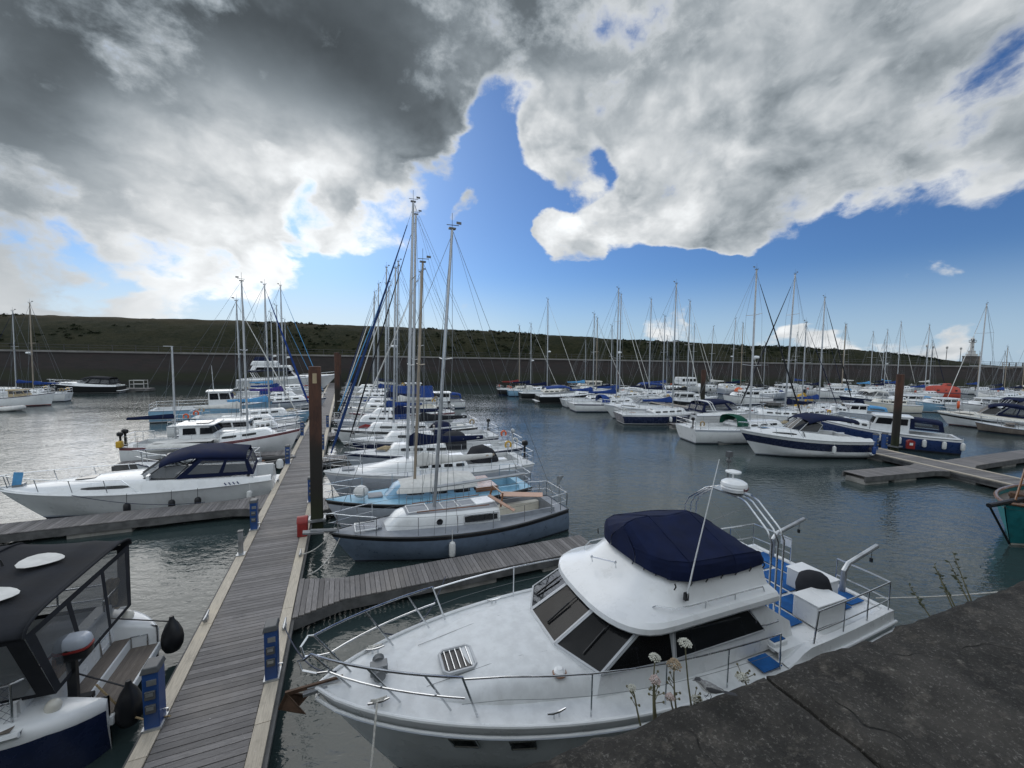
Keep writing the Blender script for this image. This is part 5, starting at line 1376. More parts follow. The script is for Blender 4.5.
# stern rails and davits
mb = MB(); P = YH.rail_pts(-2.75, -YL / 2 + .12, -.10, 0, 1, 6); Q = [(x, -y, z) for x, y, z in P]
for hh, rr in ((.78, .016), (.42, .012)):
    a = [(P[0][0] + .08, P[0][1], P[0][2] + .22)] if hh > .5 else []
    top = a + [(x, y, z + hh) for x, y, z in P]; st = [(-YL / 2 + .08, y, P[-1][2] + hh) for y in (1.1, .5)]
    mb.tube(top + st, rr, 6); mb.tube([(x, -y, z) for x, y, z in top] + [(x, -y, z) for x, y, z in st], rr, 6)
for pts in (P, Q):
    for k in (2, 4, 6): mb.tube([pts[k], (pts[k][0], pts[k][1], pts[k][2] + .78)], .013, 6)
for y in (.5, -.5): mb.tube([(-YL / 2 + .08, y, P[-1][2]), (-YL / 2 + .08, y, P[-1][2] + .78)], .014, 6)
mb.build('stern_rail', M['steel'], yo)
mb = MB(); mb.box((-YL / 2 + .09, -.62, P[-1][2] + .66), (.015, .26, .18)); mb.build('placard', M['white'], yo, smooth=0)
for y in (.72, -.85):
    mb = MB(); mb.tube([(-YL / 2 + .25, y, 1.36), (-YL / 2 + .22, y, 1.85), (-YL / 2 + .1, y, 1.98), (-YL / 2 - .9, y, 2.22)], [.06, .055, .05, .045], 8); dv = mb.build('davit', M['galv'], yo)
    mb = MB(); mb.tube([(-YL / 2 - .72, y, 2.15), (-YL / 2 - .72, y, 1.95)], .006, 4); mb.box((-YL / 2 - .72, y, 1.92), (.04, .05, .09)); mb.build('block', M['black'], dv)
# side guardrails
mb = MB()
for s_ in (1, -1):
    tp = [(x, y, z + .62) for x, y, z in YH.rail_pts(2.9, -1.75, -.09, 0, s_, 8)]
    mb.tube([(tp[0][0] + .55, tp[0][1] - s_ * .13, tp[0][2] + .02)] + tp + [(tp[-1][0] - .03, tp[-1][1], tp[-1][2] - .62)], .013, 6)
    for k in (2, 4, 6): mb.tube([tp[k], (tp[k][0], tp[k][1], tp[k][2] - .62)], .013, 6)
mb.build('side_rail', M['steel'], yo)
mb = MB()
for s_ in (1, -1):
    tp = [(x, y, z + .30) for x, y, z in YH.rail_pts(2.9, -1.75, -.09, 0, s_, 8)]
    mb.tube([(tp[0][0] + .55, tp[0][1] - s_ * .13, tp[0][2])] + tp, .004, 4)
mb.build('guardrail_wire', M['wire'], yo)
# pulpit: two rails each side, open at the stem
mb = MB()
for s_ in (1, -1):
    c = [(x, y, z) for x, y, z in YH.rail_pts(3.35, 5.02, -.10, 0, s_, 8)]
    top = [(c[0][0] - .12, c[0][1], c[0][2])] + [(x + .10 + .16 * k / 8, y + s_ * .03, z + .64) for k, (x, y, z) in enumerate(c)] + [(5.36, s_ * .24, c[-1][2] + .62), (5.44, s_ * .14, c[-1][2] + .55), (5.40, s_ * .13, c[-1][2] + .40), (5.22, s_ * .17, c[-1][2] + .34)]
    mid = [(5.22, s_ * .17, c[-1][2] + .34)] + [(x + .06, y + s_ * .02, z + .33) for x, y, z in c[::-1]]
    mb.tube(top, .017, 8); mb.tube(mid, .014, 6)
    for k in (2, 5, 8): mb.tube([(c[k][0] + .10 + .16 * k / 8, c[k][1] + s_ * .03, c[k][2] + .64), (c[k][0] - .22, c[k][1] - s_ * .02, c[k][2])], .014, 6)
mb.build('pulpit', M['steel'], yo)
M['ped_grey2'] = mat('worn_grey_casting', (.20, .21, .22), .55, .4, var=.2)
# foredeck fittings
hx, hy = 3.30, .20
mb = MB(); z0 = FT.top(hx) - .02
mb.tube([(hx + sx * .24, hy + sy * .24, z0 + .035) for sx, sy in ((-1, -.75), (-.75, -1), (.75, -1), (1, -.75), (1, .75), (.75, 1), (-.75, 1), (-1, .75))], .028, 6, True); ht = mb.build('hatch_frame', M['alu_white'], yo)
MB().box((hx, hy, z0 + .02), (.44, .44, .02)).build('pane', M['black'], ht, smooth=0)
mb = MB()
for k in range(5): mb.tube([(hx - .17 + .085 * k, hy - .2, z0 + .05), (hx - .17 + .085 * k, hy + .2, z0 + .05)], .010, 6)
mb.build('bar', M['steel'], ht)
zf = YH.zs(.97) + .02
mb = MB(); mb.box((4.42, .02, zf + .07), (.24, .16, .13)); mb.lathe((4.42, -.16, zf + .09), [(.05, 0), (.09, .02), (.06, .06), (.09, .11), (.05, .12)], 12, 'y'); mb.lathe((4.42, .13, zf + .09), [(.05, 0), (.09, .02), (.06, .06), (.09, .10), (.05, .11)], 12, 'y'); mb.build('windlass', M['ped_grey2'], yo, bevel=.01)
mb = MB(); mb.bar((4.9, .03, zf + .06), (5.35, .0, zf + .03), .05, .02); mb.bar((5.1, 0, zf + .0), (5.4, 0, zf - .02), .16, .04); mb.build('bow_roller', M['galv'], yo, smooth=0)
mb = MB(); mb.bar((4.9, .02, zf + .07), (5.62, .0, zf + .02), .035, .05); mb.slab([(5.60, 0, zf + .03), (5.35, .16, zf - .22), (5.52, .0, zf - .28), (5.70, 0, zf - .18)], (.3, .5, .4), .02); mb.slab([(5.60, 0, zf + .03), (5.35, -.16, zf - .22), (5.52, .0, zf - .28), (5.70, 0, zf - .18)], (.3, -.5, .4), .02); mb.build('anchor', M['anchor'], yo, smooth=0)
for (x, y) in ((4.45, .55), (4.45, -.48), (2.2, 1.33), (2.2, -1.33)):
    h, z = YH.sheer(x); mb = MB(); mb.tube([(x - .14, y, z + .085), (x - .05, y, z + .065), (x + .05, y, z + .065), (x + .14, y, z + .085)], [.012, .017, .017, .012], 6); mb.tube([(x - .04, y, z), (x - .04, y, z + .06)], .015, 5); mb.tube([(x + .04, y, z), (x + .04, y, z + .06)], .015, 5); mb.build('cleat', M['steel'], yo)
rr_ = random.Random(4)
for s_ in (1, -1):
    pts = [(4.45 + rr_.uniform(-.16, .16), s_ * .52 + rr_.uniform(-.035, .035), YH.sheer(4.45)[1] + .06 + .012 * k / 6) for k in range(12)]; MB().tube(pts, .013, 5).build('rope_coil', M['rope'], yo)
mb = MB(); mb.lathe((1.95, .93, FT.top(1.95) - .075), [(.09, 0), (.085, .05), (.06, .07), (.04, .09)], 14); mb.build('deck_vent', M['white'], yo)
MB().lathe((1.95, .93, FT.top(1.95) - .07), [(.105, 0), (.105, .018)], 16).build('vent_ring', M['varnish'], yo)
for s_ in (1, -1):
    for x in (3.55, 2.75, .9):
        t_ = YH.t_of(x); z = YH.zs(t_) - .36; p = [Vector(YH.pt(t_ + d, z + e, s_)) for d, e in ((-.017, -.085), (.017, -.085), (.017, .085), (-.017, .085))]
        n_ = (p[1] - p[0]).cross(p[3] - p[0]).normalized(); n_ = n_ if n_.y * s_ > 0 else -n_
        po = MB().slab([q + n_ * .002 for q in p], n_, .018).build('portlight', M['black'], yo, smooth=0)
        MB().tube([q + n_ * .016 for q in p], .018, 6, True).build('rim', M['steel'], po)
        cq = sum(p, Vector()) / 4; MB().slab([cq + (q - cq) * .72 + n_ * .022 for q in p], n_, .004).build('pane', M['window_brown'], po, smooth=0)

# ------------------------------------------------------------------ dark canopied boat, bottom left
do = empty('canopied_boat', (-8.55, 8.78, 0), PI)
tag(do, 'dark hulled boat with a black canvas canopy and outboard on its stern rail, bottom left', 'motor boat')
DL, DB = 8.8, 3.15
DH = Hull(DL, DB, 1.05, 1.5, .93, .35, 2.4, 1.1, .05, .05, 1, .5)
DH.mesh(30, .30).build('hull', [M['navy'], M['antifoul'], M['white'], M['navy']], do, smooth=40)
xs_ = -DL / 2 - .66; xt = -DL / 2 + .0                        # transom face, behind it the platform well
dk = DH.deck(-.2, DL / 2 - .02); dk.build('deck', M['nonskid'], do, smooth=50)
mb = MB(); DH.sidedeck(mb, xt + .15, -.2, 1.18, coam=.30, floor=.45); mb.build('cockpit', M['white'], do, smooth=35)
mb = MB(); mb.tube(DH.loop_pts(.015, -.02, 30), .04, 6); mb.build('rubbing_strake', M['white'], do)
for s_ in (1, -1):
    # curved quarter mouldings either side of the platform: white above, navy hull colour below
    h = DH.sheer(xt)[0]; rings = []
    for k in range(15):
        f = k / 14; x = xt + .95 + (xs_ - .02 - xt - .95) * f; oy = min(DH.sheer(x)[0], h) + .01 - .50 * max(0, (f - .45) / .55) ** 2.6; iy = h - .66 + .06 * f; zt = 1.20 - .34 * f ** 1.8
        oy = max(oy, iy + .06)
        rings.append([(x, s_ * a, z) for a, z in ((oy - .12, -.2), (oy - .02, .40), (oy - .005, min(.86, zt - .16)), (oy, zt - .12), (oy - .04, zt - .03), (oy - .12, zt), (iy + .05, zt), (iy, zt - .05), (iy, .42), (iy, -.2))])
    mb = MB(); mb.loft(rings, True, False, False, mats=[1, 1, 0, 0, 0, 0, 0, 0, 1, 1]); mb.mi = 0; mb.add([q for q in rings[-1]], [tuple(range(10))]); mb.add([q for q in rings[0]], [tuple(range(10))])
    mb.build('quarter_moulding', [M['white'], M['navy']], do, smooth=50)
mb = MB(); mb.box((xt + .08, 0, .98), (.24, 1.75, 1.0)); mb.box((xt - .14, .0, .60), (.30, 1.75, .26)); mb.build('transom', M['white'], do, bevel=.03)
mb = MB(); mb.box((xs_ + .30, 0, .45), (.74, 1.80, .16)); mb.build('platform', M['white'], do, bevel=.02)
MB().box((xs_ + .24, 0, .537), (.56, 1.66, .014)).build('platform_decking', M['teak_grey'], do, smooth=0)
MB().box((xt - .14, -.1, .738), (.28, 1.5, .012)).build('step_decking', M['teak_grey'], do, smooth=0)
for s_ in (1, -1):
    mb = MB()
    for i in range(1): mb.box((xt + 1.3, s_ * (DH.sheer(xt + 1)[0] - .16), 1.085), (2.4, .22, .012))
    mb.build('side_decking', M['teak_grey'], do, smooth=0)
    mb = MB(); mb.ball((xs_ + .50, s_ * (DH.sheer(xt)[0] - .36), 1.06), (.095, .095, .11), 14, 9); mb.build('stern_light', M['cream'], do)
# canopy
XC0, XC1, CW = xs_ + .55, 1.9, 1.52
def can_sec(x, w_, z0, zt, n=16):
    return [(x, w_ * math.copysign(abs(math.cos(a)) ** .42, math.cos(a)), z0 + (zt - z0) * math.sin(a) ** .75) for a in [PI * k / n for k in range(n + 1)]]
secs = [(x, w_, a + .14, b_ + .14) for x, w_, a, b_ in [(XC0, CW - .04, 2.22, 2.44), (XC0 + .5, CW, 2.26, 2.50), (XC0 + 1.5, CW + .02, 2.30, 2.60), (XC0 + 1.58, CW + .02, 2.30, 2.625), (XC0 + 3.2, CW, 2.28, 2.66), (XC1 - .4, CW - .1, 2.2, 2.6), (XC1, CW - .2, 2.1, 2.42)]]
fine = []
for a, b_ in zip(secs, secs[1:]):
    k = max(1, int(abs(b_[0] - a[0]) / .12))
    for i in range(k):
        f = i / k; q = [u + (v - u) * f for u, v in zip(a, b_)]; q[3] -= .045 * math.sin(PI * f) if k > 2 else 0; fine.append(q)
fine.append(list(secs[-1])); rings = []
for q in fine:
    rings.append([(x, y, z + .012 * mnoise.noise((x * 2.2, y * 3.5, 1)) + .006 * mnoise.noise((x * 7, y * 2, 4))) for x, y, z in can_sec(*q, n=40)])
mb = MB(); mb.loft(rings, False); cn = mb.build('canopy', M['canvas_black'], do, smooth=40)
cn.modifiers.new('thickness', 'SOLIDIFY').thickness = .018
mb = MB(); 
for x in (XC0, XC0 + 1.54): mb.tube([(a, b_, c + .012) for a, b_, c in can_sec(x, CW - (.04 if x == XC0 else -.02), 2.36 if x == XC0 else 2.44, 2.58 if x == XC0 else 2.755)], .020, 6)
mb.build('seam', M['canvas_black'], cn)
for (x0, x1, y0, y1) in ((.46, 1.02, -.72, -.02), (.42, .98, .42, 1.08)):
    pts = []
    for k in range(14):
        a = 2 * PI * k / 14; u = math.cos(a); v = math.sin(a)
        x = XC0 + (x0 + x1) / 2 + (x1 - x0) / 2 * u * (1 if u < 0 else 1); y = (y0 + y1) / 2 + (y1 - y0) / 2 * v * (.75 + .25 * u)
        f = min(1, abs(y) / CW) ** (1 / .42) if abs(y) < CW else 1
        f_ = (x - XC0) / 1.5; zt = 2.64 + .10 * f_ if f_ < 1 else 2.76; z0 = 2.41
        cosv = min(1, (abs(y) / CW) ** (1 / .42)); sn = math.sqrt(max(0, 1 - cosv * cosv)); pts.append((x, y, z0 + (zt - z0) * sn ** .75 + .02))
    MB().slab(pts, (0, 0, 1), .006).build('skylight_panel', M['canvas_white'], cn, smooth=0)
mb = MB(); mw = MB(); mf = MB()
def curtain(A, Bq, Cq, Dq, us, vs, solid):
    A, Bq, Cq, Dq = map(Vector, (A, Bq, Cq, Dq))
    for i in range(len(us) - 1):
        for j in range(len(vs) - 1):
            q = [A.lerp(Bq, us[a]).lerp(Dq.lerp(Cq, us[a]), vs[b_]) for a, b_ in ((i, j), (i + 1, j), (i + 1, j + 1), (i, j + 1))]
            (mb if solid(i, j) else mw).add(q, [(0, 1, 2, 3)])
zc = 1.36
h = DH.sheer(XC0)[0] - .34
curtain((XC0 - .10, h, zc - .1), (XC0 - .10, -h, zc - .1), (XC0 + .02, -CW + .08, 2.38), (XC0 + .02, CW - .08, 2.38), [0, .06, .30, .34, .64, .68, .94, 1], [0, .06, .92, 1], lambda i, j: not (j == 1 and i in (1, 3, 5)))
for s_ in (1, -1):
    curtain((XC0 - .10, s_ * h, zc - .1), (XC1, s_ * (h - .05), zc + .1), (XC1, s_ * (CW - .24), 2.26), (XC0 + .02, s_ * (CW - .06), 2.38), [0, .03, .30, .34, .62, .66, .97, 1], [0, .06, .92, 1], lambda i, j: not (j == 1 and i in (1, 3, 5)))
curtain((XC1, h - .05, zc + .1), (XC1, -h + .05, zc + .1), (XC1, -CW + .24, 2.26), (XC1, CW - .24, 2.26), [0, .08, .48, .52, .92, 1], [0, .1, .9, 1], lambda i, j: not (j == 1 and i in (1, 3)))
mb.build('side_curtain', M['canvas_black'], do, smooth=0); mw.build('clear_panel', M['vinyl'], do, smooth=0)
mb = MB(); mb.box((XC0 + 1.2, .7, .95), (.5, .6, .7)); mb.box((XC0 + .6, -.6, .7), (.5, 1.1, .45)); mb.box((XC0 + 2.8, -.7, 1.15), (.7, .8, .8)); mb.build('seating', M['cream'], do, bevel=.05)
T2 = Trunk(DH, 1.75, 3.9, 1.1, .5, .45, .9, .05, .35); T2.mesh().build('forecabin', M['white'], do, smooth=45)
# stern rail, net, outboard, wheel-shaped ladder, lifebuoy
mb = MB()
for s_ in (1, -1):
    for hh, rr in ((.62, .018), (.34, .014)):
        pts = [(x, y, z + hh) for x, y, z in DH.rail_pts(xt + 2.6, xt + .15, -.16, 0, s_, 6)]
        if hh > .5: pts = pts + [(xt - .02, s_ * (DH.sheer(xt)[0] - .30), pts[-1][2]), (xt - .02, s_ * .62, pts[-1][2])]
        mb.tube(pts, rr, 7)
    for k, p in enumerate(DH.rail_pts(xt + 2.6, xt + .15, -.16, 0, s_, 6)):
        if k % 2 == 0: mb.tube([p, (p[0], p[1], p[2] + .62)], .015, 6)
    mb.tube([(xt - .02, s_ * .62, 1.66), (xt - .02, s_ * .62, 1.1)], .015, 6)
mb.tube([(xs_ + .1, -.8, .57), (xs_ + .1, -.8, .78), (xs_ + .35, -.8, .78), (xs_ + .35, -.8, .57)], .016, 6)
mb.build('stern_rail', M['steel'], do)
mb = MB()
for s_ in (1,):
    P_ = DH.rail_pts(xt + 2.6, xt + .15, -.155, 0, s_, 24)
    for k in range(len(P_) - 1):
        for j in range(5):
            a = P_[k]; c = P_[k + 1]; z0 = .06 + .11 * j; mb.tube([(a[0], a[1], a[2] + z0), (c[0], c[1], c[2] + z0 + .11)], .003, 3); mb.tube([(a[0], a[1], a[2] + z0 + .11), (c[0], c[1], c[2] + z0)], .003, 3)
mb.build('safety_net', M['rope_dark'], do)
MB().box((xt - .06, .70, 1.44), (.05, .30, .34)).build('outboard_bracket', M['varnish'], do, bevel=.01)
ob = outboard(do, xt - .14, .70, 1.52, 1.1)
def cowl(z0, z1, sx, sy, tx, name, m):
    rings = []
    for z, f in ((z0, .96), (z0 + (z1 - z0) * .2, 1), (z0 + (z1 - z0) * .7, 1 - (1 - tx) * .35), (z1 - .01, tx), (z1, tx * .8)):
        rings.append([(xt - .22 + sx * f * math.copysign(abs(math.cos(a)) ** .6, math.cos(a)), .70 + sy * f * math.copysign(abs(math.sin(a)) ** .6, math.sin(a)), z) for a in [2 * PI * k / 20 for k in range(20)]])
    mb = MB(); mb.loft(rings, True, True, True); mb.build(name, m, ob, smooth=50)
cowl(1.53, 1.65, .215, .15, 1.0, 'lower_cowl', M['black']); cowl(1.652, 1.695, .222, .157, 1.0, 'red_band', M['red_paint']); cowl(1.697, 1.86, .215, .152, .72, 'grey_cowl', M['grey_hull'])
mb = MB(); mb.tube([(xt + .05 + .07 * math.cos(a) * 0, -1.28 + .26 * math.cos(a) * .5, 1.48 + .26 * math.sin(a)) for a in [PI * k / 8 for k in range(16)]], .055, 8, True); mb.tube([(xt + .16, -1.28 + .13 * math.cos(a), 1.48 + .26 * math.sin(a)) for a in [PI * k / 8 for k in range(16)]], .055, 8, True); mb.build('lifebuoy', M['rope_tan'], do)
mb = MB(); 
for s_ in (-.16, .16): mb.tube([(xt + .0, -.55 + s_, 1.5), (xt - .06, -.55 + s_, .75)], .014, 6)
for k in range(4): mb.tube([(xt - .01 - .012 * k, -.71, 1.35 - .17 * k), (xt - .01 - .012 * k, -.39, 1.35 - .17 * k)], .012, 6)
mb.build('boarding_ladder', M['steel'], do)
for (y, z) in ((.72, .52), (-1.05, .50)):
    x = xs_ - .20; mb = MB(); mb.lathe((x, y, z - .34), [(.05, 0), (.13, .05), (.18, .16), (.19, .28), (.17, .42), (.11, .58), (.05, .68), (.035, .76)], 16); mb.tube([(x, y, z + .3), (xt, y * .75, 1.25)], .012, 5); mb.build('fender', M['fender_black'], do)
mb = MB(); mb.tube([(xs_ + .1, .92, 1.12), (xs_ - .15, .7, .35), (xs_ - .5, 1.0, .40), (xs_ - .9, 1.25, .55)], .014, 6); mb.build('mooring_rope', M['rope_tan'], do)
mb = MB(); mb.tube([(XC0 + 1.2, -.35, 2.70), (XC0 + 1.22, -.35, 2.80), (XC0 + 3.2, .2, 5.2)], [.02, .012, .006], 5); mb.build('whip_aerial', M['black'], do)
# ------------------------------------------------------------------ the other boats
def proj_row(x, y, z):
    v = Vector((x, y, z)) - CAM; return 384 - FPX * v.dot(up) / v.dot(fw)
def mast_for(x, y, row):
    lo, hi = 3.0, 30.0
    for _ in range(40):
        m_ = (lo + hi) / 2
        if proj_row(x, y, m_) > row: lo = m_
        else: hi = m_
    return lo
GR = 'sailing boats berthed bow-in on the right of the long jetty'
# R1 slate blue sailing boat next to the finger
r1, H1, T1 = sailboat('sailing_boat', 'slate blue sailing boat with grey deck and pink plywood sheet in its cockpit', (3.45, 12.75, 0), R(182), L=7.8, B=2.55, hull='blue_hull', deckm='greydeck', cabm='white', mast_h=10.3, mast_x=.10,
    boot='blue_hull', band='black', cover=None, genoa=None, fb=1.06, fs=.90, detail=2, rake=.13, tr=.60, srake=-.2, nwin=0, pitch_aft=.052, th=.42, fend=('fender_white', 'fender_white', 'fender_blue'), trunk=(-.16, .30), boom_len=.42, rigr=.007, winm='window', fr=.42, facet=True)
mb = MB(); xs = [T1.x0 + .02 + (T1.x1 - .62 - T1.x0) * i / 14 for i in range(15)]
mb.loft([[(x, y, z + .012) for x, y, z in T1.ring(x)[4:-4]] for x in xs], False); mb.build('cabin_top', M['greydeck'], r1, smooth=60)
for s_ in (1, -1):
    T1.window(-1.15, -.05, .30, .78, s_, .012).build('window', M['window'], r1, smooth=0)
    mb = MB(); a = Vector(T1.side(.75, .55, s_, .01)); mb.lathe((a.x, a.y, a.z), [(.10, 0), (.10, .02)], 12, 'y'); mb.build('portlight', M['window'], r1, smooth=0)
    MB().tube([Vector(T1.side(x, q, s_, .018)) for x, q in ((-1.18, .26), (-.02, .26), (-.02, .82), (-1.18, .82))], .014, 5, True).build('window_trim', M['alu_white'], r1)
for (x, sx, sy) in ((1.35, .62, .62), (-.35, .55, .5), (.3, .5, .55)):
    z = T1.top(x); q = MB(); q.tube([(x + a * sx / 2, b_ * sy / 2, z + .015) for a, b_ in ((-1, -1), (1, -1), (1, 1), (-1, 1))], .022, 5, True); q.build('deck_frame', M['white'], r1)
hz = H1.sheer(2.9)[1]; q = MB(); q.tube([(2.9 + a * .3, b_ * .3, hz + .06) for a, b_ in ((-1, -1), (1, -1), (1, 1), (-1, 1))], .03, 5, True); q.build('hatch_frame', M['white'], r1)
mb = MB(); mb.box((-2.35, 0, .42), (2.0, 1.25, .10)); mb.box((-2.35, .52, .66), (2.0, .22, .42)); mb.box((-2.35, -.52, .66), (2.0, .22, .42)); mb.build('cockpit_moulding', M['cream'], r1, bevel=.02)
mb = MB(); mb.slab([(-2.0, -.95, 1.20), (-3.2, .1, 1.34), (-3.0, .48, 1.34), (-1.75, -.45, 1.22)], (0, 0, 1), .02); mb.build('plywood_sheet', M['plywood'], r1, smooth=0)
mb = MB(); mb.bar((-1.0, .3, 1.62), (-1.65, 1.0, 1.24), .16, .03); mb.build('wash_board', M['plywood'], r1, smooth=0)
mb = MB(); mb.tube([(-1.4, -.62, 1.2), (-1.5, -.55, 1.62), (-1.5, .35, 1.62), (-1.4, .42, 1.2)], .035, 6); mb.build('wooden_hood_frame', M['varnish'], r1)
mb = MB(); mb.tube([(3.7, 0, 1.07), (4.4, 0, 1.18)], [.06, .045], 6); mb.bar((4.05, 0, 1.10), (4.6, .02, 1.16), .22, .05); mb.build('bowsprit', M['ped_grey2'], r1)
mb = MB(); mb.tube([(-3.9, .1, .3), (-3.92, .1, 1.9)], .02, 5); mb.tube([(-3.9, .1, 1.55), (-4.2, .25, 1.2), (-4.15, .2, .5)], .018, 5); mb.slab([(-4.1, .1, 1.9), (-3.8, .1, 1.9), (-3.8, .1, 1.5)], (0, 1, 0), .015); mb.build('wind_vane_gear', M['galv'], r1)
mt = Matrix.Translation((2.75, H1.hb(H1.t_of(2.75)) * .985 + .01, .93)) @ Matrix.Rotation(R(180) - .27, 4, 'Z') @ Matrix.Rotation(R(84), 4, 'X')
# R2 light blue sailing boat
r2, H2, T2_ = sailboat('sailing_boat', 'sailing boat with light blue deck, tan mast and white canvas over its cabin', (3.2, 15.2, 0), R(181), L=7.7, B=2.5, hull='grey_hull', deckm='bluedeck', cabm='sky_blue', mast_h=mast_for(2.6, 15.2, 262), mast_x=.10, mastm='mast_tan',
    boot='stripe_blue', band='black', cover='canvas_white', genoa=None, hood=None, fb=1.2, fs=1.0, detail=2, tr=.62, nwin=3, pitch_aft=.03, th=.45, fend=('fender_white', 'fender_blue'), boom_len=.42, trunk=(-.18, .24), antif='antifoul_red')
mb = MB(); rings = [[(x, .80 * math.cos(a) * wf, T2_.top(-.4) - .20 + hh * math.sin(a) ** .7) for a in [PI * k / 10 for k in range(11)]] for x, wf, hh in ((1.5, .72, .05), (1.3, .8, .30), (.6, .95, .34), (-.9, 1.0, .40), (-1.5, .95, .30))]
mb.loft(rings, False); mb.build('canvas_cover', M['canvas_white'], r2, smooth=60)
mb = MB(); mb.ball((2.7, .25, 1.42), (.26, .24, .22), 12, 8); mb.build('round_fender', M['fender_white'], r2)
mb = MB(); mb.box((-1.9, 0, 1.12), (.9, 1.5, .18)); mb.build('cockpit_boards', M['varnish'], r2, bevel=.01)
# R3 long white yacht
def jx(y, frac): return frac
r3, H3, T3 = sailboat('sailing_yacht', 'long white sailing yacht with navy boom cover, behind the light blue decked boat', (3.85, 18.5, 0), R(181), L=9.4, B=3.1, hull='grey_hull', cabm='white', mast_h=mast_for(2.6, 18.5, 201), mast_x=.13, mastm='alu_white',
    boot='stripe_blue', band='white', cover='canvas_navy', genoa='canvas_royal_dark', fb=1.35, fs=1.12, detail=1, tr=.78, srake=.45, nwin=4, pitch_aft=.02, th=.38, fr=2.4, trunk=(-.15, .36), boom_len=.40, spreaders=2, gen_r=.06, fend=('fender_white', 'fender_white', 'fender_blue'))
mb = MB(); rings = []
for x, w_, h_ in ((-1.75, .5, .30), (-2.0, .8, .62), (-2.5, .85, .70), (-2.9, .75, .5), (-3.05, .6, .2)):
    rings.append([(x, w_ * math.cos(a), 1.22 + h_ * math.sin(a) ** .6) for a in [PI * k / 10 for k in range(11)]])
mb.loft(rings, False, True, True); mb.build('cockpit_cover', M['canvas_black'], r3, smooth=50)
mb = MB(); mb.tube([(-4.4, -.9, 1.2), (-4.45, -.9, 2.3)], .03, 6); mb.ball((-4.45, -.9, 2.35), .13, 8, 6); mb.build('radar_pole', M['alu_white'], r3)
outboard(r3, -4.35, .7, 1.9, .9)
RJ = [  # y, label, L, hull, opts
    (22.0, 'white roofed yacht with black cockpit canvas, just beyond the long white yacht', 9.6, dict(hull='grey_hull', cabm='white', row=214, mast_x=.14, cover=None, genoa='canvas_black', hood='canvas_black', boot='black', nwin=5, band='navy', mastm='alu_white', spreaders=2, boom=True)),
    (25.6, 'navy hulled yacht with white coachroof and navy spray hood, right of the long jetty', 9.2, dict(hull='navy', cabm='white', row=272, mast_x=.06, cover='canvas_black', genoa='canvas_white', hood='canvas_navy', boot='white', band='white')),
    (29.2, 'white yacht with dark window band and navy boom cover, next beyond the navy hulled yacht', 9.8, dict(hull='white', cabm='white', row=268, mast_x=.10, cover='canvas_navy', genoa='canvas_navy', nwin=3, band='black', boot='black')),
    (33.4, 'grey hulled yacht with royal blue spray hood, right of the long jetty', 8.4, dict(hull='grey_hull', row=284, mast_x=.05, cover='canvas_blue', genoa='canvas_sky', hood='canvas_blue')),
    (37.2, 'white yacht with red sheer stripe and white sail cover, right of the jetty', 9.2, dict(hull='white', row=261, band='stripe_red', cover='canvas_white', genoa='canvas_white', radar=True, spreaders=2)),
    (41.2, 'cream decked yacht with navy spray hood, right of the long jetty before the blue tent', 9.6, dict(hull='white', deckm='cream', row=267, cover='canvas_navy', genoa='canvas_white', hood='canvas_navy', spreaders=2)),
    (45.6, 'yacht under a big royal blue boom tent far along the right of the jetty', 9.6, dict(hull='white', row=287, cover='canvas_blue', genoa='canvas_white', tent=True)),
    (52.5, 'white yacht with blue sail cover behind the royal blue boom tent', 9.4, dict(hull='white', row=284, cover='canvas_blue', genoa=None, band='stripe_blue')),
    (58.5, 'pale yacht with tan sail cover near the outer end of the long jetty', 9.0, dict(hull='cream', row=292, cover='canvas_white', genoa='canvas_navy')),
    (67.0, 'last yacht on the right at the outer end of the long jetty, navy sail cover', 9.5, dict(hull='white', row=299, cover='canvas_navy', genoa='canvas_blue')),
]
for y, lab, L, kw in RJ:
    kw = dict(kw); row = kw.pop('row'); tent = kw.pop('tent', False); mx = kw.get('mast_x', .08)
    cx = -.35 + L / 2 + ((y * 3.7) % 1.3 - .5); xm_ = cx - mx * L
    o, H, T = sailboat('sailing_yacht', lab, (cx, y, 0), R(180 + ((y * 7) % 3 - 1)), L=L, mast_h=mast_for(xm_, y, row), detail=1 if y < 34 else 0, group=GR, fb=1.25, fs=1.05, rigr=.008 if y < 34 else .012, srake=.3, **kw)
    if tent:
        mb = MB(); mb.loft([[(x, 1.15 * math.cos(a), 1.5 + 1.35 * max(0, 1 - abs(math.cos(a))) ** .9) for a in [PI * k / 8 for k in range(9)]] for x in (.3, -.8, -2.2, -4.3)], False, True, True); mb.build('boom_tent', M['canvas_blue'], o, smooth=0)
wheelhouse('cabin_launch', 'small white cabin launch with blue awning astern of the royal blue boom tent', (10.2, 47.5, 0), R(178), L=6.5, B=2.5, hull='white', upper='white', boot='stripe_blue', canopy='canvas_blue', fs=.9, fb=1.2, ch=1.0, detail=0, fend=((0, 1, 'fender_white'),))
wheelhouse('cabin_launch', 'pale blue hulled white launch far along the right side of the jetty', (9.0, 61, 0), R(180), L=6.8, B=2.5, hull='sky_blue', upper='white', boot='white', detail=0)

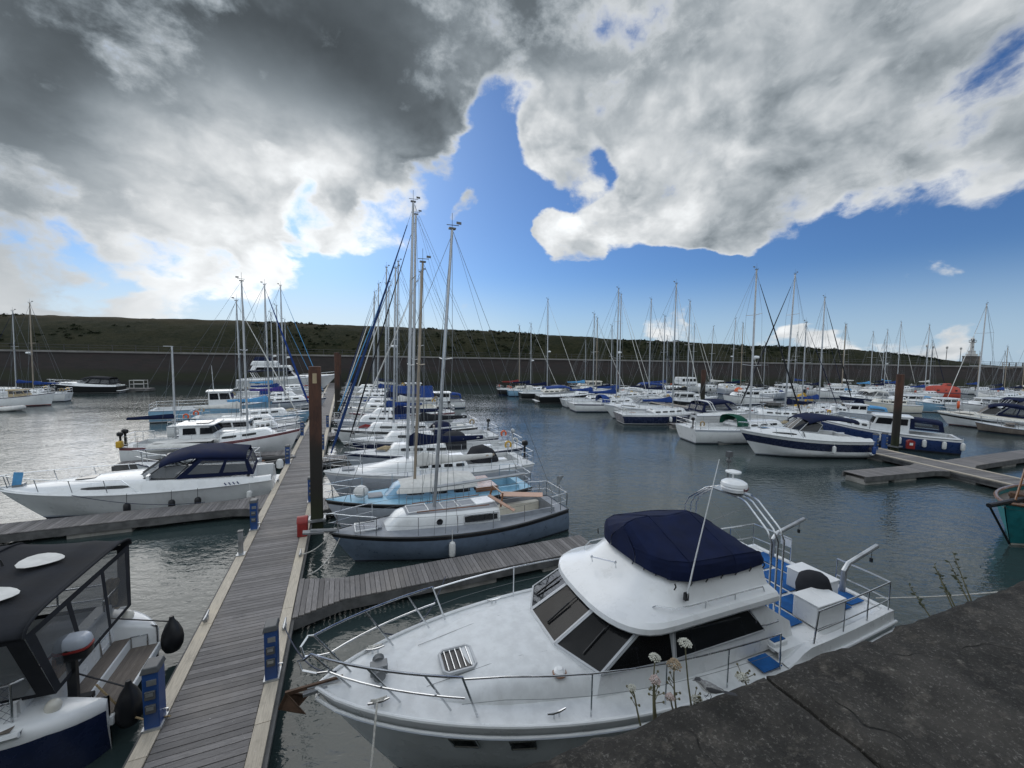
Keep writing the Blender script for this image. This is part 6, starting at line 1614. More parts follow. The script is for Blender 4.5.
# left of the jetty
sc, SH = cruiser('sports_cruiser', 'white sports cruiser with navy canopy and clear side panels, bow out left of the jetty', (-7.2, 20.3, 0), R(185.5), L=8.4, B=2.9, upper='white', hull='white', boot='grey_hull', canopy='canvas_navy', fs=.88, fb=1.25, detail=2, wh=.66, cx=-.085,
    fend=((.4, 1, 'fender_black'), (-.9, 1, 'fender_black'), (-1.7, 1, 'fender_black'), (-3.4, 1, 'fender_white')), band='white')
mb = MB(); mb.slab([(3.45, 1.0, 1.6), (3.4, .95, 2.05), (3.15, 1.0, 2.02), (3.2, 1.05, 1.62)], (0, 1, 0), .01); mb.build('flag', M['canvas_sky'], sc, smooth=0)
mb = MB(); mb.lathe((-4.45, -.2, .95), [(.06, 0), (.14, .05), (.15, .3), (.10, .42), (.03, .45)], 10); mb.build('stern_fender', M['fender_white'], sc)
for k in range(4):
    pts = [Vector(SH.pt(SH.t_of(-2.55 - .14 * k), 1.0, 1)) + Vector((0, .012, 0)), Vector(SH.pt(SH.t_of(-2.62 - .14 * k), .88, 1)) + Vector((0, .014, 0))]
    MB().tube(pts, .02, 4).build('hull_emblem', M['letter_blue'], sc)
tender('dinghy', 'white inflatable dinghy afloat behind the white sports cruiser', (-5.3, 23.6, 0), R(10), 3.0, 'canvas_white')
tender('dinghy', 'black inflatable dinghy tied at the jetty behind the white sports cruiser', (-4.3, 25.3, 0), R(-6), 3.2, 'black')
t_b, tH = wheelhouse('day_boat', 'low open day boat with a covered bow lying behind the navy canopy', (-6.9, 24.7, 0), R(175), L=5.2, B=2.0, hull='white', upper='white', boot='black', cabin=(-.05, .10), ch=.35, fs=.55, fb=.8, fore=True, detail=0)
kt, KH, KT = sailboat('ketch', 'white ketch with dark red rubbing strake, white wheelhouse and navy mizzen cover', (-6.9, 28.4, 0), R(-2), L=8.6, B=2.9, hull='white', cabm='white', mast_h=mast_for(-5.5, 28.3, 281), mast_x=.17, mastm='alu_white', boot='antifoul_red', band='stripe_red',
    cover=None, boom=False, genoa=None, fb=1.55, fs=1.05, tr=.55, nwin=2, th=.34, trunk=(.02, .34), fr=.6, spreaders=1, pitch_aft=.01, mizzen=(-2.1, mast_for(-9.0, 28.4, 346), 'canvas_navy'), detail=1, gen_r=.05, fend=('fender_white', 'fender_black'))
mb = MB(); a0 = [(-1.65, -.95), (.15, -.85), (.15, .85), (-1.65, .95)]; zb = KH.sheer(-.7)[1] - .05
mb.loft([[(x + f * (-.45 if x > 0 else .05), y * (1 - .1 * f), zb + 1.02 * f) for x, y in a0] for f in (0, .5, 1)], True, False, True)
whs = mb.build('wheelhouse', M['white'], kt, smooth=0)
mb = MB(); mb.box((-.95, 0, zb + 1.06), (1.95, 1.95, .07)); mb.build('roof', M['white'], kt, bevel=.03)
for s_ in (1, -1):
    for k in range(2):
        x = -1.45 + k * .8; mb = MB(); mb.slab([(x, s_ * .898, zb + .55), (x + .62, s_ * .875, zb + .55), (x + .56, s_ * .835, zb + .90), (x, s_ * .855, zb + .90)], (0, s_, 0), .02); mb.build('window', M['window'], whs, smooth=0)
for s_ in (.42, -.42): MB().slab([(-.075, s_ - .34, zb + .55), (-.075, s_ + .34, zb + .55), (-.255, s_ + .32, zb + .92), (-.255, s_ - .32, zb + .92)], (1, 0, .4), .03).build('window', M['window'], whs, smooth=0)
outboard(kt, -4.1, -.5, 1.75, .9); mb = MB(); mb.box((-4.2, -.95, 1.25), (.25, .3, .36)); mb.build('life_jacket_box', M['yellow'], kt, bevel=.05)
mb = MB(); mb.tube([(-2.0, .9, 1.5), (-1.7, .9, 2.25), (-1.4, .9, 2.2)], .04, 6); mb.build('davit', M['black'], kt)
tender('dinghy', 'upturned white dinghy lashed on the side of the white ketch', (-8.1, 26.75, 1.12), R(178), 2.9, 'canvas_white', flip=True)
LJ = [  # kind, label, x centre, y, rz, L, opts
    ('w', 'white cabin boat with a raked windscreen just beyond the bow of the white ketch', -6.3, 32.2, 2, 7.2, dict(hull='white', upper='white', boot='stripe_blue', cabin=(-.2, .08), ch=.75, fs=.95, fb=1.35)),
    ('s', 'white sailing boat with white sail cover, left of the jetty behind the white cabin boat', -7.4, 35.8, 0, 8.2, dict(hull='white', row=301, mast_x=.02, cover='canvas_white', genoa='canvas_white', nwin=3, spreaders=1, boot='stripe_blue')),
    ('s', 'blue hulled sailing boat with a bright blue furled foresail, left of the jetty', -7.0, 39.6, 1, 8.6, dict(hull='sky_blue', row=285, mast_x=.12, cover='canvas_sky', genoa='canvas_blue', gen_r=.09, boot='white')),
    ('w', 'pale blue hulled launch with a white wheelhouse and stern rails, left of the jetty', -11.2, 45.5, 8, 9.2, dict(hull='sky_blue', upper='white', boot='white', cabin=(-.05, .16), ch=1.45, fs=1.1, fb=1.5, mast=2.4)),
    ('s', 'grey sailing boat with a dark stripe and purple sail cover, left of the jetty', -6.6, 50.5, -1, 9.4, dict(hull='grey_hull', row=286, mast_x=.05, cover='canvas_purple', genoa='canvas_sky', band='navy', boot='navy')),
    ('s', 'white sailing boat with royal blue cockpit canvas behind the grey one with purple cover', -8.0, 56.0, 0, 8.6, dict(hull='white', row=306, mast_x=.08, cover='canvas_blue', genoa=None, hood='canvas_blue')),
    ('s', 'small white sailing boat with blue cover, left one of two before the far motor yacht', -9.0, 63.5, 0, 8.0, dict(hull='white', row=313, mast_x=.0, cover='canvas_sky', genoa=None, radar=True)),
    ('s', 'small white sailing boat before the far motor yacht, right mast of the two', -8.0, 69.0, 0, 8.0, dict(hull='white', row=320, mast_x=.0, cover='canvas_white', genoa='canvas_sky', radar=True)),
]
GL = 'boats berthed bow-in on the left of the long jetty'
for kind, lab, x, y, rz, L, kw in LJ:
    kw = dict(kw)
    if kind == 's':
        row = kw.pop('row'); mx = kw.get('mast_x', .06)
        sailboat('sailing_boat', lab, (x, y, 0), R(rz), L=L, mast_h=mast_for(x + mx * L, y, row), detail=1 if y < 45 else 0, group=GL, fb=1.25, fs=1.0, rigr=.012, **kw)
    else: wheelhouse('cabin_boat', lab, (x, y, 0), R(rz), L=L, B=L * .33, group=GL, detail=0, **kw)
fy, FH = cruiser('motor_yacht', 'large white flybridge motor yacht with dark windows at the far end of the long jetty', (-8.6, 78.5, 0), R(2), L=15, B=4.6, fs=1.7, fb=2.6, canopy='canvas_navy', aft_canopy=False, wh=.9, cx=-.05, detail=0, boot='navy', arch=True, glass_m='window')
mb = MB(); mb.box((-2.6, 0, 3.7), (6.2, 3.4, .9), tx=.86, ty=.9); mb.build('saloon', M['white'], fy, bevel=.15)
for s_ in (1, -1): MB().box((-2.4, s_ * 1.66, 3.62), (5.0, .08, .46), tx=.9).build('window', M['window'], fy, smooth=0)
mb = MB(); mb.box((-3.6, 0, 4.5), (4.2, 3.0, .8), tx=.8); mb.build('flybridge', M['white'], fy, bevel=.2)
MB().box((-3.9, 0, 5.2), (2.6, 2.8, .7), tx=.8, ty=.8).build('flybridge_canopy', M['canvas_navy'], fy, bevel=.1)

# far left group
def by_stern(px, py, rz, L):
    p = at(px, py, 0); return (p.x + math.cos(R(rz)) * L / 2, p.y + math.sin(R(rz)) * L / 2, 0)
def sb(lab, px, py, rz, L, mpx, row, name='sailing_boat', det=0, **kw):
    """stern waterline pixel, heading, length, mast column and mast top row of the survey"""
    loc = by_stern(px, py, rz, L); best = None
    for k in range(-25, 36):
        mx = k / 100; x = loc[0] + math.cos(R(rz)) * mx * L; y = loc[1] + math.sin(R(rz)) * mx * L
        v = Vector((x, y, 3)) - CAM; c = 512 + FPX * v.dot(rt) / v.dot(fw)
        if best is None or abs(c - mpx) < best[0]: best = (abs(c - mpx), mx, x, y)
    return sailboat(name, lab, loc, R(rz), L=L, mast_x=best[1] if -.12 <= best[1] <= .22 else max(-.05, min(.15, best[1])), mast_h=mast_for(best[2], best[3], row), detail=det, rigr=kw.pop('rigr', .012), gen_r=kw.pop('gen_r', .036), fb=kw.pop('fb', 1.25), fs=kw.pop('fs', 1.0), srake=kw.pop('srake', .3), **kw)
sb('white sailing yacht with blue mast-foot cover at the far left, stern towards the jetty', 70, 401, 180, 6.4, 33, 303, hull='white', cover='canvas_blue', genoa=None, radar=True, boot='grey_hull', mastm='mast_tan')
sb('sailing yacht half cut by the left edge of the photo, blue furled foresail', 47, 399, 180, 6.4, 15, 311, hull='white', cover='canvas_blue', genoa='canvas_navy')
p = at(20, 406, 0); wheelhouse('fishing_boat', 'small tan and white open fishing boat with a red stripe at the far left edge', (p.x, p.y, 0), R(5), L=5.5, B=2.1, hull='white', upper='tan_cover', boot='red_paint', cabin=(-.1, .15), ch=.7, fore=False, detail=0)
p = at(80, 394, 0); cruiser('sports_cruiser', 'low grey hulled cruiser lying beside the far left pontoon', (p.x, p.y + 1.5, 0), R(178), L=8, B=3, hull='black', detail=0, canopy='canvas_black', boot='white')
p = at(2, 411, 0); tender('dinghy', 'white dinghy bow poking in at the far left edge', (p.x, p.y, 0), R(0), 3.0, 'canvas_white')

# middle row, sterns towards the open water
GM = 'boats berthed stern-out in the middle row'
J = -12
sb('dark hulled sailing boat with dull red cover, leftmost of the middle row', 497, 395, J, 8.2, 513, 326, hull='black', cover='canvas_red', genoa=None, group=GM, mastm='mast_tan', cabm='cream')
sb('pale blue hulled sailing boat with navy cover beside the dull red covered one', 507, 396, J, 8.6, 518.5, 324, hull='sky_blue', cover='canvas_navy', genoa='canvas_white', group=GM, radar=True, hood='canvas_white')
sb('black hulled yacht with cream cabin sides and navy cover, far end of the middle row', 519, 399, J, 9.6, 531, 299, hull='black', cabm='cream', cover='canvas_navy', genoa='canvas_white', group=GM, radar=True, spreaders=2, boot='white')
p = at(537, 402, 0); cruiser('sports_cruiser', 'white sports cruiser with black lower hull between the black yacht and the two white sterns', by_stern(537, 403, J, 9.0), R(J), L=9.0, B=3.0, hull='black', upper='white', boot='white', detail=0, canopy='canvas_blue', group=GM, aft_canopy=False)
sb('white yacht with royal blue boom cover, mast left of the tan masted one', 562, 407, J, 9.2, 570.5, 314, hull='white', cover='canvas_blue', genoa='canvas_white', group=GM, boot='grey_hull', srake=.5)
sb('white yacht with navy hull stripe and royal blue sprayhood, stern-on in the middle row', 570, 411, J, 10.2, 617, 289, hull='white', cover='canvas_blue', genoa='canvas_white', hood='canvas_blue', band='navy', group=GM, spreaders=2, srake=.6, radar=True, det=1, tr=.8)
sb('tan masted sailing boat behind the royal blue boom cover', 572, 400, J, 8.4, 584, 318, hull='cream', cover=None, genoa=None, group=GM, mastm='mast_tan')
sb('white yacht with a short mast behind the navy striped one', 587, 401, J, 8.2, 599, 326, hull='white', cover='canvas_navy', genoa=None, group=GM)
sb('white yacht with tall slim mast and blue mainsail bag, left of the round topped piling', 590, 403, J, 9.6, 604.5, 294, hull='white', cover='canvas_blue', genoa='canvas_white', group=GM, spreaders=2)
p = at(640, 421, 0); cruiser('sports_cruiser', 'white open sports cruiser pointing its bow at the water, beside the navy hulled boat', (p.x + 1.2, p.y + 1.6, 0), R(165), L=8.0, B=2.8, hull='white', upper='white', detail=0, canopy=None, group=GM, boot='grey_hull')
sb('navy hulled boat with white stern and royal blue boom cover in the middle row', 617, 423, J - 4, 9.0, 673, 284, hull='navy', cover='canvas_blue', genoa='canvas_white', group=GM, det=1, spreaders=1, boot='white', band='white', srake=.55, cabm='white', deckm='nonskid', mastm='alu', tr=.8)
sb('sailing boat with slim tan mast behind the navy hulled boat', 637, 404, J, 8.6, 649, 316, hull='white', cover='canvas_navy', genoa=None, group=GM)
sb('white sailing boat with dark cover, slim mast close left of the tall bare one', 660, 405, J, 9.0, 670, 301, hull='white', cover='canvas_black', genoa='canvas_white', group=GM)
sb('white sailing boat with navy cover right of the tall slim mast', 624, 401, J, 8.8, 634, 299, hull='white', cover='canvas_navy', genoa='canvas_navy', group=GM)
p = at(682, 406, 0); wheelhouse('cabin_boat', 'small white wheelhouse boat with three side windows before the brown piling', (p.x, p.y, 0), R(170), L=5.6, B=2.2, hull='black', upper='white', boot='white', cabin=(-.25, .2), ch=1.1, fs=.7, fb=1.0, fore=False, detail=0, group=GM)
p = at(716, 421, 0); cruiser('sports_cruiser', 'white cruiser with a slate blue canopy behind the green hooded yacht', by_stern(688, 424, J, 8.6), R(J), L=8.6, B=2.9, hull='white', upper='white', detail=0, canopy='canvas_navy', group=GM, boot='grey_hull', arch=True)
sb('white yacht with dark green spray hood and very tall mast in the middle row', 684, 441, J - 3, 10.4, 751, 270, hull='white', cover=None, genoa='canvas_black', hood='canvas_green', group=GM, det=1, spreaders=2, radar=True, mastm='alu_white', srake=.4, boot='grey_hull', band='grey_hull', fb=1.35, fs=1.15, tr=.8, rigr=.010, gen_r=.06, fend=('fender_white',))
p = at(740, 440, 0); tender('dinghy', 'small inflatable dinghy between the green hooded yacht and the navy striped cruiser', (p.x, p.y + .6, 0), R(-15), 2.8, 'grey_hull')
bc, BH = cruiser('sports_cruiser', 'white sports cruiser with navy hull band and navy canopy, by the second jetty', (28.2, 17.1, 0), R(158), L=8.0, B=2.9, hull='white', upper='white', band='navy', bandw=.74, boot='grey_hull', canopy='canvas_navy', aft_canopy=False, fs=1.25, fb=1.7, detail=1, wh=.75, fend=((-1.2, 1, 'fender_white'), (-3.9, 1, 'fender_blue')), glass_m='window', top=True)

# right of the second jetty
bp0 = at(866, 441, 0); bp1 = at(963, 452, 0)
a_ = math.atan2(20.6 - 13.3, 36.2 - 40.6)
bm, _h = wheelhouse('cabin_cruiser', 'blue hulled cabin cruiser with white wheelhouse and white fenders behind the tall right piling', (38.2, 17.0, 0), R(121), L=7.8, B=2.8, hull='mid_blue', upper='white', boot='antifoul', cabin=(-.16, .12), ch=1.15, fs=1.15, fb=1.65, forelen=.24, canopy='canvas_navy', band='white',
    fend=((.4, 1, 'fender_white'), (-.7, 1, 'fender_white'), (-2.0, 1, 'fender_white'), (-3.0, 1, 'fender_white'), (-3.9, 1, 'fender_white')), detail=1, raked=.42)
p = at(853, 424, 0); wheelhouse('cabin_boat', 'grey hulled cabin boat with sky blue canopy left of the blue hulled cabin cruiser', (p.x + 2, p.y + 1.2, 0), R(140), L=7.6, B=2.7, hull='grey_hull', upper='white', boot='white', canopy='canvas_sky', cabin=(-.12, .1), ch=.85, fs=1.0, fb=1.3, detail=0)
GX = 'boats crowded beyond the second jetty'
sb('white yacht with tall leaning mast and black furled foresail behind the navy banded cruiser', 822, 424, 165, 9.6, 838, 275, hull='white', cover='canvas_navy', genoa='canvas_black', group=GX, det=0, spreaders=2, mastm='alu', gen_r=.07)
sb('yacht with royal blue mast-foot cover and dark furled foresail, right of the tallest mast', 788, 417, J, 9.0, 786, 297, hull='grey_hull', cover='canvas_blue', genoa='canvas_black', group=GX, radar=False, hood=None, gen_r=.06)
sb('low white sailing boat with yellow oilskins on deck, right of the tallest mast', 768, 424, J, 8.6, 774, 322, hull='white', cover=None, genoa='canvas_navy', group=GX)
yb = at(803, 414, 0); y_ = empty('work_barge', (yb.x, yb.y, 0), R(10)); tag(y_, 'white work boat carrying a yellow steel lifting arm, in the pale water gap', 'work boat')
mb = MB(); mb.box((0, 0, .35), (5.5, 2.4, .9), tx=1.05, ty=1.05); mb.build('hull', M['white'], y_, bevel=.08)
mb = MB(); mb.tube([(-2.2, 0, .9), (-1.6, 0, 2.3), (0, 0, 2.5), (.6, 0, 1.9), (2.3, 0, 1.6)], .14, 6); mb.tube([(-1.2, .3, .9), (-.6, .3, 2.4)], .10, 6); mb.tube([(.6, 0, 1.9), (.2, 0, .9)], .10, 6); mb.build('lifting_arm', M['yellow'], y_)
mb = MB(); mb.box((0, 0, 2.75), (.4, .3, .5)); mb.build('winch', M['black'], y_, bevel=.04)
bu = at(738.5, 394, .2); b_o = empty('mooring_buoy', (bu.x, bu.y, .25)); tag(b_o, 'round orange red mooring buoy among the far boats', 'buoy')
MB().ball((0, 0, .45), (.75, .75, .75), 14, 10).build('float', M['orange'], b_o, smooth=80); MB().tube([(0, 0, 1.15), (0, 0, 1.4)], .06, 6).build('eye', M['galv'], b_o)
p = at(690, 389, 0); ms_, _a, _b = sb('motor sailer with square wheelhouse windows and white stays, far behind the brown piling', 664, 391, -8, 11, 693, 324, name='motor_sailer', hull='black', cover=None, boom=False, genoa='canvas_white', group=GX, boot='white')
mb = MB(); mb.box((-.6, 0, 2.1), (3.8, 2.4, 1.4), tx=.9, ty=.9); w2 = mb.build('wheelhouse', M['white'], ms_, bevel=.08)
for k in range(4):
    for s_ in (1, -1): MB().box((-1.9 + k * .85, s_ * 1.16, 2.25), (.6, .06, .55)).build('window', M['window'], w2, smooth=0)
FAR = [  # stern px, py, heading, L, mast px, top row, kw, label
    (720, 394, J, 9.5, 719.5, 323, dict(hull='grey_hull', cover='canvas_navy', genoa='canvas_white', mastm='mast_tan'), 'grey hulled sailing boat with tan mast left of the orange buoy'),
    (727, 392, 170, 9.0, 734, 327, dict(hull='white', cover='canvas_white', genoa=None), 'white sailing boat with slim mast directly behind the orange buoy'),
    (748, 391, 168, 9.0, 742.5, 319, dict(hull='white', cover='canvas_green', genoa=None, radar=True), 'white sailing boat with green cover close left of the tallest mast'),
    (800, 396, J, 9.5, 783, 321, dict(hull='white', cover='canvas_navy', genoa='canvas_navy'), 'white sailing boat in the far rank below the left cumulus'),
    (822, 398, J, 9.0, 826, 324, dict(hull='white', cover='canvas_white', genoa=None, mastm='mast_tan'), 'white sailing boat with thin tan mast left of the tall leaning mast'),
    (852, 394, J, 9.5, 847, 332, dict(hull='white', cover='canvas_sky', genoa='canvas_white'), 'white sailing boat right behind the tall leaning mast, shorter of two masts'),
    (856, 390, 170, 9.5, 851, 325, dict(hull='white', cover='canvas_white', genoa=None, spreaders=2), 'white sailing boat with wide spreaders right of the tall leaning mast'),
    (870, 391, J, 8.5, 864, 343, dict(hull='white', cover='canvas_navy', genoa=None), 'short masted sailing boat below the rising cumulus'),
    (866, 396, J, 9.0, 868, 330, dict(hull='grey_hull', cover='canvas_navy', genoa=None, radar=True), 'sailing boat whose mast carries a flat wind turbine top'),
    (880, 393, J, 9.5, 885, 322, dict(hull='white', cover='canvas_blue', genoa='canvas_white'), 'white yacht with blue cover and bright mast left of the tall rusty piling'),
    (893, 390, 172, 9.0, 884.5, 341, dict(hull='white', cover='canvas_sky', genoa=None), 'small mast close behind the bright one left of the rusty piling'),
    (905, 399, J, 9.5, 914, 325, dict(hull='white', cover='canvas_blue', genoa='canvas_navy'), 'white yacht with blue cover between the rusty piling and the red lifeboat'),
    (915, 391, J, 9.0, 918.5, 341, dict(hull='white', cover='canvas_white', genoa=None), 'slim mast just left above the red lifeboat'),
    (985, 402, J, 9.0, 994, 347, dict(hull='white', cover='canvas_blue', genoa=None, mastm='mast_tan'), 'white sailing boat with tan mast left of the tall right-hand mast'),
    (1000, 412, 172, 11.0, 997, 305, dict(hull='white', cover='canvas_white', genoa='canvas_white', spreaders=2, mastm='alu_white'), 'white yacht with the tall leaning mast near the right edge'),
    (1004, 399, J, 9.5, 1013, 345, dict(hull='white', cover='canvas_navy', genoa=None, mastm='mast_tan'), 'tan masted sailing boat right of the tall mast at the right edge'),
    (1012, 397, J, 9.5, 1021, 340, dict(hull='white', cover='canvas_white', genoa=None, mastm='mast_tan'), 'sailing boat half out of the photo at the right edge'),
    (742, 399, J, 8.8, 728, 343, dict(hull='grey_hull', cover='canvas_black', genoa=None), 'grey sailing boat with a black cover under the tallest mast'),
    (808, 390, 172, 9.4, 812, 333, dict(hull='white', cover='canvas_blue', genoa=None), 'white sailing boat in the far rank right of the white flybridge boat'),
    (962, 394, J, 9.0, 966, 352, dict(hull='white', cover='canvas_blue', genoa=None, mastm='mast_tan'), 'low masted sailing boat right of the red lifeboat'),
    (980, 396, J, 9.0, 1003, 352, dict(hull='white', cover='canvas_navy', genoa=None), 'white sailing boat moored below the lighthouse'),
    (562, 395, J, 9.0, 557, 340, dict(hull='white', cover='canvas_sky', genoa=None), 'white sailing boat behind the black hulled yacht in the middle row'),
    (645, 394, J, 9.2, 641, 336, dict(hull='white', cover='canvas_blue', genoa=None), 'white sailing boat behind the tan masts in the middle row'),
]
for px, py, rz, L, mp, row, kw, lab in FAR: sb(lab, px, py, rz, L, mp, row, group=GX, **kw)
FM = [
    ('c', 800, 386, 172, 11, dict(hull='white', canopy='canvas_navy', arch=True, boot='navy', fs=1.4, fb=2.1), 'white flybridge motor boat far back against the harbour wall'),
    ('w', 781, 397, 170, 8, dict(hull='white', upper='white', boot='stripe_blue', ch=1.1), 'white cabin boat end-on at the dark pontoon, right of the tallest mast'),
    ('c', 862, 406, 165, 8, dict(hull='navy', canopy='canvas_white', boot='white'), 'dark hulled boat under a white peaked cover'),
    ('w', 889, 412, 160, 7, dict(hull='cream', upper='cream', boot='white', ch=.5), 'cream stern boat with a varnished trim left of the rusty piling'),
    ('w', 832, 398, 172, 7.5, dict(hull='white', upper='white', boot='stripe_blue', ch=.8, canopy='canvas_sky'), 'white launch with sky blue awning in the far rank'),
    ('w', 905, 408, 165, 8, dict(hull='white', upper='white', boot='navy', ch=.8, canopy='canvas_sky'), 'white launch with a blue awning right behind the rusty piling'),
    ('w', 985, 414, 168, 8, dict(hull='white', upper='white', boot='navy', ch=1.0), 'white cabin boat behind the dark glazed launch near the right edge'),
    ('c', 1008, 418, 168, 8, dict(hull='white', canopy='canvas_navy', boot='navy'), 'white cruiser cut by the right edge, beyond the dark glazed launch'),
    ('w', 745, 404, 168, 7.5, dict(hull='white', upper='white', boot='stripe_blue', ch=.9), 'white cabin boat under the tall mast of the green hooded yacht'),
    ('c', 640, 397, 165, 9, dict(hull='white', canopy='canvas_blue', boot='navy'), 'white cruiser with blue canvas in the rank behind the middle row'),
    ('w', 590, 393, 170, 8, dict(hull='black', upper='cream', boot='white', ch=1.1), 'dark hulled cabin boat far behind the royal blue covers'),
    ('w', 940, 412, 160, 7.2, dict(hull='sky_blue', upper='white', boot='white', ch=.8), 'pale blue cabin boat below the red lifeboat'),
]
for kind, px, py, rz, L, kw, lab in FM:
    p = at(px, py, 0)
    if kind == 'c':
        kw = dict(kw); kw.setdefault('fs', 1.05); kw.setdefault('fb', 1.5); cruiser('motor_boat', lab, (p.x, p.y, 0), R(rz), L=L, B=L * .33, detail=0, group=GX, glass_m='window', **kw)
    else: wheelhouse('cabin_boat', lab, (p.x, p.y, 0), R(rz), L=L, B=L * .33, detail=0, group=GX, **kw)
# dark glazed white launch and brown dinghy, right
p = at(984, 428, 0); dl, dH = cruiser('launch', 'white launch with a dark glazed canopy and orange lifebuoy, right beyond the blue cabin cruiser', (p.x, p.y, 0), R(112), L=6.6, B=2.4, hull='white', upper='cream', boot='stripe_red', band='black', canopy='canvas_navy', detail=0, wh=.85, cx=-.02, fs=1.0, fb=1.35, glass_m='window', aft_canopy=True)
mb = MB(); mb.tube([(1.9 + .0 * math.cos(a), .85 + .28 * math.cos(a), 2.2 + .32 * math.sin(a)) for a in [PI * k / 8 for k in range(16)]], .10, 6, True); mb.build('lifebuoy', M['orange'], dl)
p = at(1012, 434, 0); wheelhouse('fishing_boat', 'low brown open boat moored right of the dark glazed launch', (p.x, p.y, 0), R(115), L=4.6, B=1.8, hull='teak_grey', upper='teak_grey', boot='black', cabin=(0, .12), ch=.3, fs=.6, fb=.9, fore=False, detail=0)
# red enclosed lifeboat
p = at(941, 399, 0); lb = empty('lifeboat', (p.x, p.y, 0), R(150)); lb.scale = (.86, .86, .86); tag(lb, 'orange red fully enclosed lifeboat far right under the harbour wall', 'lifeboat')
LL, LB_ = 6.9, 2.7; rings = []
for i in range(15):
    f = -1 + 2 * i / 14; e = max(0.04, 1 - abs(f) ** 3) ** .6; x = LL / 2 * f
    rings.append([(x, LB_ / 2 * e * math.copysign(abs(math.cos(a)) ** .7, math.cos(a)), 1.15 + (1.75 * e ** .5 * math.sin(a) if math.sin(a) > 0 else 1.45 * math.sin(a))) for a in [2 * PI * k / 20 for k in range(20)]])
mb = MB(); mb.loft(rings, True, True, True); mb.build('hull', M['lifeboat_red'], lb, smooth=60)
mb = MB(); mb.box((-.9, 0, 3.0), (1.3, 1.15, .65), tx=.75, ty=.75); cn_ = mb.build('conning_hatch', M['lifeboat_red'], lb, bevel=.15)
for s_ in (1, -1):
    MB().box((-.9, s_ * .52, 3.04), (.8, .1, .26)).build('window', M['window'], cn_, smooth=0)
    mb = MB(); mb.tube([(-2.7, s_ * 1.17, 1.4), (0, s_ * 1.38, 1.36), (2.7, s_ * 1.17, 1.4)], .08, 6); mb.build('fender_strake', M['rope_dark'], lb)
    for x in (-1.7, .2, 1.6): MB().box((x, s_ * 1.20, 1.9), (.36, .12, .3)).build('porthole', M['window'], lb, smooth=0)
# green wooden boat entering at the right edge
go = empty('wooden_boat', (26.2, 5.3, 0), R(174)); tag(go, 'teal hulled wooden boat with a black bowsprit entering at the right edge', 'fishing boat')
GH = Hull(10.5, 3.4, 1.3, 1.55, .8, .45, 2.0, .9, 0, .15, 0, .7, full=.36)
GH.mesh(28, .2).build('hull', [M['teal'], M['cream'], M['teal'], M['teal']], go, smooth=50)
GH.deck(-5.2, 5.2, dz=-.18).build('deck', M['teak_grey'], go, smooth=40)
mb = MB(); mb.tube(GH.loop_pts(.0, .02, 30), .06, 6); mb.build('rubbing_strake', M['varnish'], go)
mb = MB(); mb.tube([(4.2, .05, 1.62), (6.25, .05, 1.58)], [.10, .075], 8); mb.build('bowsprit', M['black'], go)
mb = MB(); mb.tube([(6.2, .05, 1.55), (4.75, .02, .05)], .035, 6); mb.build('bobstay', M['black'], go)
mb = MB(); mb.tube([(4.9, .1, 1.6), (2.0, 0, 9)], .03, 5); mb.tube([(4.4, .7, 1.6), (2.0, 0, 8)], .025, 5); mb.tube([(2, 0, 1), (1.9, 0, 10)], .12, 8); mb.build('mast_and_stays', M['varnish'], go)
mb = MB(); mb.box((4.0, 0, 1.62), (.5, .6, .3)); mb.lathe((4.0, -.4, 1.65), [(.1, 0), (.14, .1), (.1, .2)], 8, 'y'); mb.build('anchor_winch', M['anchor'], go, bevel=.03)
mb = MB(); mb.box((-1.0, 0, 2.2), (2.6, 2.0, 1.9), tx=.9, ty=.9); w3 = mb.build('wheelhouse', M['cream'], go, bevel=.05)
for s_ in (1, -1): MB().box((-1.0, s_ * .96, 2.6), (1.6, .08, .5)).build('window', M['window'], w3, smooth=0)
# mooring lines
def line(name, label, pts, m, r=.012, sag=.15, group='mooring lines of the near boats'):
    a, b_ = Vector(pts[0]), Vector(pts[1]); P = []
    for k in range(13):
        f = k / 12; q = a.lerp(b_, f); q.z -= sag * 4 * f * (1 - f); P.append(q)
    o = MB().tube(P, r, 5).build(name, m); tag(o, label, 'rope', group); return o
line('mooring_line', 'white bow line from the slate blue boat to the long jetty', ((-.3, 12.9, 1.05), (-1.2, 12.6, .52)), M['rope'], .014, .18)
line('mooring_line', 'white line drooping from the slate blue bow to the finger', ((-.1, 12.6, 1.0), (-.9, 11.4, .5)), M['rope'], .014, .25)
line('mooring_line', 'white rope hanging from the bow of the big motor yacht to the water', ((.35, 5.15, 1.80), (.05, 4.1, .0)), M['rope'], .014, -.05)
line('mooring_line', 'dark bow line from the big motor yacht across to the finger', ((.55, 6.5, 1.78), (2.4, 10.0, .5)), M['rope_dark'], .012, .5)
line('mooring_line', 'pale stern line from the motor yacht rail towards the quay', ((10.0, 4.35, 1.5), (14.5, 1.05, 3.4)), M['rope'], .012, .25)
line('mooring_line', 'bow line from the big motor yacht to the cleat on the jetty', ((-.15, 5.9, 1.8), (-1.22, 9.25, .55)), M['rope_dark'], .012, .3)
line('mooring_line', 'dark line from the sports cruiser down to the finger', ((-9.0, 18.9, 1.1), (-5.0, 18.45, .5)), M['rope_dark'], .012, .2)
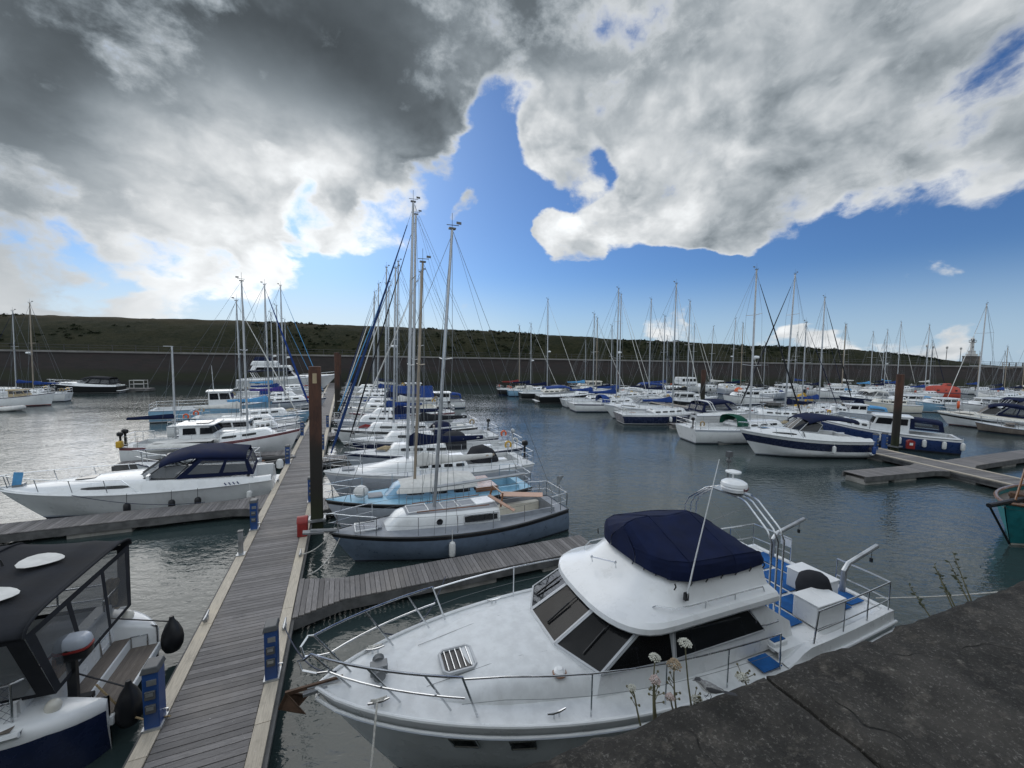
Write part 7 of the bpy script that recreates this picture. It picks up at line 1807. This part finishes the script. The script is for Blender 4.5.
# ------------------------------------------------------------------ plants and bird on the quay edge
M['stem'] = mat('dry_stem', (.09, .085, .045), .8, var=.3, vs=20)
M['umbel'] = mat('white_umbel', (.40, .40, .35), .8, var=.2, vs=60)
M['umbel_old'] = mat('dry_umbel', (.26, .20, .13), .85, var=.3, vs=60)
M['umbel_pink'] = mat('pinkish_umbel', (.40, .32, .30), .8, var=.25, vs=60)
M['weed'] = mat('dark_weed', (.030, .036, .018), .85, var=.4, vs=20)
rp_ = random.Random(11)
def flower(hx, hy, dist, rootx, m, size, label, dead=False):
    """stem rooted on the quay wall just under the coping edge, head seen against the boat"""
    d = ray(hx, hy); tt = dist / d.y; h = CAM + d * tt
    rx = h.x + rp_.uniform(-.03, .03); root = Vector((rx, .800 - .0384 * rx, 5.34))
    o = empty('wild_carrot', root); tag(o, label, 'wildflower', 'wild carrot heads on the quay edge')
    v = h - root; pts = [Vector((0, 0, 0)), v * .3 + Vector((.006, .01, 0)), v * .65 + Vector((.008, .012, .004)), v]
    MB().tube(pts, [.0028, .0024, .002, .0018], 5).build('stem', M['stem'], o)
    mb = MB(); n = 60
    for k in range(n):
        r = size * math.sqrt((k + .5) / n); a = k * 2.39996; up_ = (1 - (r / size) ** 2) * size * (.55 if not dead else .9)
        c = v + Vector((r * math.cos(a), r * math.sin(a), up_ + rp_.uniform(-.0015, .0015)))
        mb.ball(c, size * rp_.uniform(.10, .16), 5, 4)
    mb.build('flower_head', m, o)
    mb = MB()
    for k in range(14):
        r = size * .8; a = k * 2.39996; mb.tube([v - Vector((0, 0, size * .7)), v + Vector((r * math.cos(a), r * math.sin(a), size * .1))], .0007, 3)
    mb.build('rays', M['stem'], o)
    if rp_.random() < .7:
        mb = MB()
        for k in range(5):
            a = rp_.uniform(0, 6.28); p = pts[1].lerp(pts[2], rp_.random()); q = p + Vector((math.cos(a), math.sin(a), .8)).normalized() * rp_.uniform(.015, .04); mb.tube([p, q], .0011, 3); mb.ball(q, .0035, 5, 4)
        mb.build('side_shoot', M['stem'], o)
flower(685, 643.5, 0.801, 1.30, M['umbel'], 0.0192, 'tallest white wild carrot head on the quay edge, against the boat window')
flower(655, 658, 0.793, 1.16, M['umbel'], 0.0155, 'white wild carrot head left of the brown one on the quay edge')
flower(674, 666, 0.787, 1.24, M['umbel_old'], 0.0192, 'brown dried wild carrot head on the quay edge', True)
flower(655, 681, 0.779, 1.19, M['umbel_pink'], 0.0148, 'pinkish wild carrot head low on the quay edge, above the lowest bud', True)
flower(632, 688, 0.793, 1.05, M['umbel'], 0.0111, 'small white wild carrot bud leftmost on the quay edge')
flower(670, 698, 0.773, 1.22, M['umbel_pink'], 0.0126, 'pinkish wild carrot bud beside the low white head', True)
flower(697, 700, 0.771, 1.28, M['umbel'], 0.0163, 'low white wild carrot head touching the coping edge')
flower(742, 678, 0.782, 1.48, M['umbel'], 0.0192, 'white wild carrot head right of the small bird')
def weed(px, label, hgt, n):
    p = at(px, 684 - (px - 770) * .388, 5.40); rx = p.x
    o = empty('weed', (rx, .785 - .0384 * rx, 5.32)); tag(o, label, 'weed', 'dry weeds growing from the quay wall')
    st = MB(); lf = MB()
    for k in range(n):
        lean = rp_.uniform(-.22, .12) * hgt; h = hgt * rp_.uniform(.7, 1); x0 = rp_.uniform(-.04, .04)
        pts = [Vector((x0 + lean * f ** 1.5, .03 + .07 * f, h * f)) for f in (0, .35, .7, 1)]
        st.tube(pts, [.0028, .0022, .0016, .0010], 4)
        for j in range(20):
            f = rp_.uniform(.2, 1); p_ = pts[0].lerp(pts[3], f); a = rp_.uniform(0, 6.28); d = Vector((math.cos(a), math.sin(a), rp_.uniform(-.1, .9))).normalized(); l = rp_.uniform(.008, .020); s_ = d.orthogonal().normalized() * l * .3
            lf.add([p_, p_ + d * l * .5 + s_, p_ + d * l, p_ + d * l * .5 - s_], [(0, 1, 2, 3)])
    st.build('stem', M['stem'], o); lf.build('leaf', M['weed'], o, smooth=0)
weed(957, 'short dry weed growing from the quay wall, left of the taller weeds', .12, 1)
weed(985, 'tallest dry weed growing from the quay wall below the teal boat', .20, 2)
weed(1000, 'leafy dry weed growing from the quay wall at the right edge', .20, 2)
# small grey and white bird perched on the coping
bd = at(711, 698, 5.40)
bird = empty('bird', (bd.x, bd.y + .005, 5.395), R(160)); bird.scale = (.62, .62, .62); tag(bird, 'small grey and white bird perched on the quay edge among the flowers', 'bird')
M['feather'] = mat('grey_feathers', (.17, .17, .17), .9, var=.45, vs=90, stretch=(1, 3, 1)); M['feather_dark'] = mat('dark_feathers', (.035, .036, .04), .9, var=.3); M['feather_white'] = mat('white_feathers', (.50, .50, .48), .9, var=.1)
mb = MB(); rings = []
spine = [(-.060, .030, .004, .004), (-.045, .034, .010, .010), (-.022, .041, .017, .017), (.002, .049, .021, .022), (.022, .058, .020, .021), (.036, .068, .0145, .015), (.044, .077, .0125, .013), (.052, .084, .0130, .0128), (.060, .086, .011, .0105), (.067, .085, .006, .006), (.0695, .0845, .002, .002)]
for i, (x, z, ry, rz_) in enumerate(spine):
    nx_ = spine[min(i + 1, len(spine) - 1)]; pv = spine[max(i - 1, 0)]; tdir = Vector((nx_[0] - pv[0], 0, nx_[1] - pv[1])).normalized(); n_ = Vector((-tdir.z, 0, tdir.x))
    rings.append([Vector((x, 0, z)) + Vector((0, 1, 0)) * ry * math.cos(a) + n_ * rz_ * math.sin(a) for a in [2 * PI * k / 14 for k in range(14)]])
for i in range(len(rings) - 1):
    for j in range(14):
        a = 2 * PI * (j + .5) / 14; mb.mi = 1 if math.sin(a) < -.25 else (2 if i >= 7 and math.sin(a) > .45 else 0)
        mb.add([rings[i][j], rings[i][(j + 1) % 14], rings[i + 1][(j + 1) % 14], rings[i + 1][j]], [(0, 1, 2, 3)])
mb.build('body', [M['feather'], M['feather_white'], M['feather_dark']], bird, smooth=80)
for s_ in (1, -1):
    mb = MB(); mb.loft([[Vector((x, s_ * (y + t_), z + dz_)) for t_, dz_ in ((0, h), (.004, 0), (0, -h * .8), (-.004, 0))] for x, y, z, h in ((.026, .017, .060, .006), (.008, .0195, .053, .013), (-.018, .017, .044, .011), (-.045, .010, .036, .006), (-.064, .006, .031, .002))], True, True, True); mb.build('wing', M['feather_dark'], bird, smooth=70)
    MB().ball((.060, s_ * .0098, .089), .0018, 6, 5).build('eye', M['black'], bird)
    mb = MB(); mb.tube([(.004, s_ * .009, .032), (-.003, s_ * .010, .016), (.004, s_ * .010, .002)], .0014, 5)
    for a in (-.5, 0, .5): mb.tube([(.004, s_ * .010, .002), (.004 + .014 * math.cos(a), s_ * .010 + .014 * math.sin(a), .001)], .0010, 4)
    mb.tube([(.004, s_ * .010, .002), (-.006, s_ * .010, .001)], .0010, 4); mb.build('leg', M['feather_dark'], bird)
mb = MB(); mb.lathe((.0685, 0, .0845), [(.0028, 0), (.0018, .006), (.0004, .012)], 6, 'x'); mb.build('beak', M['black'], bird)
mb = MB(); mb.loft([[(x, y, z + t_) for y, t_ in ((-w_, 0), (0, .002), (w_, 0), (0, -.002))] for x, w_, z in ((-.050, .007, .032), (-.085, .009, .022), (-.120, .008, .014))], True, True, True); mb.build('tail', M['feather_dark'], bird)
